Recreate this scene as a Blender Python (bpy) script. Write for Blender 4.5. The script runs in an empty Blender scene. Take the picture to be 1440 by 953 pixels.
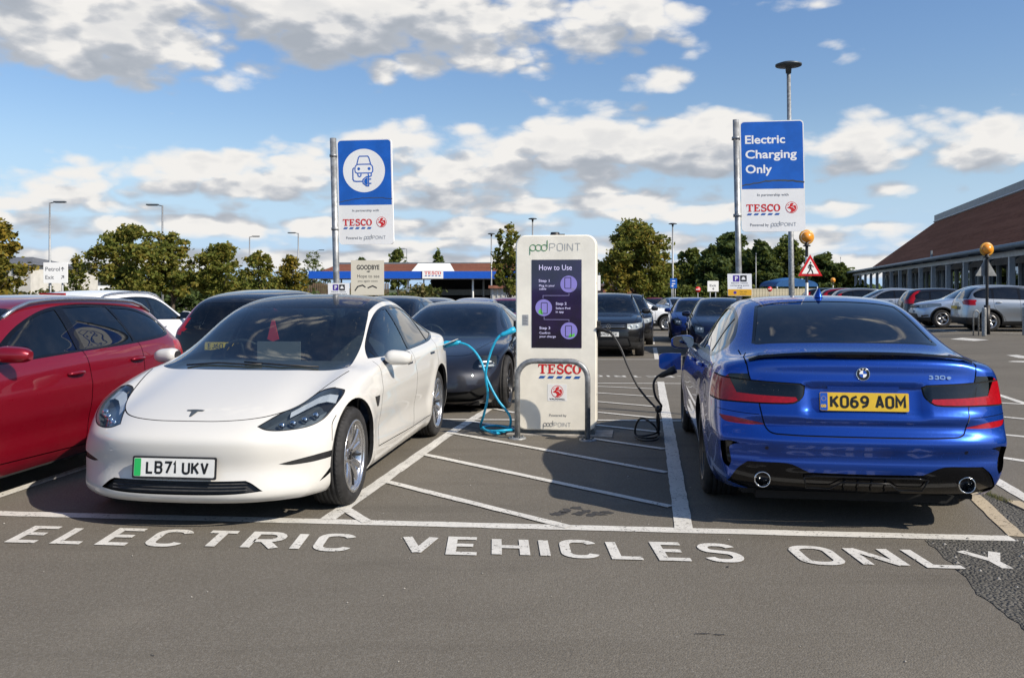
import bpy, bmesh, math, random
import numpy as np
from mathutils import Vector, Matrix
from mathutils.bvhtree import BVHTree
from math import sin, cos, pi, radians, atan2, sqrt, hypot

C = bpy.context.scene.collection
SC = bpy.context.scene
# ------------------------------------------------------------------ camera
cam_d = bpy.data.cameras.new('camera')
cam = bpy.data.objects.new('camera', cam_d); C.objects.link(cam)
cam.location = (0, 0, 1.5); cam.rotation_euler = (radians(90), 0, 0)
cam_d.sensor_width = 36; cam_d.lens = 31.25; cam_d.shift_y = -0.0497
cam_d.clip_start = 0.05; cam_d.clip_end = 3000
SC.camera = cam
SC.view_settings.view_transform = 'Standard'; SC.view_settings.look = 'None'
SC.view_settings.exposure = EXPO = 0.62
SC.view_settings.gamma = 1.0
# ------------------------------------------------------------------ sun and sky
SUNV = Vector((1.1, -0.68, 1.0)).normalized()          # towards the sun
sun_d = bpy.data.lights.new('sun', 'SUN'); sun_d.energy = 3.9; sun_d.angle = radians(0.5)
sun_d.color = (1.0, 0.91, 0.78)
sun = bpy.data.objects.new('sun', sun_d); C.objects.link(sun)
sun.rotation_euler = SUNV.to_track_quat('Z', 'Y').to_euler(); sun.location = (20, -8, 30)

def newmat(name):
    m = bpy.data.materials.new(name); m.use_nodes = True
    nt = m.node_tree; nt.nodes.clear()
    return m, nt, nt.nodes, nt.links

class NB:
    """small helper to write node graphs"""
    def __init__(s, nt): s.nt, s.N, s.L = nt, nt.nodes, nt.links
    def put(s, sock, v):
        if v is None: return
        if hasattr(v, 'is_output') or isinstance(v, bpy.types.NodeSocket): s.L.new(v, sock)
        else: sock.default_value = v
    def math(s, op, a, b=None, c=None, clamp=False):
        n = s.N.new('ShaderNodeMath'); n.operation = op; n.use_clamp = clamp
        for i, v in enumerate((a, b, c)):
            if v is not None: s.put(n.inputs[i], v)
        return n.outputs[0]
    def vmath(s, op, a, b=None, out=0):
        n = s.N.new('ShaderNodeVectorMath'); n.operation = op
        s.put(n.inputs[0], a)
        if b is not None: s.put(n.inputs['Scale'] if op == 'SCALE' else n.inputs[1], b)
        return n.outputs['Value'] if op in ('LENGTH', 'DOT_PRODUCT', 'DISTANCE') else n.outputs[0]
    def smooth(s, v, a, b, lo=0.0, hi=1.0):
        n = s.N.new('ShaderNodeMapRange'); n.interpolation_type = 'SMOOTHSTEP'
        s.put(n.inputs['Value'], v); s.put(n.inputs['From Min'], a); s.put(n.inputs['From Max'], b)
        s.put(n.inputs['To Min'], lo); s.put(n.inputs['To Max'], hi); return n.outputs[0]
    def lin(s, v, a, b, lo=0.0, hi=1.0):
        n = s.N.new('ShaderNodeMapRange')
        s.put(n.inputs['Value'], v); s.put(n.inputs['From Min'], a); s.put(n.inputs['From Max'], b)
        s.put(n.inputs['To Min'], lo); s.put(n.inputs['To Max'], hi); return n.outputs[0]
    def noise(s, vec, scale, detail=4, rough=0.55, dist=0.0, out=0):
        n = s.N.new('ShaderNodeTexNoise'); s.put(n.inputs['Vector'], vec)
        n.inputs['Scale'].default_value = scale; n.inputs['Detail'].default_value = detail
        n.inputs['Roughness'].default_value = rough; n.inputs['Distortion'].default_value = dist
        return n.outputs[out]
    def voro(s, vec, scale, feature='F1', out=0, rnd=1.0):
        n = s.N.new('ShaderNodeTexVoronoi'); n.feature = feature; s.put(n.inputs['Vector'], vec)
        n.inputs['Scale'].default_value = scale; n.inputs['Randomness'].default_value = rnd
        return n.outputs[out]
    def mix(s, f, a, b, mode='MIX'):
        n = s.N.new('ShaderNodeMix'); n.data_type = 'RGBA'; n.blend_type = mode; n.clamp_factor = True
        s.put(n.inputs[0], f)
        s.put(n.inputs[6], a if not isinstance(a, tuple) else tuple(a) + (1,) * (4 - len(a)))
        s.put(n.inputs[7], b if not isinstance(b, tuple) else tuple(b) + (1,) * (4 - len(b)))
        return n.outputs[2]
    def ramp(s, v, stops):
        n = s.N.new('ShaderNodeValToRGB'); s.put(n.inputs[0], v); e = n.color_ramp.elements
        while len(e) > 1: e.remove(e[0])
        e[0].position = stops[0][0]; e[0].color = tuple(stops[0][1]) + (1,)
        for p, c in stops[1:]:
            q = e.new(p); q.color = tuple(c) + (1,)
        return n.outputs[0]
    def sep(s, v):
        n = s.N.new('ShaderNodeSeparateXYZ'); s.put(n.inputs[0], v); return n.outputs
    def comb(s, x, y, z):
        n = s.N.new('ShaderNodeCombineXYZ')
        for i, v in enumerate((x, y, z)): s.put(n.inputs[i], v)
        return n.outputs[0]
    def bump(s, h, strength=0.3, dist=0.01, normal=None):
        n = s.N.new('ShaderNodeBump'); n.inputs['Strength'].default_value = strength
        n.inputs['Distance'].default_value = dist; s.put(n.inputs['Height'], h)
        if normal is not None: s.put(n.inputs['Normal'], normal)
        return n.outputs[0]
    def node(s, t, **kw):
        n = s.N.new(t)
        for k, v in kw.items(): setattr(n, k, v)
        return n

world = bpy.data.worlds.new('World'); SC.world = world; world.use_nodes = True
wt = world.node_tree; wt.nodes.clear(); B = NB(wt)
SKYS = 0.085
sky = B.node('ShaderNodeTexSky', sky_type='NISHITA', sun_disc=False)
sky.sun_elevation = math.asin(SUNV.z); sky.sun_rotation = atan2(SUNV.x, SUNV.y)
sky.altitude = 50; sky.air_density = 1.0; sky.dust_density = 0.8; sky.ozone_density = 1.6

# cloud field as a node group: direction (unit vector) -> density
g = bpy.data.node_groups.new('cloud_density', 'ShaderNodeTree')
g.interface.new_socket('dir', in_out='INPUT', socket_type='NodeSocketVector')
g.interface.new_socket('density', in_out='OUTPUT', socket_type='NodeSocketFloat')
G_ = NB(g); gi = g.nodes.new('NodeGroupInput'); go = g.nodes.new('NodeGroupOutput')
d = gi.outputs[0]
sx, sy, sz = G_.sep(d)
az = G_.math('ARCTAN2', sx, sy); el = G_.math('ARCSINE', sz)
ae = G_.comb(az, el, 0.0)
def ae_of(px, py):
    x = (px - 720) / 1250; z = (405 - py) / 1250
    return atan2(x, 1), math.atan(z / sqrt(1 + x * x))
# (px, py, rx, ry, weight): heaps of cloud, as angles in the sky
CL = [(130, 30, 280, 95, 1.0), (300, 95, 120, 36, .6), (520, 5, 400, 100, 1.0), (840, 30, 140, 66, .85), (650, 60, 160, 40, .6), (790, 85, 60, 22, .45),
      (935, 112, 85, 28, .6), (965, 88, 32, 22, .35), (1072, 113, 30, 20, .5), (1172, 62, 26, 11, .4), (1080, 8, 190, 14, .4),
      (330, 245, 240, 46, .85), (90, 262, 150, 34, .75), (570, 208, 120, 42, .8), (720, 222, 190, 56, .9), (840, 205, 160, 62, .9),
      (985, 205, 150, 62, .9), (1290, 200, 240, 52, .92), (1250, 268, 80, 20, .55), (1335, 268, 40, 17, .45), (470, 292, 190, 16, .4),
      (600, 268, 460, 28, .62), (1100, 262, 110, 14, .4), (90, 310, 260, 20, .45), (560, 118, 70, 10, .25), (180, 318, 420, 24, .80), (560, 322, 330, 20, .74), (1010, 300, 320, 18, .66), (900, 345, 560, 20, .78), (1200, 325, 240, 18, .66), (400, 366, 800, 20, .85), (1100, 372, 640, 18, .8),
      (20, 205, 120, 12, .5), (720, 285, 330, 20, .74), (815, 150, 80, 20, .62), (90, 290, 230, 18, .7)]
tot = None
for (px, py, rx, ry, w) in CL:
    a, e = ae_of(px, py); ra = rx / 1250 * cos(a) ** 2; re = ry / 1250 * cos(a)
    v = G_.vmath('SUBTRACT', ae, (a, e, 0.0)); v = G_.vmath('MULTIPLY', v, (1 / ra, 1 / re, 0.0))
    r = G_.vmath('LENGTH', v)
    m = G_.smooth(r, 1.45, 0.25, 0.0, w)
    tot = m if tot is None else G_.math('MAXIMUM', tot, m)
# outside the frame the sky goes on with the same kind of broken cumulus
p = G_.vmath('MULTIPLY', d, (1, 1, 2.6))
gen = G_.noise(p, 2.3, 3, .5); gen = G_.smooth(gen, .56, .74, 0.0, .66)
inside = G_.math('MULTIPLY', G_.smooth(G_.math('ABSOLUTE', az), .50, .72, 1.0, 0.0), G_.smooth(el, .30, .42, 1.0, 0.0))
tot = G_.math('ADD', G_.math('MULTIPLY', tot, inside), G_.math('MULTIPLY', gen, G_.math('SUBTRACT', 1.0, inside)))
sc_ = G_.lin(el, 0.0, .30, 1.0, 1.0)
p2 = G_.vmath('MULTIPLY', d, (1, 1, 2.1))
n1 = G_.noise(p2, 8.5, 9, .60, .15)
n2 = G_.noise(G_.vmath('MULTIPLY', d, (1, 1, 5.0)), 9.0, 6, .6)
low = G_.smooth(el, .02, .11, 1.0, 0.0)
nn = G_.math('ADD', G_.math('MULTIPLY', n1, G_.math('SUBTRACT', 1.0, G_.math('MULTIPLY', low, .5))), G_.math('MULTIPLY', n2, G_.math('MULTIPLY', low, .5)))
wp = G_.vmath('ADD', p2, G_.vmath('SCALE', G_.vmath('SUBTRACT', G_.noise(p2, 14.0, 3, .5, out=1), (.5, .5, .5)), .045))
puff = G_.math('ADD', G_.math('MULTIPLY', G_.voro(wp, 17.0), -.85), G_.math('MULTIPLY', G_.voro(wp, 41.0), -.42))
den = G_.math('ADD', G_.math('SUBTRACT', G_.math('MULTIPLY', tot, 1.35), -0.13), G_.math('MULTIPLY', G_.math('SUBTRACT', nn, .5), 1.75))
den = G_.math('ADD', den, puff)
g.links.new(den, go.inputs[0])

geo = B.node('ShaderNodeTexCoord')
dirv = B.vmath('NORMALIZE', geo.outputs['Generated'])
def dens(v):
    n = wt.nodes.new('ShaderNodeGroup'); n.node_tree = g; wt.links.new(v, n.inputs[0]); return n.outputs[0]
d0 = dens(dirv)
d1 = dens(B.vmath('NORMALIZE', B.vmath('ADD', dirv, (0.012, 0.0, 0.030))))
sxyz = B.sep(dirv)
fade = B.smooth(sxyz[2], -0.01, 0.05, 0.35, 1.0)
alpha = B.smooth(d0, -0.08, 0.50)
alpha = B.math('MULTIPLY', alpha, B.smooth(sxyz[2], -.02, .03, .75, 1.0))
thick = B.smooth(d0, 0.15, 1.05)
lit = B.math('SUBTRACT', d0, d1)
lit = B.smooth(lit, -0.40, 0.40)
shade = B.math('SUBTRACT', B.math('ADD', B.math('MULTIPLY', lit, 1.0), .20), B.math('MULTIPLY', thick, .33), clamp=False)
shade = B.math('ADD', shade, B.math('MULTIPLY', B.math('SUBTRACT', B.noise(B.vmath('MULTIPLY', dirv, (1, 1, 3.0)), 6.0, 6, .6), .5), .7))
shade = B.math('MAXIMUM', B.math('MINIMUM', shade, 1.0), 0.0)
CLD = 1.0 / SKYS
ccol = B.ramp(shade, [(0.0, (.42, .46, .52)), (0.35, (.53, .56, .61)), (.7, (.70, .71, .73)), (1.0, (.94, .92, .89))])
CLK = 0.62
ccol = B.vmath('SCALE', ccol, CLD * CLK)
# haze whitens the clear sky towards the horizon
skyc = sky.outputs[0]
tint = B.mix(B.smooth(sxyz[2], 0.0, .35), (1.0, 1.0, 1.0), (.80, .95, 1.12))
skyc = B.mix(1.0, skyc, tint, 'MULTIPLY')
skyc = B.mix(B.smooth(sxyz[2], .20, .0, 0.0, .92), skyc, (.31 * CLD, .44 * CLD, .61 * CLD))
final = B.mix(alpha, skyc, ccol)
bg = B.node('ShaderNodeBackground'); bg.inputs[1].default_value = SKYS
wt.links.new(final, bg.inputs[0]); world.cycles.sampling_method = 'MANUAL'; world.cycles.sample_map_resolution = 256
wo = B.node('ShaderNodeOutputWorld'); wt.links.new(bg.outputs[0], wo.inputs[0])

# ------------------------------------------------------------------ object helpers
def tag(o, label=None, cat=None, group=None, kind=None):
    if label: o['label'] = label
    if cat: o['category'] = cat
    if group: o['group'] = group
    if kind: o['kind'] = kind
    return o
def empty(name, loc=(0, 0, 0), rz=0.0, label=None, cat=None, group=None):
    o = bpy.data.objects.new(name, None); C.objects.link(o); o.empty_display_size = .2
    o.location = loc; o.rotation_euler = (0, 0, rz); return tag(o, label, cat, group)
def copy_tree(o, parent=None):
    c = o.copy(); C.objects.link(c); c.parent = parent
    for ch in list(o.children): copy_tree(ch, c)
    return c
class MB:
    def __init__(s): s.v = []; s.f = []; s.m = []; s.sm = []
    def add(s, vs, fs, mi=0, smooth=False):
        o = len(s.v); s.v.extend([tuple(q) for q in vs])
        for f in fs: s.f.append(tuple(i + o for i in f)); s.m.append(mi); s.sm.append(smooth)
    def box(s, c, d, mi=0, rz=0.0):
        cx, cy, cz = c; hx, hy, hz = d[0] / 2, d[1] / 2, d[2] / 2
        co, si = cos(rz), sin(rz); vs = []
        for z in (-hz, hz):
            for x, y in ((-hx, -hy), (hx, -hy), (hx, hy), (-hx, hy)):
                vs.append((cx + x * co - y * si, cy + x * si + y * co, cz + z))
        s.add(vs, [(0, 3, 2, 1), (4, 5, 6, 7), (0, 1, 5, 4), (1, 2, 6, 5), (2, 3, 7, 6), (3, 0, 4, 7)], mi)
    def tube(s, pts, r, n=10, mi=0, caps=True, rs=None):
        pts = [Vector(p) for p in pts]; rings = []
        t0 = (pts[1] - pts[0]).normalized()
        up = Vector((0, 0, 1)) if abs(t0.z) < .9 else Vector((1, 0, 0))
        a = t0.cross(up).normalized(); vs = []
        for i, p in enumerate(pts):
            t = (pts[min(i + 1, len(pts) - 1)] - pts[max(i - 1, 0)]).normalized()
            a = (a - t * a.dot(t)).normalized(); b = t.cross(a)
            rr = rs[i] if rs else r
            for k in range(n):
                q = 2 * pi * k / n; vs.append(p + (a * cos(q) + b * sin(q)) * rr)
        fs = [(i * n + k, i * n + (k + 1) % n, (i + 1) * n + (k + 1) % n, (i + 1) * n + k) for i in range(len(pts) - 1) for k in range(n)]
        s.add(vs, fs, mi, True)
        if caps:
            o = len(s.v) - len(vs)
            s.f.append(tuple(o + k for k in range(n))[::-1]); s.m.append(mi); s.sm.append(False)
            s.f.append(tuple(len(s.v) - n + k for k in range(n))); s.m.append(mi); s.sm.append(False)
    def lathe(s, prof, n=32, mi=0, axis='z', c=(0, 0, 0), smooth=True, a0=0, a1=2 * pi):
        vs = []; full = abs(a1 - a0 - 2 * pi) < 1e-6; m = n if full else n + 1
        for k in range(m):
            q = a0 + (a1 - a0) * k / n
            for (r, h) in prof:
                if axis == 'z': p = (c[0] + r * cos(q), c[1] + r * sin(q), c[2] + h)
                elif axis == 'y': p = (c[0] + r * cos(q), c[1] + h, c[2] + r * sin(q))
                else: p = (c[0] + h, c[1] + r * cos(q), c[2] + r * sin(q))
                vs.append(p)
        P_ = len(prof)
        fs = [(k * P_ + i, ((k + 1) % m) * P_ + i, ((k + 1) % m) * P_ + i + 1, k * P_ + i + 1) for k in range(n) for i in range(P_ - 1)]
        s.add(vs, fs, mi, smooth)
    def prism(s, poly, fr, d, mi=0, both=True):
        """poly in 2D, fr maps (u,v,w)->3D ; thickness from w=0 to w=d"""
        n = len(poly)
        vs = [fr(u, v, 0) for u, v in poly] + [fr(u, v, d) for u, v in poly]
        fs = [tuple(range(n, 2 * n))] + [(i, (i + 1) % n, n + (i + 1) % n, n + i) for i in range(n)]
        if both: fs.append(tuple(range(n))[::-1])
        s.add(vs, fs, mi)
    def build(s, name, mats, parent=None, loc=None, rz=0.0, recalc=False):
        me = bpy.data.meshes.new(name); me.from_pydata(s.v, [], s.f)
        mats = mats if isinstance(mats, (list, tuple)) else [mats]
        for m in mats: me.materials.append(m)
        me.polygons.foreach_set('material_index', s.m); me.polygons.foreach_set('use_smooth', s.sm)
        if recalc:
            bm = bmesh.new(); bm.from_mesh(me); bmesh.ops.recalc_face_normals(bm, faces=bm.faces); bm.to_mesh(me); bm.free()
        me.update()
        o = bpy.data.objects.new(name, me); C.objects.link(o)
        if parent: o.parent = parent
        if loc: o.location = loc
        o.rotation_euler.z = rz
        return o
def sstep(a, b, x):
    t = min(1, max(0, (x - a) / (b - a))); return t * t * (3 - 2 * t)
def gz(X, Y):
    """height of the tarmac: the car park falls away gently beyond the first row"""
    s = 1 - sstep(8 + .1 * Y, 13 + .1 * Y, X)
    return -(0.018 * (min(max(Y, 9), 22.6) - 9) + .010 * (min(max(Y, 22.6), 130) - 22.6)) * s
def G(px, py, h=0.0):
    """picture position of a point standing h above the tarmac -> place in the world"""
    Y = 1875 / max(py - 405, 1)
    for _ in range(20):
        X = (px - 720) / 1250 * Y; Y = (1.5 - h - gz(X, Y)) * 1250 / max(py - 405, 1)
    return X, Y
def at(px, Y): return (px - 720) / 1250 * Y
AX = radians(8.3)                         # the bays run 8 degrees to the right of the view
BR = Vector((cos(AX), -sin(AX), 0)); BF = Vector((sin(AX), cos(AX), 0))
# ------------------------------------------------------------------ materials
M = {}
def out(nt, sh): o = nt.nodes.new('ShaderNodeOutputMaterial'); nt.links.new(sh, o.inputs[0])
def pmat(name, col, rough=.5, metal=0.0, var=0.0, scale=20, coat=0.0, spec=.5, bump=0.0, bscale=200, emit=None):
    m, nt, N, L = newmat(name); b = NB(nt)
    p = N.new('ShaderNodeBsdfPrincipled'); p.inputs['Roughness'].default_value = rough
    p.inputs['Metallic'].default_value = metal; p.inputs['Coat Weight'].default_value = coat
    p.inputs['Coat Roughness'].default_value = .04
    p.inputs['Specular IOR Level'].default_value = spec
    tc = N.new('ShaderNodeTexCoord').outputs['Object']
    if var:
        n = b.noise(tc, scale, 5); f = b.smooth(n, .35, .7)
        c = b.mix(f, tuple(x * (1 - var) for x in col), tuple(min(1, x * (1 + var)) for x in col)); L.new(c, p.inputs['Base Color'])
    else: p.inputs['Base Color'].default_value = tuple(col) + (1,)
    if bump: L.new(b.bump(b.noise(tc, bscale, 3), bump, .004), p.inputs['Normal'])
    if emit: p.inputs['Emission Color'].default_value = tuple(col) + (1,); p.inputs['Emission Strength'].default_value = emit
    out(nt, p.outputs[0]); M[name] = m; return m
def paint(name, col, metal=.25, rough=.32, coat=1.0, dust=.06, flake=0.0, dcol=(.30, .26, .21)):
    """clear-coated car paint with a film of road dust; the back of the panel is dark trim"""
    m, nt, N, L = newmat(name); b = NB(nt)
    p = N.new('ShaderNodeBsdfPrincipled')
    tc = N.new('ShaderNodeTexCoord').outputs['Object']; z = b.sep(tc)[2]
    n = b.noise(tc, 3.5, 6, .65); n2 = b.noise(tc, 60, 3)
    dz = b.smooth(z, .75, .15, 0.0, 1.0)
    df = b.math('MULTIPLY', b.math('ADD', b.math('MULTIPLY', dz, .8), .2), b.smooth(n, .38, .75, .25, 1.0))
    df = b.math('MULTIPLY', df, dust * 3.0, clamp=True)
    c = b.mix(df, col, dcol)
    L.new(c, p.inputs['Base Color'])
    p.inputs['Metallic'].default_value = metal
    L.new(b.math('ADD', rough, b.math('MULTIPLY', n2, .08)), p.inputs['Roughness'])
    p.inputs['Coat Weight'].default_value = coat
    L.new(b.math('ADD', .015, b.math('MULTIPLY', df, .5)), p.inputs['Coat Roughness'])
    p.inputs['Coat IOR'].default_value = 1.48; p.inputs['Specular IOR Level'].default_value = .12 if metal < .3 else .3
    q = N.new('ShaderNodeBsdfPrincipled'); q.inputs['Base Color'].default_value = (.018, .018, .02, 1); q.inputs['Roughness'].default_value = .8
    ge = N.new('ShaderNodeNewGeometry'); mx = N.new('ShaderNodeMixShader')
    L.new(ge.outputs['Backfacing'], mx.inputs[0]); L.new(p.outputs[0], mx.inputs[1]); L.new(q.outputs[0], mx.inputs[2])
    out(nt, mx.outputs[0]); M[name] = m; return m
def glass(name, tint, tr=1.0, ior=1.5, rough=0.0):
    m, nt, N, L = newmat(name); b = NB(nt)
    t = N.new('ShaderNodeBsdfTransparent'); t.inputs[0].default_value = tuple(x * tr for x in tint) + (1,)
    g_ = N.new('ShaderNodeBsdfGlossy'); g_.inputs['Roughness'].default_value = .012 + rough; g_.inputs[0].default_value = (1, 1, 1, 1)
    tc = N.new('ShaderNodeTexCoord').outputs['Object']
    dsty = N.new('ShaderNodeBsdfDiffuse'); dsty.inputs[0].default_value = (.42, .40, .36, 1)
    lw = N.new('ShaderNodeFresnel'); L.new(b.lin(N.new('ShaderNodeNewGeometry').outputs['Backfacing'], 0.0, 1.0, ior, 1 / ior), lw.inputs[0])
    f = b.math('ADD', b.math('MULTIPLY', lw.outputs[0], 1.3), .015, clamp=True)
    mx = N.new('ShaderNodeMixShader'); L.new(f, mx.inputs[0]); L.new(t.outputs[0], mx.inputs[1]); L.new(g_.outputs[0], mx.inputs[2])
    m2 = N.new('ShaderNodeMixShader'); L.new(b.math('MULTIPLY', b.smooth(b.noise(tc, 5, 6, .7), .4, .8), .02), m2.inputs[0])
    L.new(mx.outputs[0], m2.inputs[1]); L.new(dsty.outputs[0], m2.inputs[2])
    out(nt, m2.outputs[0]); M[name] = m; return m
paint('white_paint', (.60, .588, .555), 0.0, .30, .9, .06, dcol=(.42, .37, .30))
paint('blue_paint', (.005, .055, .34), .62, .22, 1.0, .003)
paint('red_paint', (.20, .002, .012), .35, .25, 1.0, .012)
paint('dark_grey_paint', (.012, .014, .022), .2, .35, 1.0, .008)
paint('black_paint', (.004, .0045, .006), .0, .4, 1.0, .012)
paint('navy_paint', (.004, .008, .032), .2, .35, 1.0, .01)
paint('royal_blue_paint', (.006, .03, .18), .4, .3, 1.0, .01)
paint('silver_paint', (.42, .45, .48), .75, .3, 1.0, .03)
paint('pale_silver_paint', (.44, .52, .64), .6, .3, 1.0, .03)
paint('grey_paint', (.16, .17, .18), .6, .3, 1.0, .03)
paint('gloss_black', (.004, .004, .005), 0, .2, .55, .0)
paint('bright_white_paint', (.82, .83, .84), 0.0, .3, .8, .03)
glass('clear_glass', (.66, .76, .74))
glass('tinted_glass', (.10, .12, .125))
glass('dark_glass', (.030, .038, .050))
glass('lens_glass', (.86, .90, .93))
glass('smoked_lens', (.10, .10, .11), ior=1.4)
pmat('red_lens', (.33, .003, .009), .25, 0, .12, 60, coat=.6, spec=.2)
pmat('dark_red_lens', (.10, .004, .008), .15, 0, .1, 60, coat=1.0)
pmat('amber_lens', (.75, .22, .02), .2, coat=.6)
pmat('black_plastic', (.016, .016, .017), .5, 0, .25, 30, bump=.15, bscale=400)
pmat('grey_plastic', (.045, .046, .048), .6, 0, .2, 30, bump=.15, bscale=400)
pmat('gap_black', (.004, .004, .004), .9)
pmat('well_black', (.008, .008, .008), .95)
pmat('rubber', (.019, .018, .018), .78, 0, .35, 14, bump=.2, bscale=90)
pmat('alloy', (.50, .50, .51), .3, .85, .12, 12)
pmat('bright_alloy', (.62, .62, .63), .22, .9, .08, 12)
pmat('dark_alloy', (.025, .025, .027), .3, .5)
pmat('chrome', (.70, .71, .72), .08, 1.0)
pmat('lamp_silver', (.62, .63, .62), .25, .3)
pmat('mirror_silver', (.22, .23, .25), .03, 1.0)
pmat('brake_steel', (.30, .29, .28), .4, .9)
pmat('seat_cloth', (.045, .045, .05), .85, 0, .2, 20)
pmat('light_trim', (.32, .32, .31), .7)
pmat('screen_black', (.012, .013, .016), .12, coat=1)
pmat('plate_white', (.72, .72, .69), .35, 0, .04, 20)
pmat('plate_yellow', (.72, .46, .03), .35, 0, .04, 20)
pmat('plate_black', (.008, .008, .008), .4)
pmat('plate_green', (.02, .42, .10), .4)
pmat('plate_blue', (.01, .08, .42), .4)
pmat('flat_white', (.88, .87, .84), .45)
pmat('pole_steel', (.30, .31, .315), .5, .55, .28, 18, bump=.1, bscale=60)
pmat('dark_steel', (.085, .10, .11), .5, .4, .2, 8)
pmat('sign_blue', (.010, .115, .50), .38, 0, .10, 5)
pmat('sign_white', (.88, .87, .84), .42, 0, .03, 3)
pmat('sign_back', (.28, .29, .29), .55, .3, .15, 6)
pmat('print_black', (.015, .015, .017), .5)
pmat('print_grey', (.13, .13, .14), .5)
pmat('print_light', (.36, .37, .38), .5)
pmat('print_red', (.62, .018, .020), .5)
pmat('print_blue', (.015, .10, .38), .5)
pmat('print_green', (.05, .24, .07), .5)
pmat('print_yellow', (.80, .42, .02), .5)
pmat('print_purple', (.07, .03, .30), .5)
pmat('charger_shell', (.90, .85, .73), .38, 0, .07, 3.5, coat=.25)
pmat('charger_side', (.50, .485, .43), .5)
pmat('cable_blue', (.01, .34, .55), .42, 0, .12, 30)
pmat('cable_black', (.012, .012, .013), .5)
pmat('concrete', (.30, .28, .25), .9, 0, .25, 9, bump=.4, bscale=60)
pmat('amber_globe', (.85, .30, .02), .3, 0, .08, 6, coat=.5)
pmat('amber_rim', (.62, .30, .03), .4, coat=.3)
pmat('sign_red', (.60, .012, .018), .4)
pmat('plastic_white', (.72, .72, .70), .5)
pmat('bark', (.075, .058, .042), .95, 0, .35, 6, bump=.6, bscale=30)
pmat('brick', (.24, .10, .065), .9, 0, .3, 2)
pmat('render_cream', (.52, .50, .45), .85, 0, .1, 1)
pmat('slate', (.11, .115, .125), .8, 0, .2, 2)
pmat('steel_frame', (.50, .52, .54), .45, .2, .1, 3)
pmat('ridge_grey', (.19, .225, .25), .5, .3, .12, 2)
pmat('dark_inside', (.012, .012, .014), .9)
pmat('canopy_blue', (.006, .09, .50), .45, 0, .04, 2)
pmat('blue_tent', (.02, .11, .30), .55, 0, .1, 2)
pmat('timber_brown', (.13, .085, .05), .8, 0, .3, 4)
pmat('fence_cream', (.55, .50, .36), .8, 0, .15, 2)
pmat('helper_red', (.45, .02, .03), .6)

def screen_mat():
    m, nt, N, L = newmat('screen_purple'); b = NB(nt)
    tc = N.new('ShaderNodeTexCoord').outputs['Object']; n = b.noise(tc, 1.6, 3)
    c = b.mix(b.smooth(n, .35, .65), (.005, .0025, .014), (.016, .005, .052))
    p = N.new('ShaderNodeBsdfPrincipled'); p.inputs['Roughness'].default_value = .07; p.inputs['Coat Weight'].default_value = 1
    L.new(c, p.inputs['Base Color']); L.new(c, p.inputs['Emission Color']); p.inputs['Emission Strength'].default_value = .16
    out(nt, p.outputs[0]); M['screen_purple'] = m
screen_mat()
pmat('screen_lilac', (.22, .19, .50), .3, emit=.16)
pmat('screen_text', (.55, .52, .75), .3, emit=.32)
pmat('screen_line', (.20, .18, .34), .3, emit=.2)
pmat('screen_green', (.10, .45, .06), .3, emit=.2)

def asphalt(name, c0, c1, spk=.10, patch=False):
    m, nt, N, L = newmat(name); b = NB(nt)
    tc = N.new('ShaderNodeTexCoord').outputs['Object']
    big = b.noise(tc, .35, 5, .6); mid = b.noise(tc, 2.6, 6, .65); fine = b.noise(tc, 55, 4, .7)
    st = b.voro(tc, 130 if not patch else 60, out=1); stv = b.sep(st)[0]
    dist = b.voro(tc, 130 if not patch else 60)
    c = b.mix(b.smooth(big, .3, .7), c0, c1)
    c = b.mix(b.math('MULTIPLY', b.smooth(mid, .35, .75), .45), c, tuple(x * .80 for x in c1))
    f = b.smooth(stv, .35, 1.0, -.2, .8)
    c = b.mix(b.math('MULTIPLY', b.math('MAXIMUM', f, 0.0), .30), c, (.30, .285, .255))
    c = b.mix(b.math('MULTIPLY', b.smooth(fine, .62, .40), .30), c, tuple(x * .45 for x in c0))
    lane = b.noise(b.vmath('MULTIPLY', tc, (.22, 1.6, 1)), 1.6, 6, .6, .4)
    c = b.mix(b.math('MULTIPLY', b.smooth(lane, .50, .72), .35), c, tuple(x * .62 for x in c0))
    pale = b.noise(tc, .9, 5, .65); c = b.mix(b.math('MULTIPLY', b.smooth(pale, .55, .8), .30), c, tuple(min(1, x * 1.35) for x in c1))
    # pale grit here and there, dark drips of oil
    gr = b.voro(tc, 7.0, out=0); gc = b.sep(b.voro(tc, 7.0, out=1))[0]
    grit = b.math('MULTIPLY', b.smooth(gr, .045, .025), b.math('GREATER_THAN', gc, .80))
    c = b.mix(b.math('MULTIPLY', grit, .8), c, (.42, .40, .36))
    oil = b.noise(b.vmath('MULTIPLY', tc, (1, 1, 1)), 1.15, 8, .7, 1.2)
    c = b.mix(b.math('MULTIPLY', b.smooth(oil, .66, .74), .55), c, tuple(x * .35 for x in c0))
    p = N.new('ShaderNodeBsdfPrincipled'); L.new(c, p.inputs['Base Color'])
    p.inputs['Roughness'].default_value = .88; p.inputs['Specular IOR Level'].default_value = .3
    h = b.math('ADD', b.math('MULTIPLY', dist, -1.0), b.math('MULTIPLY', fine, .5))
    L.new(b.bump(h, .5 if not patch else 1.0, .005 if not patch else .016), p.inputs['Normal'])
    out(nt, p.outputs[0]); M[name] = m
asphalt('asphalt', (.134, .118, .094), (.162, .144, .116))
asphalt('asphalt_patch', (.088, .083, .072), (.122, .115, .10), patch=True)
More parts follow.
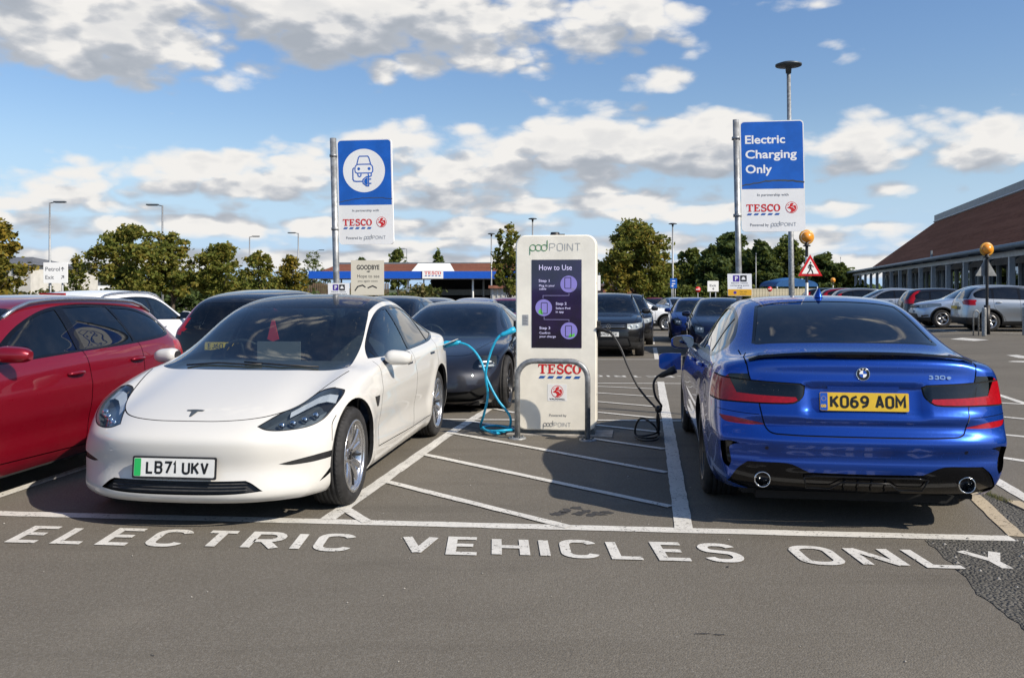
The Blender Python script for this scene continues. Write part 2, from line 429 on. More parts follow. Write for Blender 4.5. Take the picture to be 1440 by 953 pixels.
def roadpaint(name, col):
    m, nt, N, L = newmat(name); b = NB(nt)
    tc = N.new('ShaderNodeTexCoord').outputs['Object']
    n = b.noise(tc, 3.0, 8, .7); n2 = b.noise(tc, 70, 4, .7); n3 = b.noise(tc, 14, 6, .7)
    c = b.mix(b.smooth(n, .3, .8), col, tuple(x * .78 for x in col))
    wear = b.math('MULTIPLY', b.smooth(n2, .56, .66), b.smooth(n3, .40, .62))
    c = b.mix(b.math('MULTIPLY', wear, .9), c, (.15, .14, .12))
    p = N.new('ShaderNodeBsdfPrincipled'); L.new(c, p.inputs['Base Color']); p.inputs['Roughness'].default_value = .75
    L.new(b.bump(n2, .35, .004), p.inputs['Normal'])
    # flaked holes where the tarmac shows through
    t = N.new('ShaderNodeBsdfTransparent'); mx = N.new('ShaderNodeMixShader')
    hole = b.math('MULTIPLY', b.smooth(b.noise(tc, 38, 6, .75), .57, .61), b.smooth(b.noise(tc, 4.5, 4), .36, .58))
    L.new(hole, mx.inputs[0]); L.new(p.outputs[0], mx.inputs[1]); L.new(t.outputs[0], mx.inputs[2])
    out(nt, mx.outputs[0]); M[name] = m
roadpaint('road_white', (.64, .62, .57))
roadpaint('road_cream', (.46, .38, .26))
def leaf(name, cols, tr=.25):
    m, nt, N, L = newmat(name); b = NB(nt)
    tc = N.new('ShaderNodeTexCoord').outputs['Object']; ge = N.new('ShaderNodeNewGeometry')
    n = b.noise(tc, 0.55, 4, .6); n2 = ge.outputs['Random Per Island']
    f = b.math('ADD', b.math('MULTIPLY', n, .9), b.math('MULTIPLY', n2, .35), clamp=True)
    c = b.ramp(f, cols)
    d1_ = N.new('ShaderNodeBsdfPrincipled'); L.new(c, d1_.inputs['Base Color']); d1_.inputs['Roughness'].default_value = .6
    d1_.inputs['Specular IOR Level'].default_value = .12
    t = N.new('ShaderNodeBsdfTranslucent'); L.new(b.mix(.5, c, (.20, .22, .03)), t.inputs[0])
    mx = N.new('ShaderNodeMixShader'); mx.inputs[0].default_value = tr
    L.new(d1_.outputs[0], mx.inputs[1]); L.new(t.outputs[0], mx.inputs[2]); out(nt, mx.outputs[0]); M[name] = m
leaf('leaf_autumn', [(.25, (.085, .120, .024)), (.52, (.15, .178, .040)), (.74, (.24, .21, .046)), (.92, (.30, .20, .040))], .45)
leaf('leaf_green', [(.2, (.048, .082, .018)), (.5, (.090, .125, .032)), (.8, (.15, .165, .045))], .4)
leaf('leaf_dark', [(.2, (.032, .058, .020)), (.5, (.060, .092, .031)), (.8, (.095, .125, .040))], .3)
leaf('leaf_yellowing', [(.2, (.050, .070, .014)), (.48, (.10, .105, .020)), (.66, (.19, .15, .025)), (.85, (.30, .20, .03))])
leaf('leaf_hedge', [(.2, (.035, .058, .015)), (.55, (.075, .09, .026)), (.8, (.15, .12, .05))])
def tiles(name, c0, c1, rows, axis_scale=1.0):
    m, nt, N, L = newmat(name); b = NB(nt)
    tc = N.new('ShaderNodeTexCoord').outputs['UV']
    br = N.new('ShaderNodeTexBrick'); L.new(tc, br.inputs['Vector']); br.inputs['Scale'].default_value = 1
    br.inputs['Color1'].default_value = tuple(c0) + (1,); br.inputs['Color2'].default_value = tuple(c1) + (1,)
    br.inputs['Mortar'].default_value = tuple(x * .45 for x in c0) + (1,)
    br.inputs['Brick Width'].default_value = .30; br.inputs['Row Height'].default_value = .28; br.inputs['Mortar Size'].default_value = .018
    n = b.noise(tc, .12, 6, .7); n2 = b.noise(b.vmath('MULTIPLY', tc, (.06, 1.2, 1)), .8, 5, .7)
    c = b.mix(b.math('MULTIPLY', b.smooth(n, .35, .7), .5), br.outputs[0], tuple(x * .6 for x in c0))
    c = b.mix(b.math('MULTIPLY', b.smooth(n2, .4, .7), .35), c, tuple(min(1, x * 1.5) for x in c1))
    p = N.new('ShaderNodeBsdfPrincipled'); L.new(c, p.inputs['Base Color']); p.inputs['Roughness'].default_value = .9; p.inputs['Specular IOR Level'].default_value = .03
    out(nt, p.outputs[0]); M[name] = m
tiles('roof_tiles', (.27, .098, .052), (.36, .14, .078), 1)
tiles('station_tiles', (.17, .07, .05), (.21, .09, .06), 1)
# ------------------------------------------------------------------ lettering
def arc(cx, cy, rx, ry, a0, a1, n=10):
    return [(cx + rx * cos(radians(a0 + (a1 - a0) * i / n)), cy + ry * sin(radians(a0 + (a1 - a0) * i / n))) for i in range(n + 1)]
def _rr(w, r):      # rounded ring
    return arc(w - r, 1 - r, r, r, 0, 90, 5) + arc(r, 1 - r, r, r, 90, 180, 5) + arc(r, r, r, r, 180, 270, 5) + arc(w - r, r, r, r, 270, 360, 5) + [(w, 1 - r)]
W_ = .56
SF = {
 'A': (W_, [[(0, 0), (W_ / 2 - .02, 1), (W_ / 2 + .02, 1), (W_, 0)], [(.12, .30), (W_ - .12, .30)]]),
 'B': (W_, [[(0, 0), (0, 1), (W_ - .2, 1)] + arc(W_ - .2, .77, .18, .23, 80, -80, 6) + [(.06, .54)], [(.0, 0), (W_ - .2, 0)] + arc(W_ - .2, .27, .2, .27, -80, 80, 6)]),
 'C': (W_, [arc(W_ - .22, .76, .22, .24, 15, 90, 5) + arc(.22, .76, .22, .24, 90, 180, 5) + arc(.22, .24, .22, .24, 180, 270, 5) + arc(W_ - .22, .24, .22, .24, 270, 345, 5)]),
 'D': (W_, [[(0, 0), (0, 1), (W_ - .25, 1)] + arc(W_ - .25, .74, .25, .26, 85, 0, 5) + arc(W_ - .25, .26, .25, .26, 0, -85, 5) + [(W_ - .25, 0), (.05, 0)]]),
 'E': (W_ * .92, [[(W_ * .92, 0), (0, 0), (0, 1), (W_ * .9, 1)], [(.05, .53), (W_ * .78, .53)]]),
 'G': (W_, [arc(W_ - .22, .76, .22, .24, 15, 90, 5) + arc(.22, .76, .22, .24, 90, 180, 5) + arc(.22, .24, .22, .24, 180, 270, 5) + arc(W_ - .22, .24, .22, .24, 270, 355, 5) + [(W_, .48), (.32, .48)]]),
 'H': (W_, [[(0, 0), (0, 1)], [(W_, 0), (W_, 1)], [(.05, .5), (W_ - .05, .5)]]),
 'I': (.02, [[(0, 0), (0, 1)]]),
 'J': (W_ * .85, [[(W_ * .85, 1), (W_ * .85, .25)] + arc(W_ * .85 - .2, .24, .2, .24, 0, -165, 7)]),
 'K': (W_, [[(0, 0), (0, 1)], [(W_, 1), (.06, .46)], [(.20, .58), (W_, 0)]]),
 'L': (W_ * .9, [[(0, 1), (0, 0), (W_ * .9, 0)]]),
 'M': (.70, [[(0, 0), (0, 1), (.35, .35), (.70, 1), (.70, 0)]]),
 'N': (W_, [[(0, 0), (0, 1)], [(.02, .98), (W_ - .02, .02)], [(W_, 0), (W_, 1)]]),
 'O': (W_, [_rr(W_, .24)]), '0': (W_, [_rr(W_, .24)]),
 'P': (W_, [[(0, 0), (0, 1), (W_ - .22, 1)] + arc(W_ - .22, .74, .22, .26, 85, -85, 7) + [(.06, .46)]]),
 'R': (W_, [[(0, 0), (0, 1), (W_ - .22, 1)] + arc(W_ - .22, .74, .22, .26, 85, -85, 7) + [(.06, .46)], [(.30, .44), (W_, 0)]]),
 'S': (W_, [arc(W_ - .22, .77, .22, .23, 15, 90, 5) + arc(.22, .77, .22, .23, 90, 230, 8) + arc(W_ - .22, .26, .22, .26, 60, -90, 8) + arc(.22, .24, .22, .24, 270, 195, 5)]),
 'T': (W_, [[(0, 1), (W_, 1)], [(W_ / 2, .95), (W_ / 2, 0)]]),
 'U': (W_, [[(0, 1), (0, .24)] + arc(.24, .24, .24, .24, 185, 270, 5) + arc(W_ - .24, .24, .24, .24, 270, 355, 5) + [(W_, 1)]]),
 'V': (W_, [[(0, 1), (W_ / 2 + .01, 0)], [(W_, 1), (W_ / 2 - .01, 0)]]),
 'W': (.76, [[(0, 1), (.2, 0), (.38, .8), (.56, 0), (.76, 1)]]),
 'X': (W_, [[(0, 0), (W_, 1)], [(0, 1), (W_, 0)]]),
 'Y': (W_, [[(0, 1), (W_ / 2, .45), (W_ / 2, 0)], [(W_, 1), (W_ / 2 + .02, .47)]]),
 '1': (.10, [[(0, .80), (.09, .99), (.10, 0)]]),
 '3': (W_, [arc(W_ - .24, .77, .22, .23, 160, -70, 9) + arc(W_ - .26, .27, .26, .27, 70, -165, 9)]),
 '6': (W_, [[(W_ - .08, 1)] + arc(.27, .30, .27, .62, 120, 180, 5) + arc(.27, .29, .27, .29, 180, 520, 14)]),
 '7': (W_, [[(0, 1), (W_, 1), (W_ * .32, 0)]]),
 '9': (W_, [[(.08, 0)] + arc(W_ - .27, .70, .27, .62, -60, 0, 5) + arc(W_ - .27, .71, .27, .29, 0, 340, 14)]),
 'd': (.5, [arc(.25, .25, .25, .25, 0, 360, 20), [(.5, .05), (.5, 1)]]),
 'o': (.5, [arc(.25, .25, .25, .25, 0, 360, 20)]),
 'p': (.5, [arc(.25, .25, .25, .25, 0, 360, 20), [(0, .45), (0, -.42)]]),
 'e': (.5, [[(.02, .25), (.48, .25)] + arc(.25, .25, .25, .25, 8, 310, 16)]),
}
def strip(pts, hw):
    """two offset rails of a polyline, mitred"""
    pts = [Vector(p) for p in pts]; q = [pts[0]]
    for p in pts[1:]:
        if (p - q[-1]).length > 1e-4: q.append(p)
    pts = q; n = len(pts); closed = (pts[0] - pts[-1]).length < 1e-3 and n > 3
    Lf, Rt = [], []
    for i, p in enumerate(pts):
        if closed and i in (0, n - 1): a = (pts[-1] - pts[-2]).normalized(); b = (pts[1] - pts[0]).normalized()
        else:
            a = (p - pts[i - 1]).normalized() if i else None; b = (pts[i + 1] - p).normalized() if i < n - 1 else None
            a = a or b; b = b or a
        na = Vector((-a.y, a.x)); nb = Vector((-b.y, b.x)); m = na + nb
        m = m.normalized() if m.length > 1e-5 else na
        k = hw / max(.45, m.dot(na)); Lf.append(p + m * k); Rt.append(p - m * k)
    return Lf, Rt
def put_strokes(mb, strokes, fr, hw, w0=0.0, mi=0, dz=.00025, depth=0.0):
    for si, st in enumerate(strokes):
        Lf, Rt = strip(st, hw); n = len(Lf); w = w0 + dz * (si + 1)
        vs = [fr(p.x, p.y, w) for p in Lf] + [fr(p.x, p.y, w) for p in Rt]
        fs = [(n + i, n + i + 1, i + 1, i) for i in range(n - 1)]
        mb.add(vs, fs, mi)
def stroke_word(mb, s, fr, h, hw, x0=0.0, width=None, gap=.25, space=.45, w0=0.0, mi=0, xs=1.0, dz=.00025):
    """strokes lie centred on the letter outline, letters of cap height h; returns width"""
    adv = []; x = 0
    for ch in s:
        if ch == ' ': adv.append(x); x += space; continue
        adv.append(x); x += SF[ch][0] + gap
    tot = x - gap; kx = (width / tot) if width else h * xs
    for ch, ax_ in zip(s, adv):
        if ch == ' ': continue
        sts = [[(x0 + (ax_ + u) * kx, v * (h - 2 * hw) + hw) for u, v in st] for st in SF[ch][1]]
        put_strokes(mb, sts, fr, hw, w0, mi, dz)
    return tot * kx
_tc = {}
def font_verts(s, offset=0.0, space=1.0):
    key = (s, offset, space)
    if key in _tc: return _tc[key]
    cu = bpy.data.curves.new('txt', 'FONT'); cu.body = s; cu.offset = offset; cu.space_character = space; cu.resolution_u = 3
    o = bpy.data.objects.new('txt', cu); C.objects.link(o)
    bpy.context.view_layer.update()
    me = o.to_mesh()
    v = [tuple(q.co[:2]) for q in me.vertices]; f = [tuple(p.vertices) for p in me.polygons]
    o.to_mesh_clear(); bpy.data.objects.remove(o); bpy.data.curves.remove(cu)
    xs = [a for a, b in v]; v = [(a - min(xs), b) for a, b in v]
    _tc[key] = (v, f, max(xs) - min(xs)); return _tc[key]
def font_word(mb, s, fr, cap, x0=0, y0=0, width=None, align='l', offset=0.0, w0=.0, mi=0, space=1.0):
    """cap = capital height; y0 = baseline"""
    v, f, wd = font_verts(s, offset, space); k = cap / .70
    kx = width / wd if width else k
    if align == 'c': x0 = x0 - wd * kx / 2
    vs = [fr(x0 + a * kx, y0 + b * k, w0) for a, b in v]
    mb.add(vs, f, mi); return wd * kx
def disc(mb, c, r, fr, w=0.0, mi=0, n=32, ry=None):
    mb.add([fr(c[0] + r * cos(2 * pi * k / n), c[1] + (ry or r) * sin(2 * pi * k / n), w) for k in range(n)], [tuple(range(n))], mi)
def polyf(mb, pts, fr, w=0.0, mi=0):
    mb.add([fr(u, v, w) for u, v in pts], [tuple(range(len(pts)))], mi)
def rrect(x0, y0, x1, y1, r, n=6):
    r = min(r, (x1 - x0) / 2, (y1 - y0) / 2)
    return arc(x1 - r, y1 - r, r, r, 0, 90, n) + arc(x0 + r, y1 - r, r, r, 90, 180, n) + arc(x0 + r, y0 + r, r, r, 180, 270, n) + arc(x1 - r, y0 + r, r, r, 270, 360, n)
def frame2(o, r, u):
    """plane map: origin o, right r, up u ; w goes along the normal r x u"""
    o, r, u = Vector(o), Vector(r).normalized(), Vector(u).normalized(); n = r.cross(u)
    return lambda a, b, w=0.0: o + r * a + u * b + n * w
# the supermarket's wordmark: heavy slab serif capitals over five slanting dashes
def serif_word(mb, fr, x0, y0, h, mi_t=0, mi_d=1, w=.001, dashes=True, width=None):
    """letters T E S C O with serifs, height h"""
    k = h; sx = 1.0
    tot = 4.55
    if width: sx = width / (tot * h)
    def P(pts, dx, zz=0): polyf(mb, [(x0 + (dx + a) * k * sx, y0 + b * k) for a, b in pts], fr, w + zz, mi_t)
    # T
    x = 0; P([(.0, 1), (.0, .70), (.07, .70), (.13, .88), (.33, .88), (.33, .12), (.2, .08), (.2, 0), (.7, 0), (.7, .08), (.57, .12), (.57, .88), (.77, .88), (.83, .70), (.9, .70), (.9, 1)], x)
    # E
    x = .98; P([(0, 0), (.82, 0), (.86, .33), (.78, .33), (.70, .12), (.36, .12), (.36, .45), (.52, .45), (.56, .36), (.62, .36), (.62, .68), (.56, .68), (.52, .58), (.36, .58), (.36, .88), (.66, .88), (.74, .70), (.81, .70), (.80, 1), (0, 1), (0, .92), (.12, .88), (.12, .12), (0, .08)], x)
    # S
    x = 1.95
    st = arc(.40, .74, .27, .20, 20, 235, 10) + arc(.38, .27, .30, .23, 55, -160, 10)
    put_strokes(mb, [[(x0 + (x + a) * k * sx, y0 + b * k) for a, b in st]], fr, .095 * k, w, mi_t)
    P([(.60, 1.0), (.68, 1.0), (.68, .66), (.60, .66)], x, .0006); P([(.06, 0), (.14, 0), (.14, .36), (.06, .36)], x, .0006)
    # C
    x = 2.78; a_ = arc(.46, .5, .36, .43, 38, 322, 16)
    put_strokes(mb, [[(x0 + (x + a) * k * sx, y0 + b * k) for a, b in a_]], fr, .105 * k, w, mi_t)
    P([(.74, 1.0), (.82, 1.0), (.82, .62), (.74, .62)], x, .0006); 
    # O
    x = 3.66; n = 26
    vs = []; 
    for q in range(n):
        t = 2 * pi * q / n
        vs.append(fr(x0 + (x + .44 + .46 * cos(t)) * k * sx, y0 + (.5 + .52 * sin(t)) * k, w))
    for q in range(n):
        t = 2 * pi * q / n
        vs.append(fr(x0 + (x + .44 + .22 * cos(t)) * k * sx, y0 + (.5 + .40 * sin(t)) * k, w))
    mb.add(vs, [(q, (q + 1) % n, n + (q + 1) % n, n + q) for q in range(n)], mi_t)
    if dashes:
        for i in range(5):
            dx = .02 + i * .93; P2 = [(dx, -.50), (dx + .58, -.50), (dx + .76, -.24), (dx + .18, -.24)]
            polyf(mb, [(x0 + a * k * sx, y0 + b * k) for a, b in P2], fr, w, mi_d)
def pod_word(mb, fr, x0, y0, h, mi_g=0, mi_t=1, w=.001, width=None, hw=.018):
    """thin round lower-case word in green followed by thin capitals in grey; h = cap height of the capitals"""
    k = h
    def T(pts, dx): return [(x0 + (dx + a) * k, y0 + b * k) for a, b in pts]
    hwk = hw * k * 1.7
    s1 = [T(arc(.42, .42, .42, .42, 0, 360, 22), 0), T([(0, .42), (0, -.55)], 0)]
    s2 = [T(arc(.42, .42, .42, .42, 0, 360, 22), .80)]
    s3 = [T(arc(.42, .42, .42, .42, 0, 360, 22), 1.58), T([(.84, .42), (.84, 1.45)], 1.58)]
    put_strokes(mb, s1 + s2 + s3, fr, hwk, w, mi_g)
    x = 2.75
    for ch in 'POINT':
        wd, sts = SF[ch]
        sc = 1.35
        put_strokes(mb, [T([(a * sc, b) for a, b in st], x) for st in sts], fr, hwk * .7, w, mi_t)
        x += wd * sc + .30
    return x * k
def griffin(mb, fr, c, r, mi_r=0, mi_w=1, w=.001):
    """red roundel with a white winged beast left as a bare shape"""
    disc(mb, c, r, fr, w, mi_r, 28); disc(mb, c, r * .90, fr, w + .0005, mi_w, 28); 
    cx, cy = c
    P = [(-.80, -.10), (-.55, .05), (-.30, .30), (-.25, .62), (.05, .80), (.35, .72), (.30, .45), (.05, .35), (.30, .30), (.62, .42), (.78, .15), (.80, -.2), (.60, -.6), (.1, -.86), (-.3, -.82), (-.05, -.5), (-.25, -.25), (-.5, -.2)]
    polyf(mb, [(cx + a * r, cy + b * r) for a, b in P], fr, w + .001, mi_r)
    polyf(mb, [(cx + a * r, cy + b * r) for a, b in [(-.7, .35), (-.45, .6), (-.42, .45), (-.6, .25)]], fr, w + .001, mi_r)
    put_strokes(mb, [[(cx - .1 * r, cy + .1 * r), (cx + .25 * r, cy + .05 * r), (cx + .5 * r, cy - .25 * r)]], fr, .05 * r, w + .0012, mi_w)
# ------------------------------------------------------------------ cars
LV = 5                                    # levels up the flank
def lerp(a, b, t): return a + (b - a) * t
def car_cage(P):
    st = P['st']; S = len(st) - 1; f = P.get('f', [0, .09, .33, .60, .84, 1]); dw = P.get('dw', [.09, .03, .008, 0, .010, .035])
    xn, xt = P['xn'], P['xt']; J = 6
    vid = {}; V = []
    yf = [0, .30, .56, .76, .90, .97, 1.0]
    def top(i):
        x, W, zb, zs, zc, yr, bow = st[i]; ds = dw[5]
        d = zc - zs; cr = min(P.get('crown', .085), .42 * d)
        y6, z6 = W - ds, zs; y5, z5 = W - ds - P.get('bs', .045), zs + min(.03, .3 * d)
        y3, z3 = yr, zs + d - cr
        y4, z4 = lerp(y5, y3, .5) + P.get('bulge', .018) * min(1, d / .3), lerp(z5, z3, .52)
        return [(0, zc), (yr * .5, zc - cr * .08), (yr * .86, zc - cr * .36), (y3, z3), (y4, z4), (y5, z5), (y6, z6)]
    tops = [top(i) for i in range(S + 1)]
    sdw = P.get('sdw', {})
    def side(i, k):
        x, W, zb, zs, zc, yr, bow = st[i]; w = W - dw[k] - sdw.get((i, k), 0)
        return w, lerp(zb, zs, f[k])
    def pos(i, j, k):
        x, W, zb, zs, zc, yr, bow = st[i]
        if i in (0, S):
            xs = xn if i == 0 else xt; pw = P.get('pn', 2.7) if i == 0 else P.get('pt', 3.0)
            ty, tz = tops[i][j]
            if k == LV: y, z = ty, tz
            else:
                w, z0 = side(i, k); y = w * yf[j] ** .97 if j < J else w; z = lerp(zb, tz, f[k])
                y = lerp(y, ty * w / max(.01, W - dw[5]), .5) if j < J else w
            xx = xs[k] + bow * (min(1, y / W)) ** pw
            return (xx, y, z)
        if k == LV:
            y, z = tops[i][j]; return (x + bow * (y / W) ** 2, y, z)
        w, z = side(i, k); return (x + bow, w, z)
    def vx(i, j, k):
        if (i, j, k) not in vid: vid[(i, j, k)] = len(V); V.append(pos(i, j, k))
        return vid[(i, j, k)]
    F = []
    for i in range(S):
        for j in range(J): F.append((vx(i, j, LV), vx(i + 1, j, LV), vx(i + 1, j + 1, LV), vx(i, j + 1, LV)))
        for k in range(LV): F.append((vx(i, J, k), vx(i, J, k + 1), vx(i + 1, J, k + 1), vx(i + 1, J, k)))
    for (i, fl) in ((0, 0), (S, 1)):
        for j in range(J):
            for k in range(LV):
                q = (vx(i, j, k), vx(i, j, k + 1), vx(i, j + 1, k + 1), vx(i, j + 1, k)); F.append(q if not fl else q[::-1])
    return V, F
def smooth_poly(pts, n=6, closed=True):
    """Catmull-Rom through the points; a point given as (u, v, 1) stays a corner"""
    N = len(pts); outp = []
    for i in range(N if closed else N - 1):
        p0, p1, p2, p3 = pts[(i - 1) % N], pts[i % N], pts[(i + 1) % N], pts[(i + 2) % N]
        if not closed:
            p0 = pts[max(i - 1, 0)]; p3 = pts[min(i + 2, N - 1)]
        c1, c2 = len(p1) > 2, len(p2) > 2
        a = Vector(p1[:2]); b = Vector(p2[:2])
        t1 = Vector((0, 0)) if c1 else (b - Vector(p0[:2])) * .5
        t2 = Vector((0, 0)) if c2 else (Vector(p3[:2]) - a) * .5
        if c1 and c2: outp.append(tuple(a)); continue
        if c1: t1 = (b - a) * 1.0 - t2 * .0 if False else (b - a)
        if c2: t2 = (b - a)
        for q in range(n):
            t = q / n; h = (2 * t ** 3 - 3 * t ** 2 + 1, t ** 3 - 2 * t ** 2 + t, -2 * t ** 3 + 3 * t ** 2, t ** 3 - t ** 2)
            outp.append(tuple(a * h[0] + t1 * h[1] + b * h[2] + t2 * h[3]))
    if not closed: outp.append(tuple(pts[-1][:2]))
    return outp
def inside(poly, u, v):
    c = False; n = len(poly); j = n - 1
    for i in range(n):
        ui, vi = poly[i]; uj, vj = poly[j]
        if (vi > v) != (vj > v) and u < (uj - ui) * (v - vi) / (vj - vi) + ui: c = not c
        j = i
    return c
VIEWS = {'side': (0, 2), 'front': (1, 2), 'rear': (1, 2), 'top': (0, 1)}
def bell(v, c, w): return math.exp(-((v - c) / w) ** 2)
def sculpt(c, P, door=.016, arch=.010, zd=.45):
    """hollow the doors, crease the shoulder and flare the arches"""
    fx, rx, Ra = P['fo'], P['fo'] + P['wb'], P.get('Ra', P['R'] + .045); sg = 1 if c.y > 0 else -1; ay = abs(c.y)
    if ay < P['W'] * .36 or c.z > P['H'] * .72: return
    w = sstep(fx + Ra * .7, fx + Ra * 1.5, c.x) * (1 - sstep(rx - Ra * 1.5, rx - Ra * .8, c.x))
    zz = zd * P['H'] / 1.45
    c.y -= sg * door * w * bell(c.z, zz, .11); c.y += sg * door * .35 * w * bell(c.z, zz * 1.62, .045)
    for x in (fx, rx):
        r = hypot(c.x - x, c.z - P['R']); c.y += sg * arch * bell(r, Ra + .03, .07)
class Shell:
    """subdivided car skin whose faces are cut along outlines and named"""
    def __init__(s, P, level):
        V, F = car_cage(P); me = bpy.data.meshes.new('skin'); me.from_pydata(V, [], F)
        bm = bmesh.new(); bm.from_mesh(me)
        # mirror
        geom = bm.verts[:] + bm.edges[:] + bm.faces[:]
        r = bmesh.ops.duplicate(bm, geom=geom); nv = [e for e in r['geom'] if isinstance(e, bmesh.types.BMVert)]
        for v in nv: v.co.y *= -1
        bmesh.ops.reverse_faces(bm, faces=[e for e in r['geom'] if isinstance(e, bmesh.types.BMFace)])
        bmesh.ops.remove_doubles(bm, verts=bm.verts, dist=1e-5)
        bm.to_mesh(me); bm.free()
        o = bpy.data.objects.new('skin', me); C.objects.link(o)
        md = o.modifiers.new('s', 'SUBSURF'); md.levels = level; md.render_levels = level
        bpy.context.view_layer.update()
        dg = bpy.context.evaluated_depsgraph_get(); e = o.evaluated_get(dg); m2 = bpy.data.meshes.new_from_object(e)
        bpy.data.objects.remove(o)
        s.bm = bmesh.new(); s.bm.from_mesh(m2); bpy.data.meshes.remove(m2); bpy.data.meshes.remove(me)
        ext = max(v.co.x for v in s.bm.verts); 
        s.warp = P.get('warp') or (lambda c: sculpt(c, P))
        x0 = min(v.co.x for v in s.bm.verts); kx = P['L'] / (ext - x0)
        ky = P['W'] / 2 / max(v.co.y for v in s.bm.verts)
        zm = max(v.co.z for v in s.bm.verts)
        for v in s.bm.verts:
            v.co.x = (v.co.x - x0) * kx; v.co.y *= ky
            v.co.z *= 1 + (P['H'] / zm - 1) * min(1, v.co.z / P['H'])
        if s.warp:
            for v in s.bm.verts: s.warp(v.co)
        s.bm.normal_update()
        bmesh.ops.recalc_face_normals(s.bm, faces=s.bm.faces)
        # make sure they look outwards
        tf = max(s.bm.faces, key=lambda f: f.calc_center_median().z)
        if tf.normal.z < 0: bmesh.ops.reverse_faces(s.bm, faces=s.bm.faces)
        s.bm.normal_update()
        s.nl = s.bm.verts.layers.float_vector.new('vn')
        for v in s.bm.verts: v[s.nl] = v.normal
        s.lab = s.bm.faces.layers.int.new('lab'); s.names = ['body']; s.tree = BVHTree.FromBMesh(s.bm)
        s.hx = P['L'] / 2; s.box = {f: s.bx6(f) for f in s.bm.faces}
    @staticmethod
    def bx6(f):
        X, Y, Z = zip(*[v.co for v in f.verts]); return (min(X), max(X), min(Y), max(Y), min(Z), max(Z))
    def cand(s, view, poly, side, xr=None):
        a, b = VIEWS[view]; A, B_ = 2 * a, 2 * b
        u0, u1 = min(p[0] for p in poly), max(p[0] for p in poly); v0, v1 = min(p[1] for p in poly), max(p[1] for p in poly)
        outp = []
        for f, c in s.box.items():
            if c[A] > u1 or c[A + 1] < u0 or c[B_] > v1 or c[B_ + 1] < v0: continue
            if xr and not (xr[0] <= (c[0] + c[1]) * .5 <= xr[1]): continue
            n = f.normal
            if view == 'side':
                if n.y * side < .12 or (c[2] + c[3]) * side < 0: continue
            elif view == 'front':
                if n.x > -.10: continue
            elif view == 'rear':
                if n.x < .10: continue
            elif n.z < .12: continue
            outp.append(f)
        return outp
    def cut(s, name, view, poly, side=1, only=None, xr=None, zr=None, pool=None):
        """name the skin inside the outline"""
        if name not in s.names: s.names.append(name)
        li = s.names.index(name); a, b = VIEWS[view]; n = len(poly)
        A, B_ = 2 * a, 2 * b; box = s.box
        if pool is None: fs = s.cand(view, poly, side, xr)
        else:
            u0, u1 = min(p[0] for p in poly), max(p[0] for p in poly); v0, v1 = min(p[1] for p in poly), max(p[1] for p in poly)
            fs = [f for f in pool if not (box[f][A] > u1 or box[f][A + 1] < u0 or box[f][B_] > v1 or box[f][B_ + 1] < v0)]
        if only: ok = {s.names.index(x) for x in only if x in s.names}; fs = [f for f in fs if f[s.lab] in ok]
        fset = set(fs)
        for i in range(n):
            p, q = poly[i], poly[(i + 1) % n]
            if hypot(p[0] - q[0], p[1] - q[1]) < 1e-5: continue
            u0, u1 = min(p[0], q[0]) - 1e-4, max(p[0], q[0]) + 1e-4; v0, v1 = min(p[1], q[1]) - 1e-4, max(p[1], q[1]) + 1e-4
            sel = [f for f in fset if not (box[f][A] > u1 or box[f][A + 1] < u0 or box[f][B_] > v1 or box[f][B_ + 1] < v0)]
            if not sel: continue
            co = Vector((0, 0, 0)); co[a] = p[0]; co[b] = p[1]
            no = Vector((0, 0, 0)); no[a] = -(q[1] - p[1]); no[b] = q[0] - p[0]; no.normalize()
            new = s.split(sel, co, no)
            fset.update(new)
            if pool is not None: pool.update(new)
        for f in fset:
            if not f.is_valid: continue
            c = f.calc_center_median()
            if inside(poly, c[a], c[b]):
                if zr and not (zr[0] < c.z < zr[1]): continue
                f[s.lab] = li
    def split(s, sel, co, no):
        """split the faces along a plane, touching nothing else"""
        d = {}; nl = s.nl; lab = s.lab
        for f in sel:
            for v in f.verts:
                if v not in d:
                    t = (v.co - co).dot(no); d[v] = 0.0 if abs(t) < 2e-6 else t
        ed = set()
        for f in sel: ed.update(f.edges)
        for e in ed:
            v0, v1 = e.verts; a, b = d[v0], d[v1]
            if a * b < 0:
                t = a / (a - b); n = Vector(v0[nl]).lerp(Vector(v1[nl]), t); c = v0.co.lerp(v1.co, t)
                ne, nv = bmesh.utils.edge_split(e, v0, t); nv.co = c; nv[nl] = n; d[nv] = 0.0
        new = []
        for f in sel:
            vs = f.verts[:]; on = [i for i, v in enumerate(vs) if d[v] == 0.0]; n = len(vs)
            if len(on) < 2: continue
            f.normal_update()
            i, j = on[0], on[-1]
            if len(on) > 2:
                best = max(((p, q) for p in on for q in on if p < q), key=lambda w: (vs[w[0]].co - vs[w[1]].co).length); i, j = best
            if j - i in (1, n - 1): continue
            pa = [d[vs[k]] for k in range(i + 1, j)]; pb = [d[vs[k % n]] for k in range(j + 1, i + n)]
            if not pa or not pb or max(map(abs, pa)) < 1e-9 or max(map(abs, pb)) < 1e-9: continue
            try: nf, _ = bmesh.utils.face_split(f, vs[i], vs[j])
            except ValueError: continue
            if nf: nf[lab] = f[lab]; nf.normal_update(); f.normal_update(); nf.smooth = True; s.box[f] = s.bx6(f); s.box[nf] = s.bx6(nf); new.append(nf)
        return new
    def both(s, name, poly, **k):
        s.cut(name + '|R', 'side', poly, 1, **k); s.cut(name + '|L', 'side', poly, -1, **k)
    def pair(s, name, view, poly, **k):
        s.cut(name + '|R', view, poly, **k); s.cut(name + '|L', view, [(u, -v) if view == 'top' else (-u, v) for u, v in poly], **k)
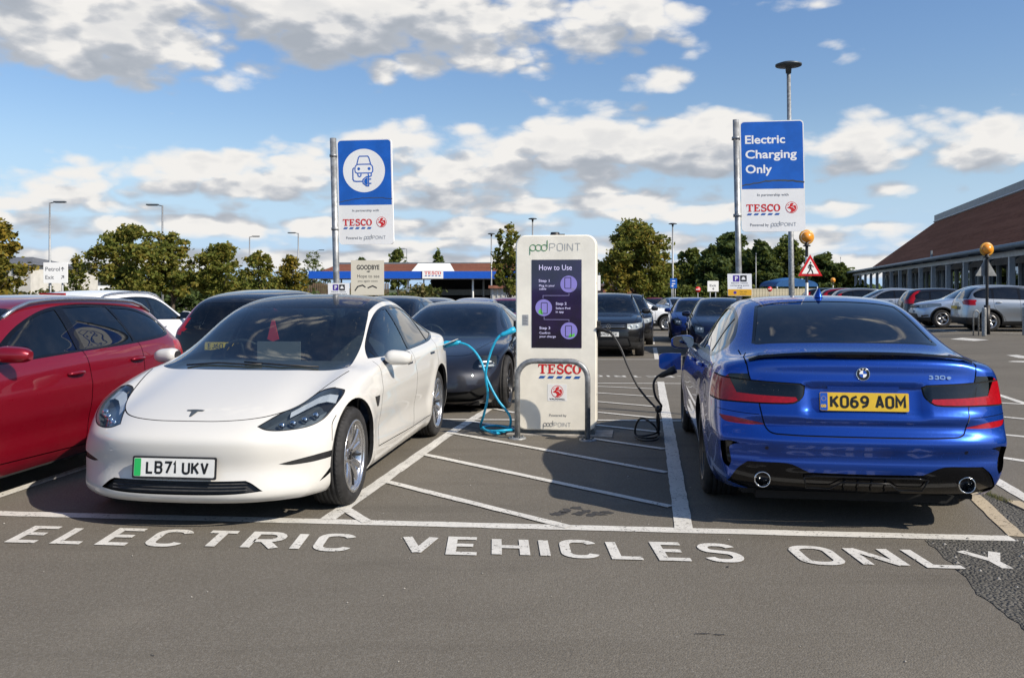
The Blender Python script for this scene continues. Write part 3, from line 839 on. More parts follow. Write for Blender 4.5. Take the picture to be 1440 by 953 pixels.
    def line(s, view, pts, w=.006, name='gap', side=1, only=None, xr=None, n=6, closed=False, zr=None):
        pts = smooth_poly(pts, n, closed)
        if closed: pts = pts + [pts[0]]
        a, b = VIEWS[view]
        pool = set(s.cand(view, [(min(p[0] for p in pts) - w, min(p[1] for p in pts) - w), (max(p[0] for p in pts) + w, max(p[1] for p in pts) + w)], side, xr))
        if only: ok = {s.names.index(x) for x in only if x in s.names}; pool = {f for f in pool if f[s.lab] in ok}
        for i in range(len(pts) - 1):
            p, q = Vector(pts[i]), Vector(pts[i + 1]); t = q - p
            if t.length < 1e-4: continue
            t.normalize(); m = Vector((-t.y, t.x)) * w / 2; e = t * w * .25
            s.cut(name, view, [tuple(p - m - e), tuple(q - m + e), tuple(q + m + e), tuple(p + m - e)], side, None, xr, zr, pool=pool)
    def lines(s, view, pts, **k):
        """same line on both flanks"""
        if view == 'side': s.line(view, pts, side=1, **k); s.line(view, pts, side=-1, **k)
        else:
            s.line(view, pts, **k)
            s.line(view, [((p[0], -p[1]) if view == 'top' else (-p[0], p[1])) + tuple(p[2:]) for p in pts], **k)
    def on(s, view, u, v, side=1, off=0.0):
        """point and normal on the skin"""
        if view == 'side': o, dr = Vector((u, 3 * side, v)), Vector((0, -side, 0))
        elif view == 'front': o, dr = Vector((-3, u, v)), Vector((1, 0, 0))
        elif view == 'rear': o, dr = Vector((9, u, v)), Vector((-1, 0, 0))
        else: o, dr = Vector((u, v, 4)), Vector((0, 0, -1))
        h = s.tree.ray_cast(o, dr)
        if h[0] is None: return None, None
        return h[0] + h[1] * off, h[1]
    def extract(s, name, parent, mat, part=None, inset=0.0, label=None, thick=0.0):
        if name not in s.names: return None
        li = s.names.index(name); idx = {}; V = []; Nn = []; F = []
        for f in s.bm.faces:
            if f[s.lab] != li: continue
            q = []
            for v in f.verts:
                if v not in idx: idx[v] = len(V); n = Vector(v[s.nl]).normalized(); V.append(v.co - n * inset); Nn.append(n)
                q.append(idx[v])
            F.append(q)
        if not F: return None
        me = bpy.data.meshes.new(part or name); me.from_pydata([(p.x - s.hx, p.y, p.z) for p in V], [], F)
        me.materials.append(mat); me.polygons.foreach_set('use_smooth', [True] * len(F)); me.update()
        me.normals_split_custom_set_from_vertices([tuple(n) for n in Nn])
        o = bpy.data.objects.new(part or name, me); C.objects.link(o); o.parent = parent
        if label: o['label'] = label
        return o
    def drop(s, name):
        if name not in s.names: return
        li = s.names.index(name); dl = [f for f in s.bm.faces if f[s.lab] == li]
        for f in dl: s.box.pop(f, None)
        bmesh.ops.delete(s.bm, geom=dl, context='FACES')
    def rim(s, name, depth, mb, mi=0):
        """wall going inwards from the border of a named area"""
        li = s.names.index(name)
        for e in s.bm.edges:
            lf = e.link_faces
            a = [f for f in lf if f[s.lab] == li]
            if len(a) == 1 and (len(lf) == 1 or lf[0][s.lab] != lf[1][s.lab]):
                v0, v1 = e.verts; n0, n1 = Vector(v0[s.nl]), Vector(v1[s.nl])
                q = [v0.co, v1.co, v1.co - n1 * depth, v0.co - n0 * depth]
                mb.add([(p.x - s.hx, p.y, p.z) for p in q], [(0, 1, 2, 3)], mi)

def circle(cx, cz, r, n=36): return [(cx + r * cos(2 * pi * k / n), cz + r * sin(2 * pi * k / n)) for k in range(n)]
# --- wheels: tyre, rim with spokes, brake disc; the axle is local y, outer face towards +y
_wh = {}
def wheel_parts(R, rw, rr, style, mats):
    """R tyre radius, rw tyre width, rr rim radius"""
    key = (R, rw, rr, style, tuple(mats))
    if key in _wh: return _wh[key]
    h = rw / 2; t = MB()
    prof = [(rr - .008, -h + .012), (rr + .012, -h), (R - .035, -h - .004), (R - .012, -h + .012), (R - .002, -h + .035)]
    ng = 5
    for i in range(ng):
        x = -h + .035 + (rw - .07) * (i + .5) / ng; prof += [(R, x - .018), (R, x - .0035), (R - .007, x - .003), (R - .007, x + .003), (R, x + .0035)]
    prof += [(R - .002, h - .035), (R - .012, h - .012), (R - .035, h + .004), (rr + .03, h + .003), (rr + .012, h), (rr - .008, h - .012)]
    t.lathe(prof, 56, 0, 'y')
    # tread blocks on the shoulders
    for k in range(64):
        q = 2 * pi * k / 64
        for sg in (-1, 1):
            c0, s0 = cos(q), sin(q); c1, s1 = cos(q + .06), sin(q + .06); r1 = R + .0015
            y0, y1 = sg * (h - .034), sg * (h - .012)
            t.add([(r1 * c0, y0, r1 * s0), (r1 * c1, y0, r1 * s1), ((R - .011) * c1, y1, (R - .011) * s1), ((R - .011) * c0, y1, (R - .011) * s0)], [(0, 1, 2, 3) if sg < 0 else (3, 2, 1, 0)], 0)
    r = MB()
    r.lathe([(rr - .03, -h + .03), (rr - .012, -h + .01), (rr, -h + .008), (rr - .022, -h + .04), (rr - .04, 0), (rr - .035, h - .03), (rr - .018, h - .012), (rr + .004, h - .006), (rr + .006, h + .001), (rr - .010, h + .002), (rr - .016, h - .014)], 56, 0, 'y')
    ys = h - .022
    def spoke(a, w0, w1, dish=.02, mi=0, tw=0.0, r0=.055, r1=rr - .012, twist=0.0):
        n = 7; vs = []
        for i in range(n + 1):
            u = i / n; rad = lerp(r0, r1, u); w = lerp(w0, w1, u ** 1.2); aa = a + twist * u
            y = ys - dish * (1 - u) ** 1.6 - .004 + .006 * sin(pi * u)
            c_, s_ = cos(aa), sin(aa)
            for (dw_, dy) in ((-w, -.028), (-w, -.004), (-w * .55, 0.004), (w * .55, .004), (w, -.004), (w, -.028)):
                vs.append((rad * c_ - dw_ * s_, y + dy, rad * s_ + dw_ * c_))
        fs = [(i * 6 + k, i * 6 + k + 1, (i + 1) * 6 + k + 1, (i + 1) * 6 + k) for i in range(n) for k in range(5)]
        r.add(vs, [f[::-1] for f in fs], mi)
    if style == 'ten':
        for k in range(5):
            a = 2 * pi * k / 5 + .3
            spoke(a - .20, .022, .030, twist=-.05); spoke(a + .20, .022, .030, twist=.05)
            spoke(a + pi / 5, .010, .012, dish=.03, mi=1)
    elif style == 'twin':
        for k in range(5):
            a = 2 * pi * k / 5 + pi / 2
            spoke(a - .14, .016, .016, twist=-.13); spoke(a + .14, .016, .016, twist=.13)
    elif style == 'five':
        for k in range(5):
            a = 2 * pi * k / 5 + pi / 2; spoke(a, .035, .05, mi=0); spoke(a + .22, .008, .012, mi=1, dish=.026); spoke(a - .22, .008, .012, mi=1, dish=.026)
    elif style == 'multi':
        for k in range(9): spoke(2 * pi * k / 9, .012, .017)
    r.lathe([(0.0001, ys - .016), (.05, ys - .016), (.068, ys - .022), (.07, ys - .05)], 24, 0, 'y')
    r.lathe([(.0001, ys - .008), (.026, ys - .008), (.03, ys - .014)], 20, 1, 'y')
    for k in range(5):
        q = 2 * pi * k / 5; r.lathe([(.0001, ys - .010), (.008, ys - .010), (.008, ys - .018)], 8, 1, 'y', (.047 * cos(q), 0, .047 * sin(q)))
    bd = MB(); bd.lathe([(.06, h - .10), (rr - .06, h - .10), (rr - .06, h - .125), (.06, h - .125)], 40, 0, 'y')
    bd.box((-(rr - .10), h - .11, 0), (.07, .06, .16), 1)
    bd.lathe([(.0001, h - .128), (rr - .03, h - .128)], 32, 2, 'y')
    res = []
    for nm, mb, ms in (('tyre', t, [M['rubber']]), ('rim', r, [M[mats[0]], M[mats[1]]]), ('brake_disc', bd, [M['brake_steel'], M['dark_steel'], M['well_black']])):
        o = mb.build(nm, ms); me = o.data; bpy.data.objects.remove(o); res.append((nm, me))
    _wh[key] = res; return res
def put_wheel(parent, x, y, R, rw, rr, style, mats, steer=0.0, label=None):
    """wheel (empty) > tyre, rim, brake disc"""
    side = 1 if y > 0 else -1
    t = wheel_parts(R, rw, rr, style, mats)
    w = bpy.data.objects.new('wheel', t[0][1]); w.name = 'wheel'; C.objects.link(w); w.parent = parent
    w.location = (x, y, R - .004); w.rotation_euler = (0, random.uniform(0, 6), (0 if side > 0 else pi) + steer)
    for nm, me in t[1:]:
        o = bpy.data.objects.new(nm, me); C.objects.link(o); o.parent = w
    return w
def seats(parent, hx, x, yo, mat='seat_cloth', zb=.28, back=1):
    """one seat at x (hip), facing -x"""
    for y in yo:
        mb = MB(); 
        mb.prism(smooth_poly([(-.26, .02), (-.26, .16), (.1, .18), (.24, .14), (.26, .02)], 4), lambda u, v, w: (x - hx + u, y - .25 + w * .5, zb + v), 1.0, 0)
        bk = smooth_poly([(.16, .10), (.28, .10), (.50, .78), (.46, .86), (.37, .84), (.24, .45)], 5)
        mb.prism(bk, lambda u, v, w: (x - hx + u, y - .24 + w * .48, zb + v), 1.0, 0)
        hr = smooth_poly([(.38, .86), (.50, .87), (.55, 1.03), (.49, 1.07), (.42, 1.02)], 5)
        mb.prism(hr, lambda u, v, w: (x - hx + u, y - .125 + w * .25, zb + v), 1.0, 0)
        mb.box((x - hx + .46, y - .05, zb + .86), (.012, .012, .08)); mb.box((x - hx + .46, y + .05, zb + .86), (.012, .012, .08))
        mb.build('seat', M[mat], parent)
def plate(parent, fr, text, wd=.52, ht=.111, face='plate_white', frame=None, band=None, hw=.007, group_w=.40, name='number_plate'):
    """flat plate, centre at the frame origin"""
    mb = MB(); ms = [M[face], M['plate_black'], M['black_plastic'], M[band] if band else M['plate_blue'], M['plate_yellow'], M['flat_white']]
    if frame: mb.prism(rrect(-wd / 2 - frame, -ht / 2 - frame * 1.15, wd / 2 + frame, ht / 2 + frame, .012), fr, .008, 2)
    f2 = lambda u, v, w=0.0: fr(u, v, w + (.0105 if frame else .002))
    if frame: mb.prism(rrect(-wd / 2, -ht / 2, wd / 2, ht / 2, .008), lambda u, v, w: fr(u, v, w + .004), .0065, 0)
    else: mb.prism(rrect(-wd / 2, -ht / 2, wd / 2, ht / 2, .008), lambda u, v, w: fr(u, v, w - .004), .006, 0)
    x0 = -wd / 2 + .012
    if band:
        polyf(mb, rrect(-wd / 2 + .002, -ht / 2 + .002, -wd / 2 + .046, ht / 2 - .002, .006), f2, .0008, 3); x0 = -wd / 2 + .05
    tw = wd - (x0 + wd / 2) - .014
    a, b = text.split(' ')
    fr3 = lambda u, v, w=0.0: f2(x0 + u, v - .0395, w + .001)
    pa = sum(SF[c][0] + .30 for c in a) - .30; pb = sum(SF[c][0] + .30 for c in b) - .30
    k = min((tw - .02) / (pa + pb + .62), .072); off = (tw - k * (pa + pb + .62)) / 2
    stroke_word(mb, a, fr3, .079, hw, off + hw, width=k * pa - 2 * hw + .008, gap=.30, mi=1)
    stroke_word(mb, b, fr3, .079, hw, off + k * (pa + .62) + hw, width=k * pb - 2 * hw + .008, gap=.30, mi=1)
    return mb.build(name, ms, parent)
def mirror_shell(parent, S, x, z, side, mat, size=(.16, .20, .13), reach=.10, yaw=0.0, low=None, glass_m='dark_alloy', rearglass=True):
    """door mirror: stalk, painted shell, mirror glass"""
    p, n = S.on('side', x, z, side); y0 = p.y if p else side * .8
    hx = S.hx; lx, ly, lz = size; mb = MB(); me_v = []
    cx, cy, cz = x - hx + .02, y0 + side * (reach + ly / 2), z + .055
    NU, NV = 14, 10; vs = []
    for i in range(NU):
        u = i / (NU - 1); yy = -ly / 2 + ly * u
        wx = lx * .5 * (1 - .35 * u ** 2) ; hz = lz * .5 * (1 - abs(2 * u - 1) ** 4 * .45) * (1 - .18 * u)
        wx *= (1 - abs(2 * u - 1) ** 5 * .35)
        for k in range(NV):
            q = 2 * pi * k / NV; c_, s_ = cos(q), sin(q)
            ex = -abs(c_) ** .75 * wx if c_ > 0 else abs(c_) ** .35 * wx * .45
            ez = (abs(s_) ** .7) * (1 if s_ > 0 else -1) * hz
            vs.append((cx + ex + .02 * u, cy + side * yy, cz + ez - .01 * u))
    fs = [(i * NV + k, i * NV + (k + 1) % NV, (i + 1) * NV + (k + 1) % NV, (i + 1) * NV + k) for i in range(NU - 1) for k in range(NV)]
    mb.add(vs, fs, 0, True); mb.add(vs[:NV], [tuple(range(NV))], 0); mb.add(vs[-NV:], [tuple(range(NV))], 0)
    o = mb.build('door_mirror', [M[mat]], parent, recalc=True)
    md = o.modifiers.new('s', 'SUBSURF'); md.levels = 1; md.render_levels = 1
    g2 = MB(); g2.prism(smooth_poly([(-ly * .42, -lz * .34), (-ly * .44, lz * .3), (ly * .30, lz * .33), (ly * .42, 0), (ly * .3, -lz * .33)], 4),
                        lambda u, v, w: (cx + lx * .235 + w, cy + side * u, cz + v), .004, 0)
    g2.build('mirror_glass', [M['mirror_silver']], o)
    st = MB(); st.prism([(-.05, 0), (.06, 0), (.05, .03), (-.03, .035)], lambda u, v, w: (x - hx + u, y0 - side * .02 + side * w * (reach + ly * .35), z - .002 + v + w * .018), 1.0, 0)
    st.build('mirror_stalk', [M['black_plastic'] if low is None else M[low]], o)
    return o
def side_handle(parent, S, x, z, side, mat, ln=.19, style='bar', tilt=0.0):
    p, n = S.on('side', x, z, side)
    if p is None: return
    mb = MB(); hx = S.hx
    t = Vector((cos(tilt), 0, sin(tilt))); t = (t - n * t.dot(n)).normalized(); up = Vector((0, 0, 1)); up = (up - n * up.dot(n)).normalized()
    p = p - Vector((hx, 0, 0))
    if style == 'flush':
        mb.prism(rrect(-ln / 2, -.011, ln / 2, .011, .009), lambda u, v, w: p + t * u + up * v + n * w, .004, 0)
        mb.build('door_handle', [M[mat]], parent, recalc=True); return
    pts = [p + t * (ln * (i / 8 - .5)) + n * (.006 + .030 * sin(pi * min(1, max(0, (i / 8) * 1.0))) ** .5) for i in range(9)]
    mb.tube(pts, .013, 8, 0, rs=[.010] + [.0135] * 7 + [.010])
    # recess behind it
    mb.prism(smooth_poly([(-ln * .45, 0), (0, .030), (ln * .45, 0), (0, -.030)], 4), lambda u, v, w: p + t * u + up * v + n * (w - .001), .0025, 0)
    o = mb.build('door_handle', [M[mat]], parent, recalc=True)
def body_base(P, name, label, cat, group=None, seats_at=None, steer=0.0, detail=3):
    """skin, wheel arches, wells, wheels, floor; returns root and shell"""
    S = Shell(P, detail); hx = S.hx
    root = empty(name, (0, 0, 0), 0, label, cat, group)
    fx, rx = P['fo'], P['fo'] + P['wb']; Ra = P.get('Ra', P['R'] + .045); zc_ = P['R'] + .012
    lip = MB()
    if P.get('clad'):
        cl = P['clad']
        for x in (fx, rx): S.both('cladding', circle(x, zc_, Ra + cl, 40), only=['body'])
        S.both('cladding', [(-.1, 0), (-.1, P['cladz']), (P['L'] + .1, P['cladz']), (P['L'] + .1, 0)], only=['body'])
        S.cut('cladding|F', 'front', [(-2, 0), (-2, P['cladz'] + .04), (2, P['cladz'] + .04), (2, 0)], only=['body'])
        S.cut('cladding|B', 'rear', [(-2, 0), (-2, P['cladz'] + .12), (2, P['cladz'] + .12), (2, 0)], only=['body'])
    for x in (fx, rx): S.both('arch', circle(x, zc_, Ra, 44))
    for sfx in ('|R', '|L'): S.rim('arch' + sfx, .03, lip)
    for sfx in ('|R', '|L'): S.drop('arch' + sfx)
    W = P['W'] / 2; ub = MB(); n = 20
    for qx in (-1, 1):
        for qy in (-1, 1):
            l2 = MB()
            for f in lip.f:
                c = [lip.v[i] for i in f]; mx = sum(p[0] for p in c) / 4 + hx - lerp(fx, rx, .5)
                if mx * qx > 0 and c[0][1] * qy > 0: l2.add(c, [(0, 1, 2, 3)])
            if l2.f: l2.build('arch_lining', [M['black_plastic']], root)
    for x in (fx, rx):
        for sg in (-1, 1):
            ub.lathe([(Ra + .02, sg * (W - .13)), (Ra + .02, sg * (W - .42)), (.01, sg * (W - .42))], 24, 0, 'y', (x - hx, 0, zc_), a0=-.25, a1=pi + .25)
    zb = P.get('floor', .17)
    ub.box((0, 0, zb + .03), (P['L'] - .55, P['W'] - .60, .05))
    ub.box((lerp(fx, rx, .5) - hx, 0, zb + .03), (P['wb'] - 2 * Ra - .05, P['W'] - .16, .05))
    for xx, ww in ((P['fo'] - Ra, -1), (rx + Ra, 1)):
        a = .34 if ww < 0 else xx; b = xx if ww < 0 else P['L'] - .30
        ub.box(((a + b) / 2 - hx, 0, zb + .045), (abs(b - a), P['W'] - .42, .03))
    ub.build('underbody', [M['well_black']], root)
    for i, (x, sg) in enumerate(((fx, 1), (fx, -1), (rx, 1), (rx, -1))):
        put_wheel(root, x - hx, sg * (W - P['rw'] / 2 - P.get('track', .028)), P['R'], P['rw'], P['rr'], P['style'], P['wm'], steer if i < 2 else 0)
    return root, S
def place(root, S, front=None, rear=None, ang=None, z=None):
    """stand the car so that its nose (or tail) centre is at a ground point; ang = direction its tail points"""
    dx, dy = cos(ang), sin(ang)
    if front: cx, cy = front[0] + dx * S.hx, front[1] + dy * S.hx
    else: cx, cy = rear[0] - dx * S.hx, rear[1] - dy * S.hx
    root.location = (cx, cy, gz(cx, cy) if z is None else z); root.rotation_euler.z = ang
def finish(S, root, table, default):
    """table: area name -> (part name, material, inset, label)"""
    for nm in S.names:
        b = nm.split('|')[0]; t = table.get(b)
        if b in ('arch', 'skip'): continue
        if t is None: t = ('body' if b == 'body' else b, default)
        S.extract(nm, root, M[t[1]], t[0], t[2] if len(t) > 2 else 0.0, t[3] if len(t) > 3 else None)
def cabin(root, S, P, x_dash, z_dash, rows, wheel_side=1, tr='seat_cloth'):
    """dashboard, steering wheel, seats and parcel shelf"""
    hx = S.hx; W = P['W'] / 2 - .24; mb = MB()
    pr = smooth_poly([(x_dash - .45, z_dash - .10), (x_dash - .1, z_dash - .01), (x_dash + .18, z_dash - .02), (x_dash + .25, z_dash - .16), (x_dash + .1, z_dash - .45), (x_dash - .45, z_dash - .45)], 4)
    mb.prism(pr, lambda u, v, w: (u - hx, -W + w * 2 * W, v), 1.0, 0)
    mb.box((lerp(x_dash, rows[-1], .5) - hx, 0, .40), (rows[-1] - x_dash + .5, .26, .30))
    mb.box((lerp(x_dash, rows[-1], .5) - hx, 0, .24), (rows[-1] - x_dash + 1.6, W * 2, .04))
    mb.build('dashboard', [M['seat_cloth']], root)
    sw = MB(); c = Vector((x_dash + .30 - hx, wheel_side * .32, z_dash - .02)); ax = Vector((1, 0, .42)).normalized(); u_ = Vector((0, 1, 0)); v_ = ax.cross(u_)
    sw.tube([c + (u_ * cos(2 * pi * k / 28) + v_ * sin(2 * pi * k / 28)) * .182 for k in range(29)], .014, 8, 0, caps=False)
    sw.tube([c - ax * .22, c - ax * .02], .03, 10); sw.tube([c - u_ * .17, c - ax * .02, c + u_ * .17], .016, 8); sw.tube([c, c - v_ * -.17], .014, 8)
    sw.build('steering_wheel', [M['black_plastic']], root)
    for i, x in enumerate(rows): seats(root, hx, x - (.10 if i else 0), (-.37, .37) if i == 0 else (-.36, 0, .36), tr, (.21 if P['H'] < 1.5 else .34) - (.08 if i else 0))
    return
def wiper(root, S, pts, name='wiper'):
    mb = MB(); q = []
    for (u, v) in pts:
        p, n = S.on('top', u, v)
        if p is None: return
        q.append(Vector((p.x - S.hx, p.y, p.z)) + n * .012)
    mb.tube(q, .007, 6); mb.build(name, [M['black_plastic']], root)
def surf_frame(S, view, u, v, side=1, roll=0.0, off=0.002, flipu=False):
    """frame lying on the skin: u to the viewer's right, v up, seen from outside"""
    p, n = S.on(view, u, v, side); p = Vector((p.x - S.hx, p.y, p.z)) + n * off
    up = Vector((0, 0, 1)) if view != 'top' else Vector((1, 0, 0))
    up = (up - n * up.dot(n)).normalized(); r = up.cross(n).normalized()
    return lambda a, b, w=0.0: p + r * a + up * b + n * w
# ------------------------------------------------------------------ ground
def build_ground():
    xs = [-260, -200, -150, -110, -80, -60, -45, -35] + [-28 + 1.5 * i for i in range(38)] + [32, 36, 40, 46, 54, 64, 80, 100, 130, 170, 230]
    ys = [-60, -40, -25, -12, -5, 0, 3, 6, 8] + [9 + 1.0 * i for i in range(52)] + [64, 70, 78, 88, 100, 115, 130, 150, 175]
    V = [(x, y, gz(x, y)) for y in ys for x in xs]; n = len(xs)
    mb = MB(); mb.add(V, [(j * n + i, j * n + i + 1, (j + 1) * n + i + 1, (j + 1) * n + i) for j in range(len(ys) - 1) for i in range(n - 1)], 0, True)
    tag(mb.build('car_park_tarmac', [M['asphalt']]), kind='structure')
    mb = MB(); mb.add([(-2500, -2500, -1.8), (2500, -2500, -1.8), (2500, 2800, -1.8), (-2500, 2800, -1.8)], [(0, 1, 2, 3)])
    tag(mb.build('land', [M['land']]), kind='structure')
pmat('land', (.06, .075, .03), .95, 0, .4, .02)
build_ground()
def sheet(name, polys, mat, h=.004):
    """flat marking following the fall of the tarmac; polys in world (x, y)"""
    mb = MB()
    for i, P in enumerate(polys): mb.add([(x, y, gz(x, y) + h + .0003 * (i % 5)) for x, y in P], [tuple(range(len(P)))])
    bm = None
    return tag(mb.build(name, [M[mat]], recalc=False), kind='structure')
def wob(P, amp=.004, step=.12, seed=1):
    """slightly ragged edge"""
    r = random.Random(seed); o = []
    for i in range(len(P)):
        a, b = Vector(P[i]), Vector(P[(i + 1) % len(P)]); n = max(1, int((b - a).length / step))
        for k in range(n):
            q = a.lerp(b, k / n); o.append((q.x + r.uniform(-amp, amp), q.y + r.uniform(-amp, amp)))
    return o
def band(p0, p1, w, seed=1, ext0=0.0, ext1=0.0, amp=.004, parts=1):
    a, b = Vector(p0), Vector(p1); t = (b - a).normalized(); a = a - t * ext0; b = b + t * ext1; m = Vector((-t.y, t.x)) * w / 2
    L_ = (b - a).length; k = max(1, int(L_ / 3.0)); outp = []
    for i in range(k):
        q0, q1 = a.lerp(b, i / k), a.lerp(b, (i + 1) / k); r = random.Random(seed * 31 + i)
        n = max(2, int((q1 - q0).length / .12)); up, dn = [], []
        for j in range(n + 1):
            e = 0 if j in (0, n) else 1
            c = q0.lerp(q1, j / n); up.append(tuple(c + m * (1 + e * r.uniform(-amp, amp) / w * 2))); dn.append(tuple(c - m * (1 + e * r.uniform(-amp, amp) / w * 2)))
        outp.append(dn + up[::-1])
    return outp
def pxband(x0, y0, x1, y1, w, seed=1, **k): return band(G(x0, y0), G(x1, y1), w, seed, **k)
def build_marks():
    P = []
    P += pxband(-250, 716, 1424, 757.5, .115, 3)
    sheet('bay_front_line', P, 'road_white', .004)
    P = []
    P += pxband(-40, 710, 105, 662, .10, 5, ext0=1.5, ext1=2.6); sheet('bay_line', P, 'road_white', .0055)
    sheet('bay_line', pxband(461, 730.5, 688, 575, .105, 6), 'road_white', .0055)
    sheet('bay_line', pxband(962, 747, 929, 537, .115, 7, ext0=-.03), 'road_white', .0055)
    sheet('bay_line_cream', pxband(1366, 694, 1431, 755, .10, 8, ext0=3.2), 'road_cream', .0055)
    P = []
    for i, q in enumerate([(484, 715, 517, 735), (540, 677, 800, 742), (592, 638.5, 943, 713), (632, 609, 937, 665), (831, 617, 934, 632), (838, 598, 928, 608), (664, 593, 722, 603), (840, 580, 920, 588), (694, 575, 724, 581), (838, 565, 920, 572),
                           (838, 552.5, 919, 558), (838, 543.5, 918, 547)]): P += pxband(*q, .075, 20 + i)
    sheet('hatched_lines', P, 'road_white', .0072)
    sheet('bay_head_line', pxband(560, 590, 1000, 592.5, .085, 40), 'road_white', .0088)
    sheet('bay_head_line', pxband(400, 536, 960, 539.5, .09, 41), 'road_white', .004)
    # far side: dashes, bay lines and arrows
    P = []
    for q in [(838, 505.5, 960, 505.5), (913, 471, 950, 471.5), (1391, 551, 1500, 587), (1396, 566, 1500, 572), (1406, 586, 1500, 595), (1407, 611, 1500, 620), (1404, 643, 1500, 657), (1396, 673, 1470, 717)]: P += pxband(*q, .10, 60)
    sheet('bay_line', P, 'road_white', .004)
    for q in ([(918, 489), (923.5, 489), (927, 505), (920.5, 505)], [(915, 475), (919.5, 475), (921, 484), (916, 484)]): sheet('lane_dash', [[G(*p) for p in q][::-1]], 'road_white', .004)
    sheet('give_way_mark', [[G(*p) for p in [(1336, 477), (1353, 475), (1391, 478), (1370, 479.5)]][::-1]], 'road_white', .004)
    sheet('lane_arrow', [[G(*p) for p in [(1404, 500), (1430, 499), (1470, 505.5), (1470, 509)]][::-1], [G(*p) for p in [(1417, 508.6), (1433, 506.5), (1470, 510), (1470, 513), (1440, 509.6)]][::-1]], 'road_white', .004)
    sheet('bay_line', pxband(1325, 465, 1480, 471, .10, 61) + pxband(1290, 462, 1345, 466, .10, 61), 'road_white', .004)
    sheet('cream_dash', pxband(1424, 704, 1460, 722, .09, 62), 'road_cream', .004)
    # darker reinstated strip in the corner, rougher and lower lying
    P = [G(*p) for p in [(1301, 759), (1318, 775), (1338, 792), (1350, 806), (1362, 817), (1372, 835), (1395, 850), (1420, 868), (1441, 884), (1500, 930), (1640, 930), (1640, 762), (1560, 735), (1500, 700), (1441, 668), (1400, 655), (1398, 664), (1440, 690), (1452, 712), (1441, 757)]]
    P1 = [G(*p) for p in [(1301, 759), (1318, 775), (1338, 792), (1350, 806), (1362, 817), (1372, 835), (1395, 850), (1420, 868), (1441, 884), (1500, 930), (1640, 930), (1640, 762), (1434, 757.8)]]
    sheet('tarmac_patch', [wob(P1, .012, .05, 4)[::-1]], 'asphalt_patch', .0028)
    sheet('drain_strip', [wob([G(*p) for p in [(1364, 688), (1376, 687), (1408, 700), (1446, 716), (1530, 752), (1530, 790), (1437, 753)]], .01, .06, 5)[::-1]], 'asphalt_patch', .0024)
    sheet('drain_gap', band(G(1372, 687), G(1470, 731), .018, 9, amp=.003), 'gap_black', .0062)
    sheet('tarmac_seam', pxband(838, 571.5, 950, 585, .012, 70, amp=.003) + pxband(640, 596, 724, 616, .012, 71, amp=.003), 'gap_black', .0105)
    r = random.Random(5); P = []
    for (cx, cy, rx, ry, n) in ((808, 719, 26, 5, 9), (840, 722, 22, 3, 5), (210, 922, 6, 1.3, 2), (995, 892, 30, 1.6, 3), (1022, 797, 6, 1.5, 2)):
        for k in range(n):
            x0, y0 = cx + r.uniform(-rx, rx), cy + r.uniform(-ry, ry); a = []
            for j in range(11):
                t = 2 * pi * j / 11; s_ = r.uniform(.5, 1.2); a.append(G(x0 + rx * .35 * s_ * cos(t), y0 - ry * .5 * s_ * sin(t)))
            P.append(a[::-1])
    for k, q in enumerate(P): P[k] = q if sum((q[i][0] - q[i - 1][0]) * (q[i][1] + q[i - 1][1]) for i in range(len(q))) < 0 else q[::-1]
    sheet('oil_stain', P, 'oil', .0015)
    # stones and leaves lying about
    mb = MB()
    for k in range(150):
        x, y = r.uniform(-4, 4), r.uniform(2.6, 9); s_ = r.uniform(.003, .009)
        if k > 110: x, y = r.uniform(2.4, 3.4), r.uniform(4.2, 5.4); s_ = r.uniform(.006, .016)
        z = gz(x, y) + .003; vs = [(x + s_ * r.uniform(.6, 1.1) * cos(t), y + s_ * r.uniform(.6, 1.1) * sin(t), z) for t in (0, 1.3, 2.5, 3.8, 5)]
        mb.add(vs + [(x, y, z + s_ * .8)], [(i, (i + 1) % 5, 5) for i in range(5)])
    tag(mb.build('grit', [M['concrete']]), kind='stuff')
    mb = MB()
    for k in range(260):
        t = r.random(); a = Vector(G(1378, 690)).lerp(Vector(G(1420, 708)), t * .9); x, y = a.x + r.gauss(0, .02), a.y + r.gauss(0, .03); hh = r.uniform(.008, .03); d = r.uniform(0, 6)
        mb.add([(x - .002, y, .004), (x + .002, y, .004), (x + .01 * cos(d), y + .01 * sin(d), hh)], [(0, 1, 2)])
    tag(mb.build('weeds', [M['leaf_hedge']]), kind='stuff')
    # words on the ground
    a = Vector((-2.99, 5.235)); b = Vector((2.56, 4.725)); t = (b - a).normalized()
    def fr_at(x): return Vector((x, lerp(a.y, b.y, (x - a.x) / (b.x - a.x))))
    for wd, x0, width in (('ELECTRIC', -2.965, 2.02), ('VEHICLES', -.62, 1.89), ('ONLY', 1.615, 1.13)):
        o = fr_at(x0); mb = MB(); stroke_word(mb, wd, lambda u, v, w=0.0: Vector((o.x + t.x * u - .02 * v, o.y + t.y * u + v, .0055 + w)), .36, .029, 0, width=width, gap=.40)
        rr = random.Random(3)
        tag(mb.build('road_lettering', [M['road_white']]), kind='structure')
    mb = MB(); o = Vector(G(985, 529)); t2 = -t
    for wd, x0, width in (('ELECTRIC', 0, 2.02), ('VEHICLES', 2.35, 1.89), ('ONLY', 4.6, 1.13)):
        stroke_word(mb, wd, lambda u, v, w=0.0: (lambda X, Y: Vector((X, Y, gz(X, Y) + .0055 + w)))(o.x + t2.x * u, o.y + t2.y * u - v), .36, .0265, x0, width=width, gap=.42)
    tag(mb.build('road_lettering', [M['road_white']]), kind='structure')
pmat('oil', (.040, .037, .034), .7, 0, .3, 30)
build_marks()
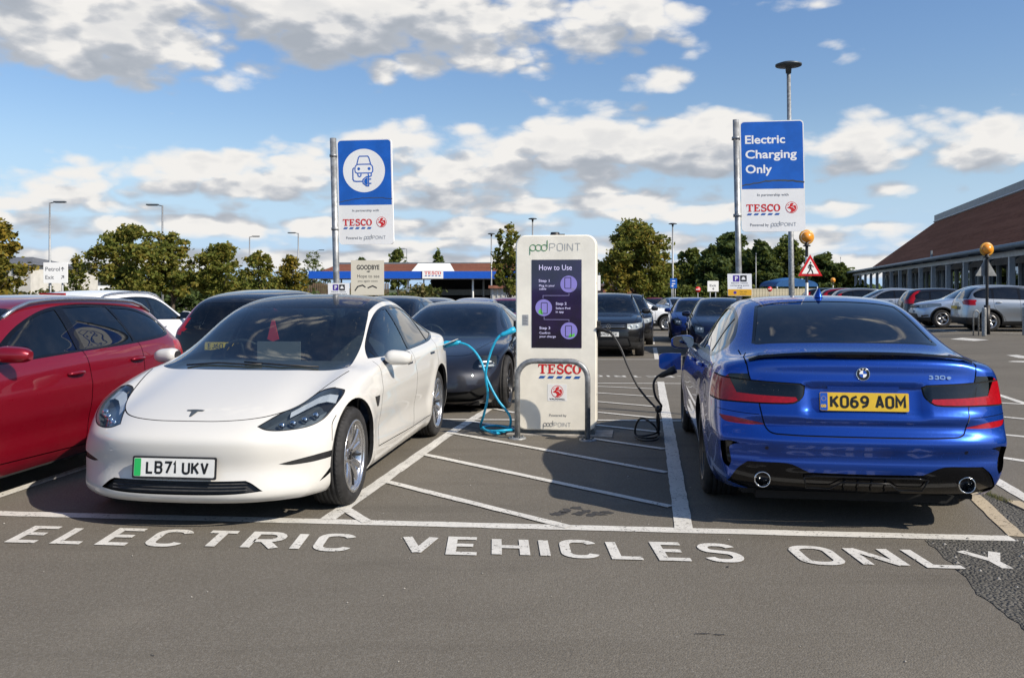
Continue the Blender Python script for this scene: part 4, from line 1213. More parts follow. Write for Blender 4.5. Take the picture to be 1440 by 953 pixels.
# kerb and pavement before the supermarket come with the building
# ------------------------------------------------------------------ charger, hoop, cables, signs
CH = Vector((.447, 9.06, 0)); CR = BR.copy(); CN = -BF        # right and facing vectors of the bay furniture
def charger():
    root = empty('charging_point', tuple(CH), 0, 'tall cream charging pillar with a lit purple screen between the two charging cars', 'charging point')
    fr = lambda u, v, w=0.0: Vector((BR.x * u + CN.x * w, BR.y * u + CN.y * w, v))
    mb = MB(); W, H, D = .825, 2.04, .26
    prof = rrect(-W / 2, .05, W / 2, H, .10, 8)
    n = len(prof); rings = []
    for (w, ins) in ((-D, .02), (-D + .02, .0), (-.012, .0), (-.004, .004), (0, .012)):
        rings.append([fr(u * (1 - ins / (W / 2)), 1.02 + (v - 1.02) * (1 - ins / 1.0), w) for u, v in prof])
    vs = [p for r_ in rings for p in r_]
    mb.add(vs, [(k * n + i, k * n + (i + 1) % n, (k + 1) * n + (i + 1) % n, (k + 1) * n + i) for k in range(4) for i in range(n)], 0, False)
    mb.add(rings[-1], [tuple(range(n))], 0); mb.add(rings[0], [tuple(range(n))[::-1]], 0)
    mb.build('shell', [M['charger_shell']], root)
    mb = MB(); mb.prism(rrect(-W / 2 + .02, 0, W / 2 - .02, .055, .005), lambda u, v, w: fr(u, v, -.03 - w), .20, 0); mb.build('plinth', [M['dark_steel']], root)
    mb = MB(); mb.prism(rrect(-W / 2 - .09, .0, W / 2 + .16, .012, .002), lambda u, v, w: fr(u, v, .07 - w), .42, 0); mb.build('foot_slab', [M['concrete']], root)
    mb = MB(); mb.lathe([(.0001, .035), (.040, .035), (.046, .03), (.05, 0)], 16, 0, 'z', tuple(fr(-.02, H, -.12))); mb.box(tuple(fr(.03, H + .008, -.12)), (.10, .06, .016)); mb.build('aerial', [M['black_plastic']], root)
    px = lambda x, y: ((x - 777) / 137, (609 - y) / 137)
    x0, y0 = px(743, 487); x1, y1 = px(813, 364)
    mb = MB(); mb.prism(rrect(x0, y0, x1, y1, .004), lambda u, v, w: fr(u, v, -.0005 + w), .003, 0); sc = mb.build('screen', [M['screen_purple']], root)
    f2 = lambda u, v, w=0.0: fr(u, v, .0030 + w)
    mb = MB(); ms = [M['screen_text'], M['screen_lilac'], M['screen_line'], M['screen_green'], M['screen_purple'], M['print_black']]
    def T(s, x, y, cap, wpx, off=0.0): u, v = px(x, y); font_word(mb, s, f2, cap / 137, u, v, width=wpx / 137, offset=off * .3, w0=.0006, mi=0)
    T('How to Use', 753.5, 378.5, 7.4, 46, .0)
    for s, x, y, w in (('Step 1', 753, 395, 15), ('Plug in your', 753.5, 401.5, 22), ('cable', 753.5, 406, 10), ('Step 2', 777, 427, 15), ('Select Pod', 777, 433, 20), ('in app', 777, 438, 11), ('Step 3', 754, 461, 15), ('Confirm', 754, 467.5, 15), ('your charge', 754, 472.5, 23)):
        T(s, x, y, 3.6 if 'Step' in s else 2.9, w, .015)
    for (cx, cy) in ((795, 398), (760, 431), (795.4, 463)): disc(mb, px(cx, cy), 11.7 / 137, f2, .0006, 1, 28)
    for (cx, cy, hw_) in ((794, 396, 4.5), (761, 431, 4.5), (795, 463, 4.5)):
        a = px(cx - hw_, cy + 8); b = px(cx + hw_ * .9, cy - 7); put_strokes(mb, [rrect(a[0], a[1], b[0], b[1], .008, 3) + [(b[0], b[1] - .008)]], f2, .0035, .0008, 5)
    a = px(800, 403); polyf(mb, [(a[0], a[1]), (a[0] - .02, a[1] - .02), (a[0] + .01, a[1] - .035), (a[0] + .025, a[1] - .01)], f2, .001, 2)
    a = px(754, 437); polyf(mb, [(a[0] - .008, a[1] - .015), (a[0] + .035, a[1] - .028), (a[0] + .03, a[1] + .01), (a[0] + .01, a[1] + .035), (a[0] - .01, a[1] + .01)], f2, .001, 3)
    a = px(797, 470); polyf(mb, [(a[0] - .02, a[1] - .02), (a[0] + .045, a[1] - .005), (a[0] + .045, a[1] + .03), (a[0] + .02, a[1] + .01), (a[0], a[1] + .025)], f2, .001, 3)
    lin = [[px(795.4, 411), px(795.4, 414), px(759, 414), px(759, 418)], [px(760.6, 443.5), px(760.6, 447.5), px(795.4, 447.5), px(795.4, 450.5)]]
    put_strokes(mb, lin, f2, .0025, .0006, 2)
    sc2 = mb.build('screen_picture', ms, sc)
    mb = MB(); ms = [M['print_green'], M['print_light'], M['print_red'], M['print_blue'], M['print_grey'], M['sign_white'], M['print_black']]
    f3 = lambda u, v, w=0.0: fr(u, v, .0012 + w)
    u, v = px(740.5, 351.5); pod_word(mb, f3, u, v, .074, 0, 1, hw=.030)
    mb.build('lettering', ms, root); mb = MB()
    u, v = px(752.5, 523); serif_word(mb, f3, u, v, .096, 2, 3)
    mb.build('lettering', ms, root); mb = MB()
    u, v = px(768, 582.5); font_word(mb, 'Powered by', f3, .025, u, v, width=24 / 137, w0=.001, mi=4)
    mb.build('lettering', ms, root); mb = MB()
    u, v = px(759.5, 596.5); pod_word(mb, f3, u, v, .040, 4, 1, hw=.040)
    mb.build('lettering', ms, root)
    mb = MB(); u0, v0 = px(765.5, 561); u1, v1 = px(792.5, 537.5); mb.prism(rrect(u0, v0, u1, v1, .004), lambda u, v, w: fr(u, v, w), .0015, 5)
    griffin(mb, lambda u, v, w=0.0: fr(u, v, .0018 + w), ((u0 + u1) / 2, v1 - .075), .062, 2, 5); font_word(mb, 'VAUXHALL', lambda u, v, w=0.0: fr(u, v, .0018 + w), .016, (u0 + u1) / 2, v0 + .012, width=.16, align='c', w0=.001, mi=6, offset=.03)
    mb.build('sticker', ms, root)
    mb = MB(); u0, v0 = px(729.5, 456); mb.prism(rrect(u0, v0, u0 + .065, v0 + .11, .002), lambda u, v, w: fr(u, v, w), .001, 0)
    for k in range(6): mb.prism(rrect(u0 + .006, v0 + .01 + k * .016, u0 + .055 - .01 * (k % 2), v0 + .016 + k * .016, .001), lambda u, v, w: fr(u, v, .001 + w), .0004, 1)
    mb.build('worn_sticker', [M['print_light'], M['print_grey']], root)
    for v in (.42, 1.55):
        for sg in (-1, 1):
            mb = MB(); c = fr(sg * (W / 2 + .001), v, -.05); mb.lathe([(.0001, .002), (.010, .002), (.011, -.002)], 10, 0, 'x', tuple(c)); mb.build('screw', [M['dark_steel']], root)
    mb = MB(); mb.prism([(-.0012, .06), (.0012, .06), (.0012, H - .09), (-.0012, H - .09)], lambda u, v, w: fr(W / 2 + w, v, -.075 + u), .0015, 0); mb.build('seam', [M['dark_steel']], root)
    # sockets on both flanks
    for sg in (-1, 1):
        mb = MB(); c = fr(sg * (W / 2 + .012), 1.08, -.13); mb.box(tuple(c), (.045, .12, .16), 0, -AX); mb.build('socket', [M['black_plastic']], root)
charger()
def hoop():
    mb = MB(); w, h, r = .70, .775, .17; root = empty('hoop_barrier', (.40, 8.82, 0), 0, 'galvanised steel hoop barrier in front of the cream charging pillar', 'barrier')
    pts = [(-w / 2, 0, 0), (-w / 2, 0, h - r - .1)] + [(-w / 2 + r - r * cos(a), 0, h - r + r * sin(a)) for a in [i * pi / 16 for i in range(9)]] + [(w / 2 - r + r * sin(a), 0, h - r + r * cos(a)) for a in [i * pi / 16 for i in range(9)]] + [(w / 2, 0, 0)]
    R_ = Matrix.Rotation(-AX, 3, 'Z'); mb.tube([R_ @ Vector(p) for p in pts], .028, 16, 0); mb.build('rail', [M['pole_steel']], root)
    for sg in (-1, 1):
        mb = MB(); c = R_ @ Vector((sg * w / 2, 0, 0)); mb.lathe([(.0001, .012), (.085, .012), (.088, .0)], 24, 0, 'z', tuple(c))
        for k in range(4): q = k * pi / 2 + .5; mb.lathe([(.0001, .026), (.011, .026), (.011, .01)], 6, 1, 'z', (c.x + .062 * cos(q), c.y + .062 * sin(q), 0))
        mb.build('base_flange', [M['pole_steel'], M['dark_steel']], root)
hoop()
def chain(pts, n=8):
    """smooth line through points in space"""
    o = []; P = [Vector(p) for p in pts]
    for i in range(len(P) - 1):
        p0, p1, p2, p3 = P[max(i - 1, 0)], P[i], P[i + 1], P[min(i + 2, len(P) - 1)]
        for k in range(n):
            t = k / n; o.append(.5 * ((2 * p1) + (p2 - p0) * t + (2 * p0 - 5 * p1 + 4 * p2 - p3) * t * t + (3 * p1 - p0 - 3 * p2 + p3) * t ** 3))
    o.append(P[-1]); return o
def V3(px_, py_, Y): return Vector(((px_ - 720) / 1250 * Y, Y, 1.5 + (405 - py_) / 1250 * Y))
def plug(parent, p0, p1, mat, r=.026, name='plug'):
    mb = MB(); a, b = Vector(p0), Vector(p1)
    mb.tube([a, a.lerp(b, .25), a.lerp(b, .5), a.lerp(b, .8), b], r, 12, 0, rs=[r * 1.1, r * 1.15, r * .85, r * .8, r * .45]); return mb.build(name, [M[mat]], parent)
def cables():
    # blue one: socket of the pillar -> loop on the ground -> white car
    root = empty('charging_cable', (-.2, 9.3, 0), 0, 'bright blue charging cable looping to the ground between pillar and white car', 'cable')
    pts = [V3(716, 467, 9.05), V3(703, 472, 9.0), V3(692, 490, 9.0), V3(683, 525, 9.02), V3(686, 556, 9.08), V3(680, 584, 9.14)]
    gr = [(676, 601), (690, 607), (712, 607.5), (722, 603.5), (700, 600.5), (679, 604), (696, 608.5), (715, 604)]
    for i, (x, y) in enumerate(gr): X, Y = G(x, y, .03); pts.append(Vector((X, Y, .025 + .012 * (i % 3))))
    pts += [V3(717, 585, 9.2), V3(700, 562, 9.2), V3(686, 535, 9.24), V3(675, 505, 9.32), V3(660, 487, 9.38), V3(643, 481, 9.42)]
    mb = MB(); mb.tube([p - root.location for p in chain(pts)], .0125, 10); mb.build('flex', [M['cable_blue']], root)
    plug(root, V3(724, 463, 9.05) - root.location, V3(703, 472, 9.0) - root.location, 'cable_blue', .028)
    plug(root, V3(622, 485, 9.42) - root.location, V3(648, 481, 9.42) - root.location, 'cable_blue', .032)
    # black one: right flank of the pillar -> small pile -> blue car
    root = empty('charging_cable', (1.2, 9.0, 0), 0, 'thin black charging cable hanging from the pillar and coiled on the hatched lines', 'cable')
    pts = [V3(838, 462, 9.0), V3(850, 464, 8.98), V3(862, 472, 8.95), V3(873, 490, 8.9), V3(883, 515, 8.85), V3(898, 545, 8.8), V3(917, 568, 8.75), V3(925, 575, 8.72)]
    mb = MB(); mb.tube([p - root.location for p in chain(pts)], .011, 8)
    pts = [V3(925, 577, 8.7), V3(924, 592, 8.72), V3(926, 604, 8.74)]
    for i, (x, y) in enumerate([(925, 612), (910, 616), (893, 614.5), (905, 618), (925, 617), (924, 607)]): X, Y = G(x, y, .03); pts.append(Vector((X, Y, .02 + .01 * (i % 3))))
    pts += [V3(920, 598, 8.75), V3(905, 588, 8.8), V3(897, 592, 8.85), V3(893, 605, 8.88)]
    for i, (x, y) in enumerate([(896, 612), (912, 613), (926, 609)]): X, Y = G(x, y, .03); pts.append(Vector((X, Y, .03 + .01 * (i % 3))))
    pts += [V3(927, 596, 8.66), V3(926, 582, 8.6)]
    mb.tube([p - root.location for p in chain(pts)], .010, 8)
    pts = [V3(928, 574, 8.6), V3(930, 570, 8.55), V3(922, 558, 8.5), V3(919, 542, 8.5), V3(922, 532, 8.5), V3(930, 526, 8.48), V3(940, 523, 8.45)]
    mb.tube([p - root.location for p in chain(pts)], .011, 8)
    mb.build('flex', [M['cable_black']], root)
    mb = MB(); c = V3(926, 575, 8.66) - root.location; mb.lathe([(.0001, -.035), (.03, -.032), (.036, 0), (.03, .032), (.0001, .035)], 14, 0, 'y', tuple(c)); mb.build('cable_clip', [M['cable_black']], root)
    plug(root, V3(840, 461, 9.05) - root.location, V3(860, 468, 8.95) - root.location, 'cable_black', .024); plug(root, V3(950, 519, 8.45) - root.location, V3(927, 529, 8.5) - root.location, 'cable_black', .034)
cables()
def icon_ev(mb, fr, c, s, mi):
    cx, cy = c; q = lambda L_: [[(cx + a * s, cy + b * s) for a, b in st] for st in L_]
    body = [(-.50, .22), (-.44, .30), (-.36, .35), (.36, .35), (.44, .30), (.50, .22), (.52, .05), (.50, -.08), (.42, -.14), (-.30, -.14), (-.42, -.14), (-.50, -.08), (-.52, .05), (-.50, .22)]
    roof = [(-.40, .36), (-.30, .72), (-.24, .80), (.24, .80), (.30, .72), (.40, .36)]
    w1 = [(-.36, -.16), (-.34, -.30), (-.26, -.34), (-.18, -.30), (-.17, -.16)]; w2 = [(.24, -.16), (.26, -.30), (.34, -.34), (.42, -.30), (.42, -.16)]
    cord = [(-.56, .16), (-.62, .12), (-.64, .0), (-.64, -.48), (-.58, -.58), (-.45, -.60), (-.08, -.60)]
    plug_ = [(-.06, -.50), (.14, -.34), (.26, -.34), (.26, -.86), (.14, -.86), (-.06, -.70), (-.06, -.50)]; pr = [(.27, -.48), (.42, -.48)]; pr2 = [(.27, -.72), (.42, -.72)]
    put_strokes(mb, q([body, roof, w1, w2, cord, plug_, pr, pr2]), fr, .031 * s, .0012, mi)
    disc(mb, (cx - .30 * s, cy + .10 * s), .085 * s, fr, .0012, mi, 14); disc(mb, (cx + .30 * s, cy + .10 * s), .085 * s, fr, .0012, mi, 14)
    polyf(mb, [(cx + a * s, cy + b * s) for a, b in ((.0, -.52), (.14, -.40), (.20, -.40), (.20, -.80), (.14, -.80), (.0, -.68))], fr, .0018, mi)
def big_sign(Xb, Y, scale, lean, pw0, pw1, ptop, pbot, small, label, kind):
    """post with a tall two-tone panel; all figures read at the sign's own distance"""
    zt = lambda y: 1.5 + (405 - y) / scale
    root = empty('sign_post', (Xb, Y, gz(Xb, Y)), 0, label, 'sign'); g0 = gz(Xb, Y)
    R = Vector((cos(AX), -sin(AX), 0)); U = Vector((-lean, 0, 1)).normalized(); N = R.cross(U).normalized(); N = -N if N.y > 0 else N
    fr = lambda u, v, w=0.0: R * u + U * v + N * w
    H = zt(ptop) - g0 + .02
    mb = MB(); mb.tube([(0, 0, 0), tuple(U * H)], .035 if kind else .038, 16); mb.build('pole', [M['pole_steel']], root)
    w = (pw1 - pw0) / scale; h0 = zt(pbot) - g0; h1 = zt(ptop) - g0; hh = h1 - h0; u0 = .045
    mb = MB(); mb.prism(rrect(u0, h0, u0 + w, h1, .045), lambda u, v, q: fr(u, v, -.03 + q), .030, 0)
    f1 = lambda u, v, q=0.0: fr(u, v, .0006 + q)
    e = .012; spl = h0 + hh * (.375 if kind == 0 else .385)
    top = [(u0 + e, spl), (u0 + w - e, spl)] + [(a, b) for a, b in rrect(u0 + e, h0 + e, u0 + w - e, h1 - e, .038) if b > spl]
    top = [(u0 + e, spl), (u0 + w - e, spl)] + arc(u0 + w - e - .038, h1 - e - .038, .038, .038, 0, 90, 6) + arc(u0 + e + .038, h1 - e - .038, .038, .038, 90, 180, 6)
    polyf(mb, top, f1, .0003, 1)
    k = w / 82.0; X_ = lambda a: u0 + a * k; cxm = u0 + w / 2
    if kind == 0:
        cy = h1 - 45.5 * k; disc(mb, (X_(40), cy), 31.5 * k, f1, .0008, 0, 48); icon_ev(mb, f1, (X_(40), cy), 26 * k, 1)
    else:
        for i, s in enumerate(('Electric', 'Charging', 'Only')):
            font_word(mb, s, f1, 10.8 * k, X_(6.5), h1 - (30 + i * 19.6) * k, width=(51.5, 66, 34)[i] * k, offset=.022, w0=.0008, mi=7)
    font_word(mb, 'In partnership with', f1, 3.4 * k, cxm, spl - 9.5 * k, width=40 * k, align='c', w0=.0008, mi=2)
    serif_word(mb, f1, X_(6.5), spl - 30 * k, 9.6 * k, 3, 4); griffin(mb, f1, (X_(64.5), spl - 25 * k), 7.6 * k, 3, 0)
    font_word(mb, 'Powered by', f1, 3.8 * k, X_(11), spl - 49.5 * k, width=24 * k, w0=.0008, mi=2); pod_word(mb, f1, X_(38), spl - 49.5 * k, 4.6 * k, 5, 5, hw=.05)
    # scraped vinyl: a wavering scratch across the blue field
    r = random.Random(7 + kind); sc = [(X_(1.5 + i * 80 / 16), spl + (4.5 + 4.0 * sin(pi * i / 16) + r.uniform(-.6, .6) + i * .25) * k) for i in range(17)]
    put_strokes(mb, [sc], f1, (.45 if kind == 0 else .75) * k, .0014, 6)
    if kind: put_strokes(mb, [[(a, b + .9 * k) for a, b in sc[6:]]], f1, .35 * k, .0018, 6)
    mb.build('panel', [M['sign_white'], M['sign_blue'], M['print_grey'], M['print_red'], M['print_blue'], M['print_light'], M['dark_steel'], M['flat_white']], root)
    for v in (h0 + .15 * hh, h1 - .15 * hh): mb = MB(); mb.box(tuple(fr(.02, v, -.035)), (.13, .05, .035), 0, -AX); mb.tube([tuple(fr(0, v - .015, 0)), tuple(fr(0, v + .015, 0))], .046, 14); mb.build('clamp', [M['pole_steel']], root)
    # small plate lower on the post
    sx0, sy0, sx1, sy1, yellow = small; a0, a1 = (sx0 - 720) / scale - Xb, (sx1 - 720) / scale - Xb; b0, b1 = zt(sy1) - g0, zt(sy0) - g0; cz = (b0 + b1) / 2; off = -U.x * cz * 0
    mb = MB(); fs = lambda u, v, q=0.0: fr(u, v, .046 + q); lx = U.x * cz
    a0 -= lx; a1 -= lx
    mb.prism(rrect(a0, b0, a1, b1, .006), lambda u, v, q: fs(u, v, q), .003, 0)
    f4 = lambda u, v, q=0.0: fs(u, v, .0032 + q); ww = a1 - a0; h_ = b1 - b0
    lo = b0
    if yellow: lo = b0 + h_ * .30; polyf(mb, [(a0 + .003, b0 + .003), (a1 - .003, b0 + .003), (a1 - .003, lo), (a0 + .003, lo)], f4, .0004, 3); disc(mb, (a0 + ww * .30, b0 + h_ * .15), .018, f4, .0008, 4, 16); font_word(mb, 'Max stay', f4, .014, a0 + ww * .5, b0 + h_ * .17, w0=.001, mi=2, width=ww * .3); font_word(mb, '3 hours', f4, .014, a0 + ww * .5, b0 + h_ * .06, w0=.001, mi=2, width=ww * .26)
    hh_ = b1 - lo; s = min(ww * .27, hh_ * .42)
    for i, (mi, ch) in enumerate(((1, 'P'), (2, ''))):
        x = a0 + ww * (.36 if i == 0 else .66) - s / 2; y = b1 - s - hh_ * .10
        polyf(mb, rrect(x, y, x + s, y + s, .006), f4, .0004, mi)
        if ch: font_word(mb, 'P', f4, s * .62, x + s * .32, y + s * .2, offset=.03, w0=.001, mi=0)
        else: polyf(mb, [(x + s * .2, y + s * .3), (x + s * .8, y + s * .3), (x + s * .75, y + s * .55), (x + s * .62, y + s * .75), (x + s * .38, y + s * .75), (x + s * .25, y + s * .55)], f4, .0008, 0)
    for i, s_ in enumerate(('Electric vehicle', 'recharging point', 'only')): font_word(mb, s_, f4, hh_ * .09, a0 + ww / 2, lo + hh_ * (.36 - .15 * i), width=ww * (.68, .78, .2)[i], align='c', w0=.0006, mi=2)
    mb.build('small_plate', [M['sign_white'], M['print_purple'], M['print_black'], M['print_yellow'], M['print_purple']], root)
    return root
big_sign(-2.035, 10.5, 119, .024, 478, 557, 197, 344, (463, 398, 494, 418, 0), 'tall blue and white sign with a plug and car symbol above the white electric car', 0)
big_sign(2.70, 10.45, 119.6, .020, 1041, 1127.5, 171, 326, (1023, 385, 1056, 416, 1), 'tall blue and white sign reading Electric Charging Only above the blue car', 1)
# ---- white electric saloon
def white_saloon():
    P = dict(L=4.69, W=1.849, H=1.443, fo=.845, wb=2.875, R=.338, rw=.235, rr=.245, Ra=.385, style='ten', wm=('bright_alloy', 'dark_alloy'), floor=.15,
        st=[(.13, .80, .17, .585, .635, .46, .34), (.38, .900, .165, .70, .735, .55, .26), (.72, .918, .16, .785, .825, .60, .19), (1.02, .925, .16, .845, .895, .65, .16), (1.22, .925, .16, .875, .94, .70, .16),
            (1.55, .925, .16, .89, 1.09, .68, .13), (1.95, .925, .16, .90, 1.275, .665, .09), (2.32, .925, .16, .905, 1.395, .635, .05), (2.75, .925, .16, .91, 1.443, .62, 0), (3.2, .925, .16, .92, 1.42, .61, 0),
            (3.58, .927, .165, .935, 1.34, .60, -.02), (3.92, .927, .17, .95, 1.235, .60, -.05), (4.22, .918, .19, .965, 1.13, .60, -.10), (4.42, .88, .21, .975, 1.08, .62, -.17), (4.58, .775, .24, .95, 1.07, .58, -.30)],
        pn=3.1, xn=[.07, .0, .035, .010, .035, .12], dw=[.07, .02, .006, 0, .010, .035], xt=[4.50, 4.62, 4.69, 4.68, 4.62, 4.58])
    def warp(c):
        sculpt(c, P, door=.020); ay = abs(c.y)
        if c.x < 1.4 and c.z > .55:
            k = sstep(.30, .60, c.x) * (1 - sstep(1.15, 1.4, c.x)); c.z += .020 * bell(ay, .755, .085) * k - .010 * bell(ay, .55, .12) * k
        if c.x < .55:
            k = (1 - sstep(.62, .86, ay)) * (1 - sstep(.30, .5, c.x)); c.x += (.030 * bell(c.z, .40, .10) - .014 * bell(c.z, .57, .05)) * k
    P['warp'] = warp
    root, S = body_base(P, 'electric_car', 'white electric saloon facing the camera, blue cable plugged into its rear flank, green-flash number plate', 'car', steer=0.0)
    # glasshouse
    top = [(1.03, 0), (1.05, .30), (1.13, .55), (1.20, .70), (1.28, .725, 1), (1.7, .69), (2.05, .635), (2.22, .60, 1), (2.12, .30), (2.09, 0)]
    def sym(h, n=6):
        a = smooth_poly(h, n, closed=False); return a + [(u, -v) for u, v in reversed(a[1:-1])]
    S.cut('windscreen', 'top', sym(top))
    roof = [(2.09, 0), (2.12, .30), (2.22, .60, 1), (2.7, .585), (3.25, .57), (3.7, .55), (4.12, .50, 1), (4.16, .3), (4.19, 0)]
    S.cut('glass_roof', 'top', sym(roof))
    S.cut('rear_window', 'top', sym([(3.28, 0), (3.28, .57, 1), (3.7, .55), (4.12, .50, 1), (4.16, .3), (4.19, 0)]), only=['glass_roof'])
    dlo = [(1.56, .952, 1), (1.80, 1.085), (2.12, 1.235), (2.45, 1.32), (2.85, 1.345), (3.25, 1.315), (3.6, 1.215), (3.90, 1.045, 1), (3.6, .985), (3.1, .958), (2.3, .945)]
    S.both('window_trim', smooth_poly(dlo, 6))
    fg = [(1.74, .945, 1), (1.82, 1.075, 1), (2.14, 1.215), (2.45, 1.297), (2.62, 1.312, 1), (2.62, .958, 1)]
    rg = [(2.72, .962, 1), (2.72, 1.318, 1), (3.0, 1.315), (3.25, 1.29), (3.44, 1.235, 1), (3.44, .985, 1)]
    qg = [(3.47, .988, 1), (3.47, 1.225, 1), (3.62, 1.165), (3.82, 1.045, 1)]
    tg = [(1.62, .962, 1), (1.70, 1.008, 1), (1.70, .958, 1)]
    for nm, q in (('door_glass_front', fg), ('door_glass_rear', rg), ('quarter_glass', qg), ('corner_glass', tg)): S.both(nm, smooth_poly(q, 6), only=['window_trim|R', 'window_trim|L'])
    # doors
    S.both('door_front', smooth_poly([(1.56, .90, 1), (1.46, .60), (1.42, .30, 1), (2.60, .27, 1), (2.66, .60), (2.66, .93, 1)], 5), only=['body'])
    S.both('door_rear', smooth_poly([(2.665, .93, 1), (2.665, .60), (2.605, .27, 1), (3.28, .27, 1), (3.44, .52), (3.62, .78), (3.66, .965, 1)], 5), only=['body'])
    S.both('sill', [(1.30, .0), (1.30, .24), (3.30, .24), (3.30, .0)], only=['body'])
    for ln in ([(1.56, .93, 1), (1.46, .60), (1.42, .30, 1), (2.60, .27, 1), (2.665, .60), (2.67, .955)], [(2.605, .27, 1), (3.28, .27, 1), (3.44, .52), (3.62, .78), (3.66, .99)]):
        S.lines('side', ln, w=.007)
    # bonnet and its shut line
    hood = [(.170, 0), (.182, .20), (.24, .38), (.35, .51), (.56, .625), (.9, .71), (1.14, .76, 1), (1.10, .6), (1.0, .3), (.985, 0)]
    S.cut('bonnet', 'top', sym(hood), only=['body'])
    S.lines('top', [(.170, 0), (.182, .20), (.24, .38), (.35, .51), (.56, .625), (.9, .71), (1.14, .76, 1)], w=.008)
    # lamps
    hl = [(-.44, .575, 1), (-.60, .60), (-.76, .64), (-.83, .70), (-.845, .765), (-.80, .79, 1), (-.69, .735), (-.58, .665)]
    S.pair('lamp_gap', 'front', smooth_poly([(.455, .628, 1), (.515, .606), (.60, .597), (.72, .604), (.79, .635), (.823, .685), (.842, .756), (.826, .798), (.77, .813), (.695, .800), (.625, .752), (.55, .700)], 6), only=['body'], xr=(0, .82))
    S.pair('headlight', 'front', smooth_poly([(.466, .629, 1), (.518, .612), (.60, .603), (.717, .610), (.783, .640), (.815, .687), (.834, .756), (.819, .790), (.768, .805), (.70, .793), (.632, .746), (.56, .695)], 6), only=['lamp_gap|R', 'lamp_gap|L'], xr=(0, .82))
    # front apron
    S.cut('lower_grille', 'front', smooth_poly([(-.53, .245, 1), (-.47, .292), (-.43, .312, 1), (.43, .312, 1), (.47, .292), (.53, .245, 1), (.3, .232), (-.3, .232)], 4), only=['body'])
    S.pair('apron_blade', 'front', smooth_poly([(.60, .398, 1), (.70, .418), (.80, .436), (.868, .442, 1), (.862, .400, 1), (.76, .390), (.66, .386)], 4), only=['body'])
    S.pair('apron_slot', 'front', smooth_poly([(.858, .402, 1), (.868, .402, 1), (.862, .34), (.835, .285), (.80, .255, 1), (.842, .33)], 4), only=['body', 'apron_blade|R'])
    S.lines('side', [(.56, .655), (.50, .60), (.475, .50)], w=.005, only=['body'])
    S.cut('tow_cover', 'front', circle(.245, .405, .032, 20), only=['body'])
    S.cut('tow_cover_in', 'front', circle(.245, .405, .030, 20), only=['tow_cover'])
    # rear flank charging port and lamps
    S.both('tail_light', smooth_poly([(4.25, .93, 1), (4.60, .93, 1), (4.60, .80, 1), (4.42, .84)], 4), only=['body'])
    S.pair('tail_light', 'rear', smooth_poly([(.45, .86, 1), (.9, .80, 1), (.9, .95, 1), (.45, .93, 1)], 4), only=['body'])
    finish(S, root, {'windscreen': ('windscreen', 'clear_glass'), 'glass_roof': ('glass_roof', 'gloss_black'), 'rear_window': ('rear_window', 'tinted_glass'),
        'window_trim': ('window_trim', 'gloss_black'), 'door_glass_front': ('window_glass', 'clear_glass', .004), 'door_glass_rear': ('window_glass', 'dark_glass', .004),
        'quarter_glass': ('window_glass', 'dark_glass', .004), 'corner_glass': ('window_glass', 'dark_glass', .003), 'door_front': ('door', 'white_paint'), 'door_rear': ('door', 'white_paint'), 'gap': ('panel_gap', 'gap_black', .006),
        'bonnet': ('bonnet', 'white_paint'), 'lamp_gap': ('lamp_seal', 'black_plastic', .003), 'headlight': ('headlight', 'lens_glass'), 'lower_grille': ('lower_grille', 'black_plastic', .03),
        'apron_blade': ('apron_blade', 'black_plastic', .006), 'apron_slot': ('air_slot', 'gap_black', .02), 'tow_cover': ('panel_gap', 'print_light'), 'tow_cover_in': ('tow_cover', 'white_paint', -.0005),
        'tail_light': ('tail_light', 'red_lens')}, 'white_paint')
    hx = S.hx
    cabin(root, S, P, 1.50, .93, (2.35, 3.25), 1)
    # centre screen
    mb = MB(); c = (1.72 - hx, 0, .965)
    mb.box((c[0], c[1], c[2]), (.012, .36, .21), 0); mb.build('centre_screen', [M['print_grey']], root)
    # lamps: dark bowl with projector and light bar behind the lens
    for sg in (-1, 1):
        hb = MB()
        def P3(y, z, dd, sg=sg):
            p, n = S.on('front', sg * y, z)
            return Vector((p.x - hx, p.y, p.z)) - n * dd
        rows_ = [[(.455, .61), (.60, .59), (.77, .61), (.83, .68)], [(.50, .66), (.62, .67), (.75, .69), (.84, .73)], [(.56, .71), (.65, .77), (.74, .81), (.84, .80)]]
        vs = [P3(y, z, .055) for r_ in rows_ for y, z in r_]
        hb.add(vs, [(r_ * 4 + i, r_ * 4 + i + 1, (r_ + 1) * 4 + i + 1, (r_ + 1) * 4 + i) for r_ in range(2) for i in range(3)], 0)
        ring = smooth_poly([(.466, .629, 1), (.518, .612), (.60, .603), (.717, .610), (.783, .640), (.815, .687), (.834, .756), (.819, .790), (.768, .805), (.70, .793), (.632, .746), (.56, .695)], 6)
        a = [P3(y, z, .002) for y, z in ring]; b_ = [P3(y, z, .055) for y, z in ring]; n = len(a)
        hb.add(a + b_, [(i, (i + 1) % n, n + (i + 1) % n, n + i) for i in range(n)], 0)
        # light guide along the upper edge
        top_ = [(.585, .700), (.64, .740), (.70, .778), (.755, .790), (.812, .780)]
        up = [P3(y, z, .018) for y, z in top_]; dn = [P3(y + .012, z - .022 * (1 + i * .18), .026) for i, (y, z) in enumerate(top_)]
        hb.add(up + dn, [(i, i + 1, 5 + i + 1, 5 + i) for i in range(4)], 1)
        for k, (y, z) in enumerate(((.58, .640), (.635, .648), (.69, .662), (.745, .682))):
            q = P3(y, z, .03); hb.lathe([(.001, -.012), (.020, -.014), (.024, .004), (.021, .008)], 14, 2, 'x', (q.x, q.y, q.z)); hb.lathe([(.001, -.018), (.012, -.012), (.014, 0)], 12, 3, 'x', (q.x, q.y, q.z))
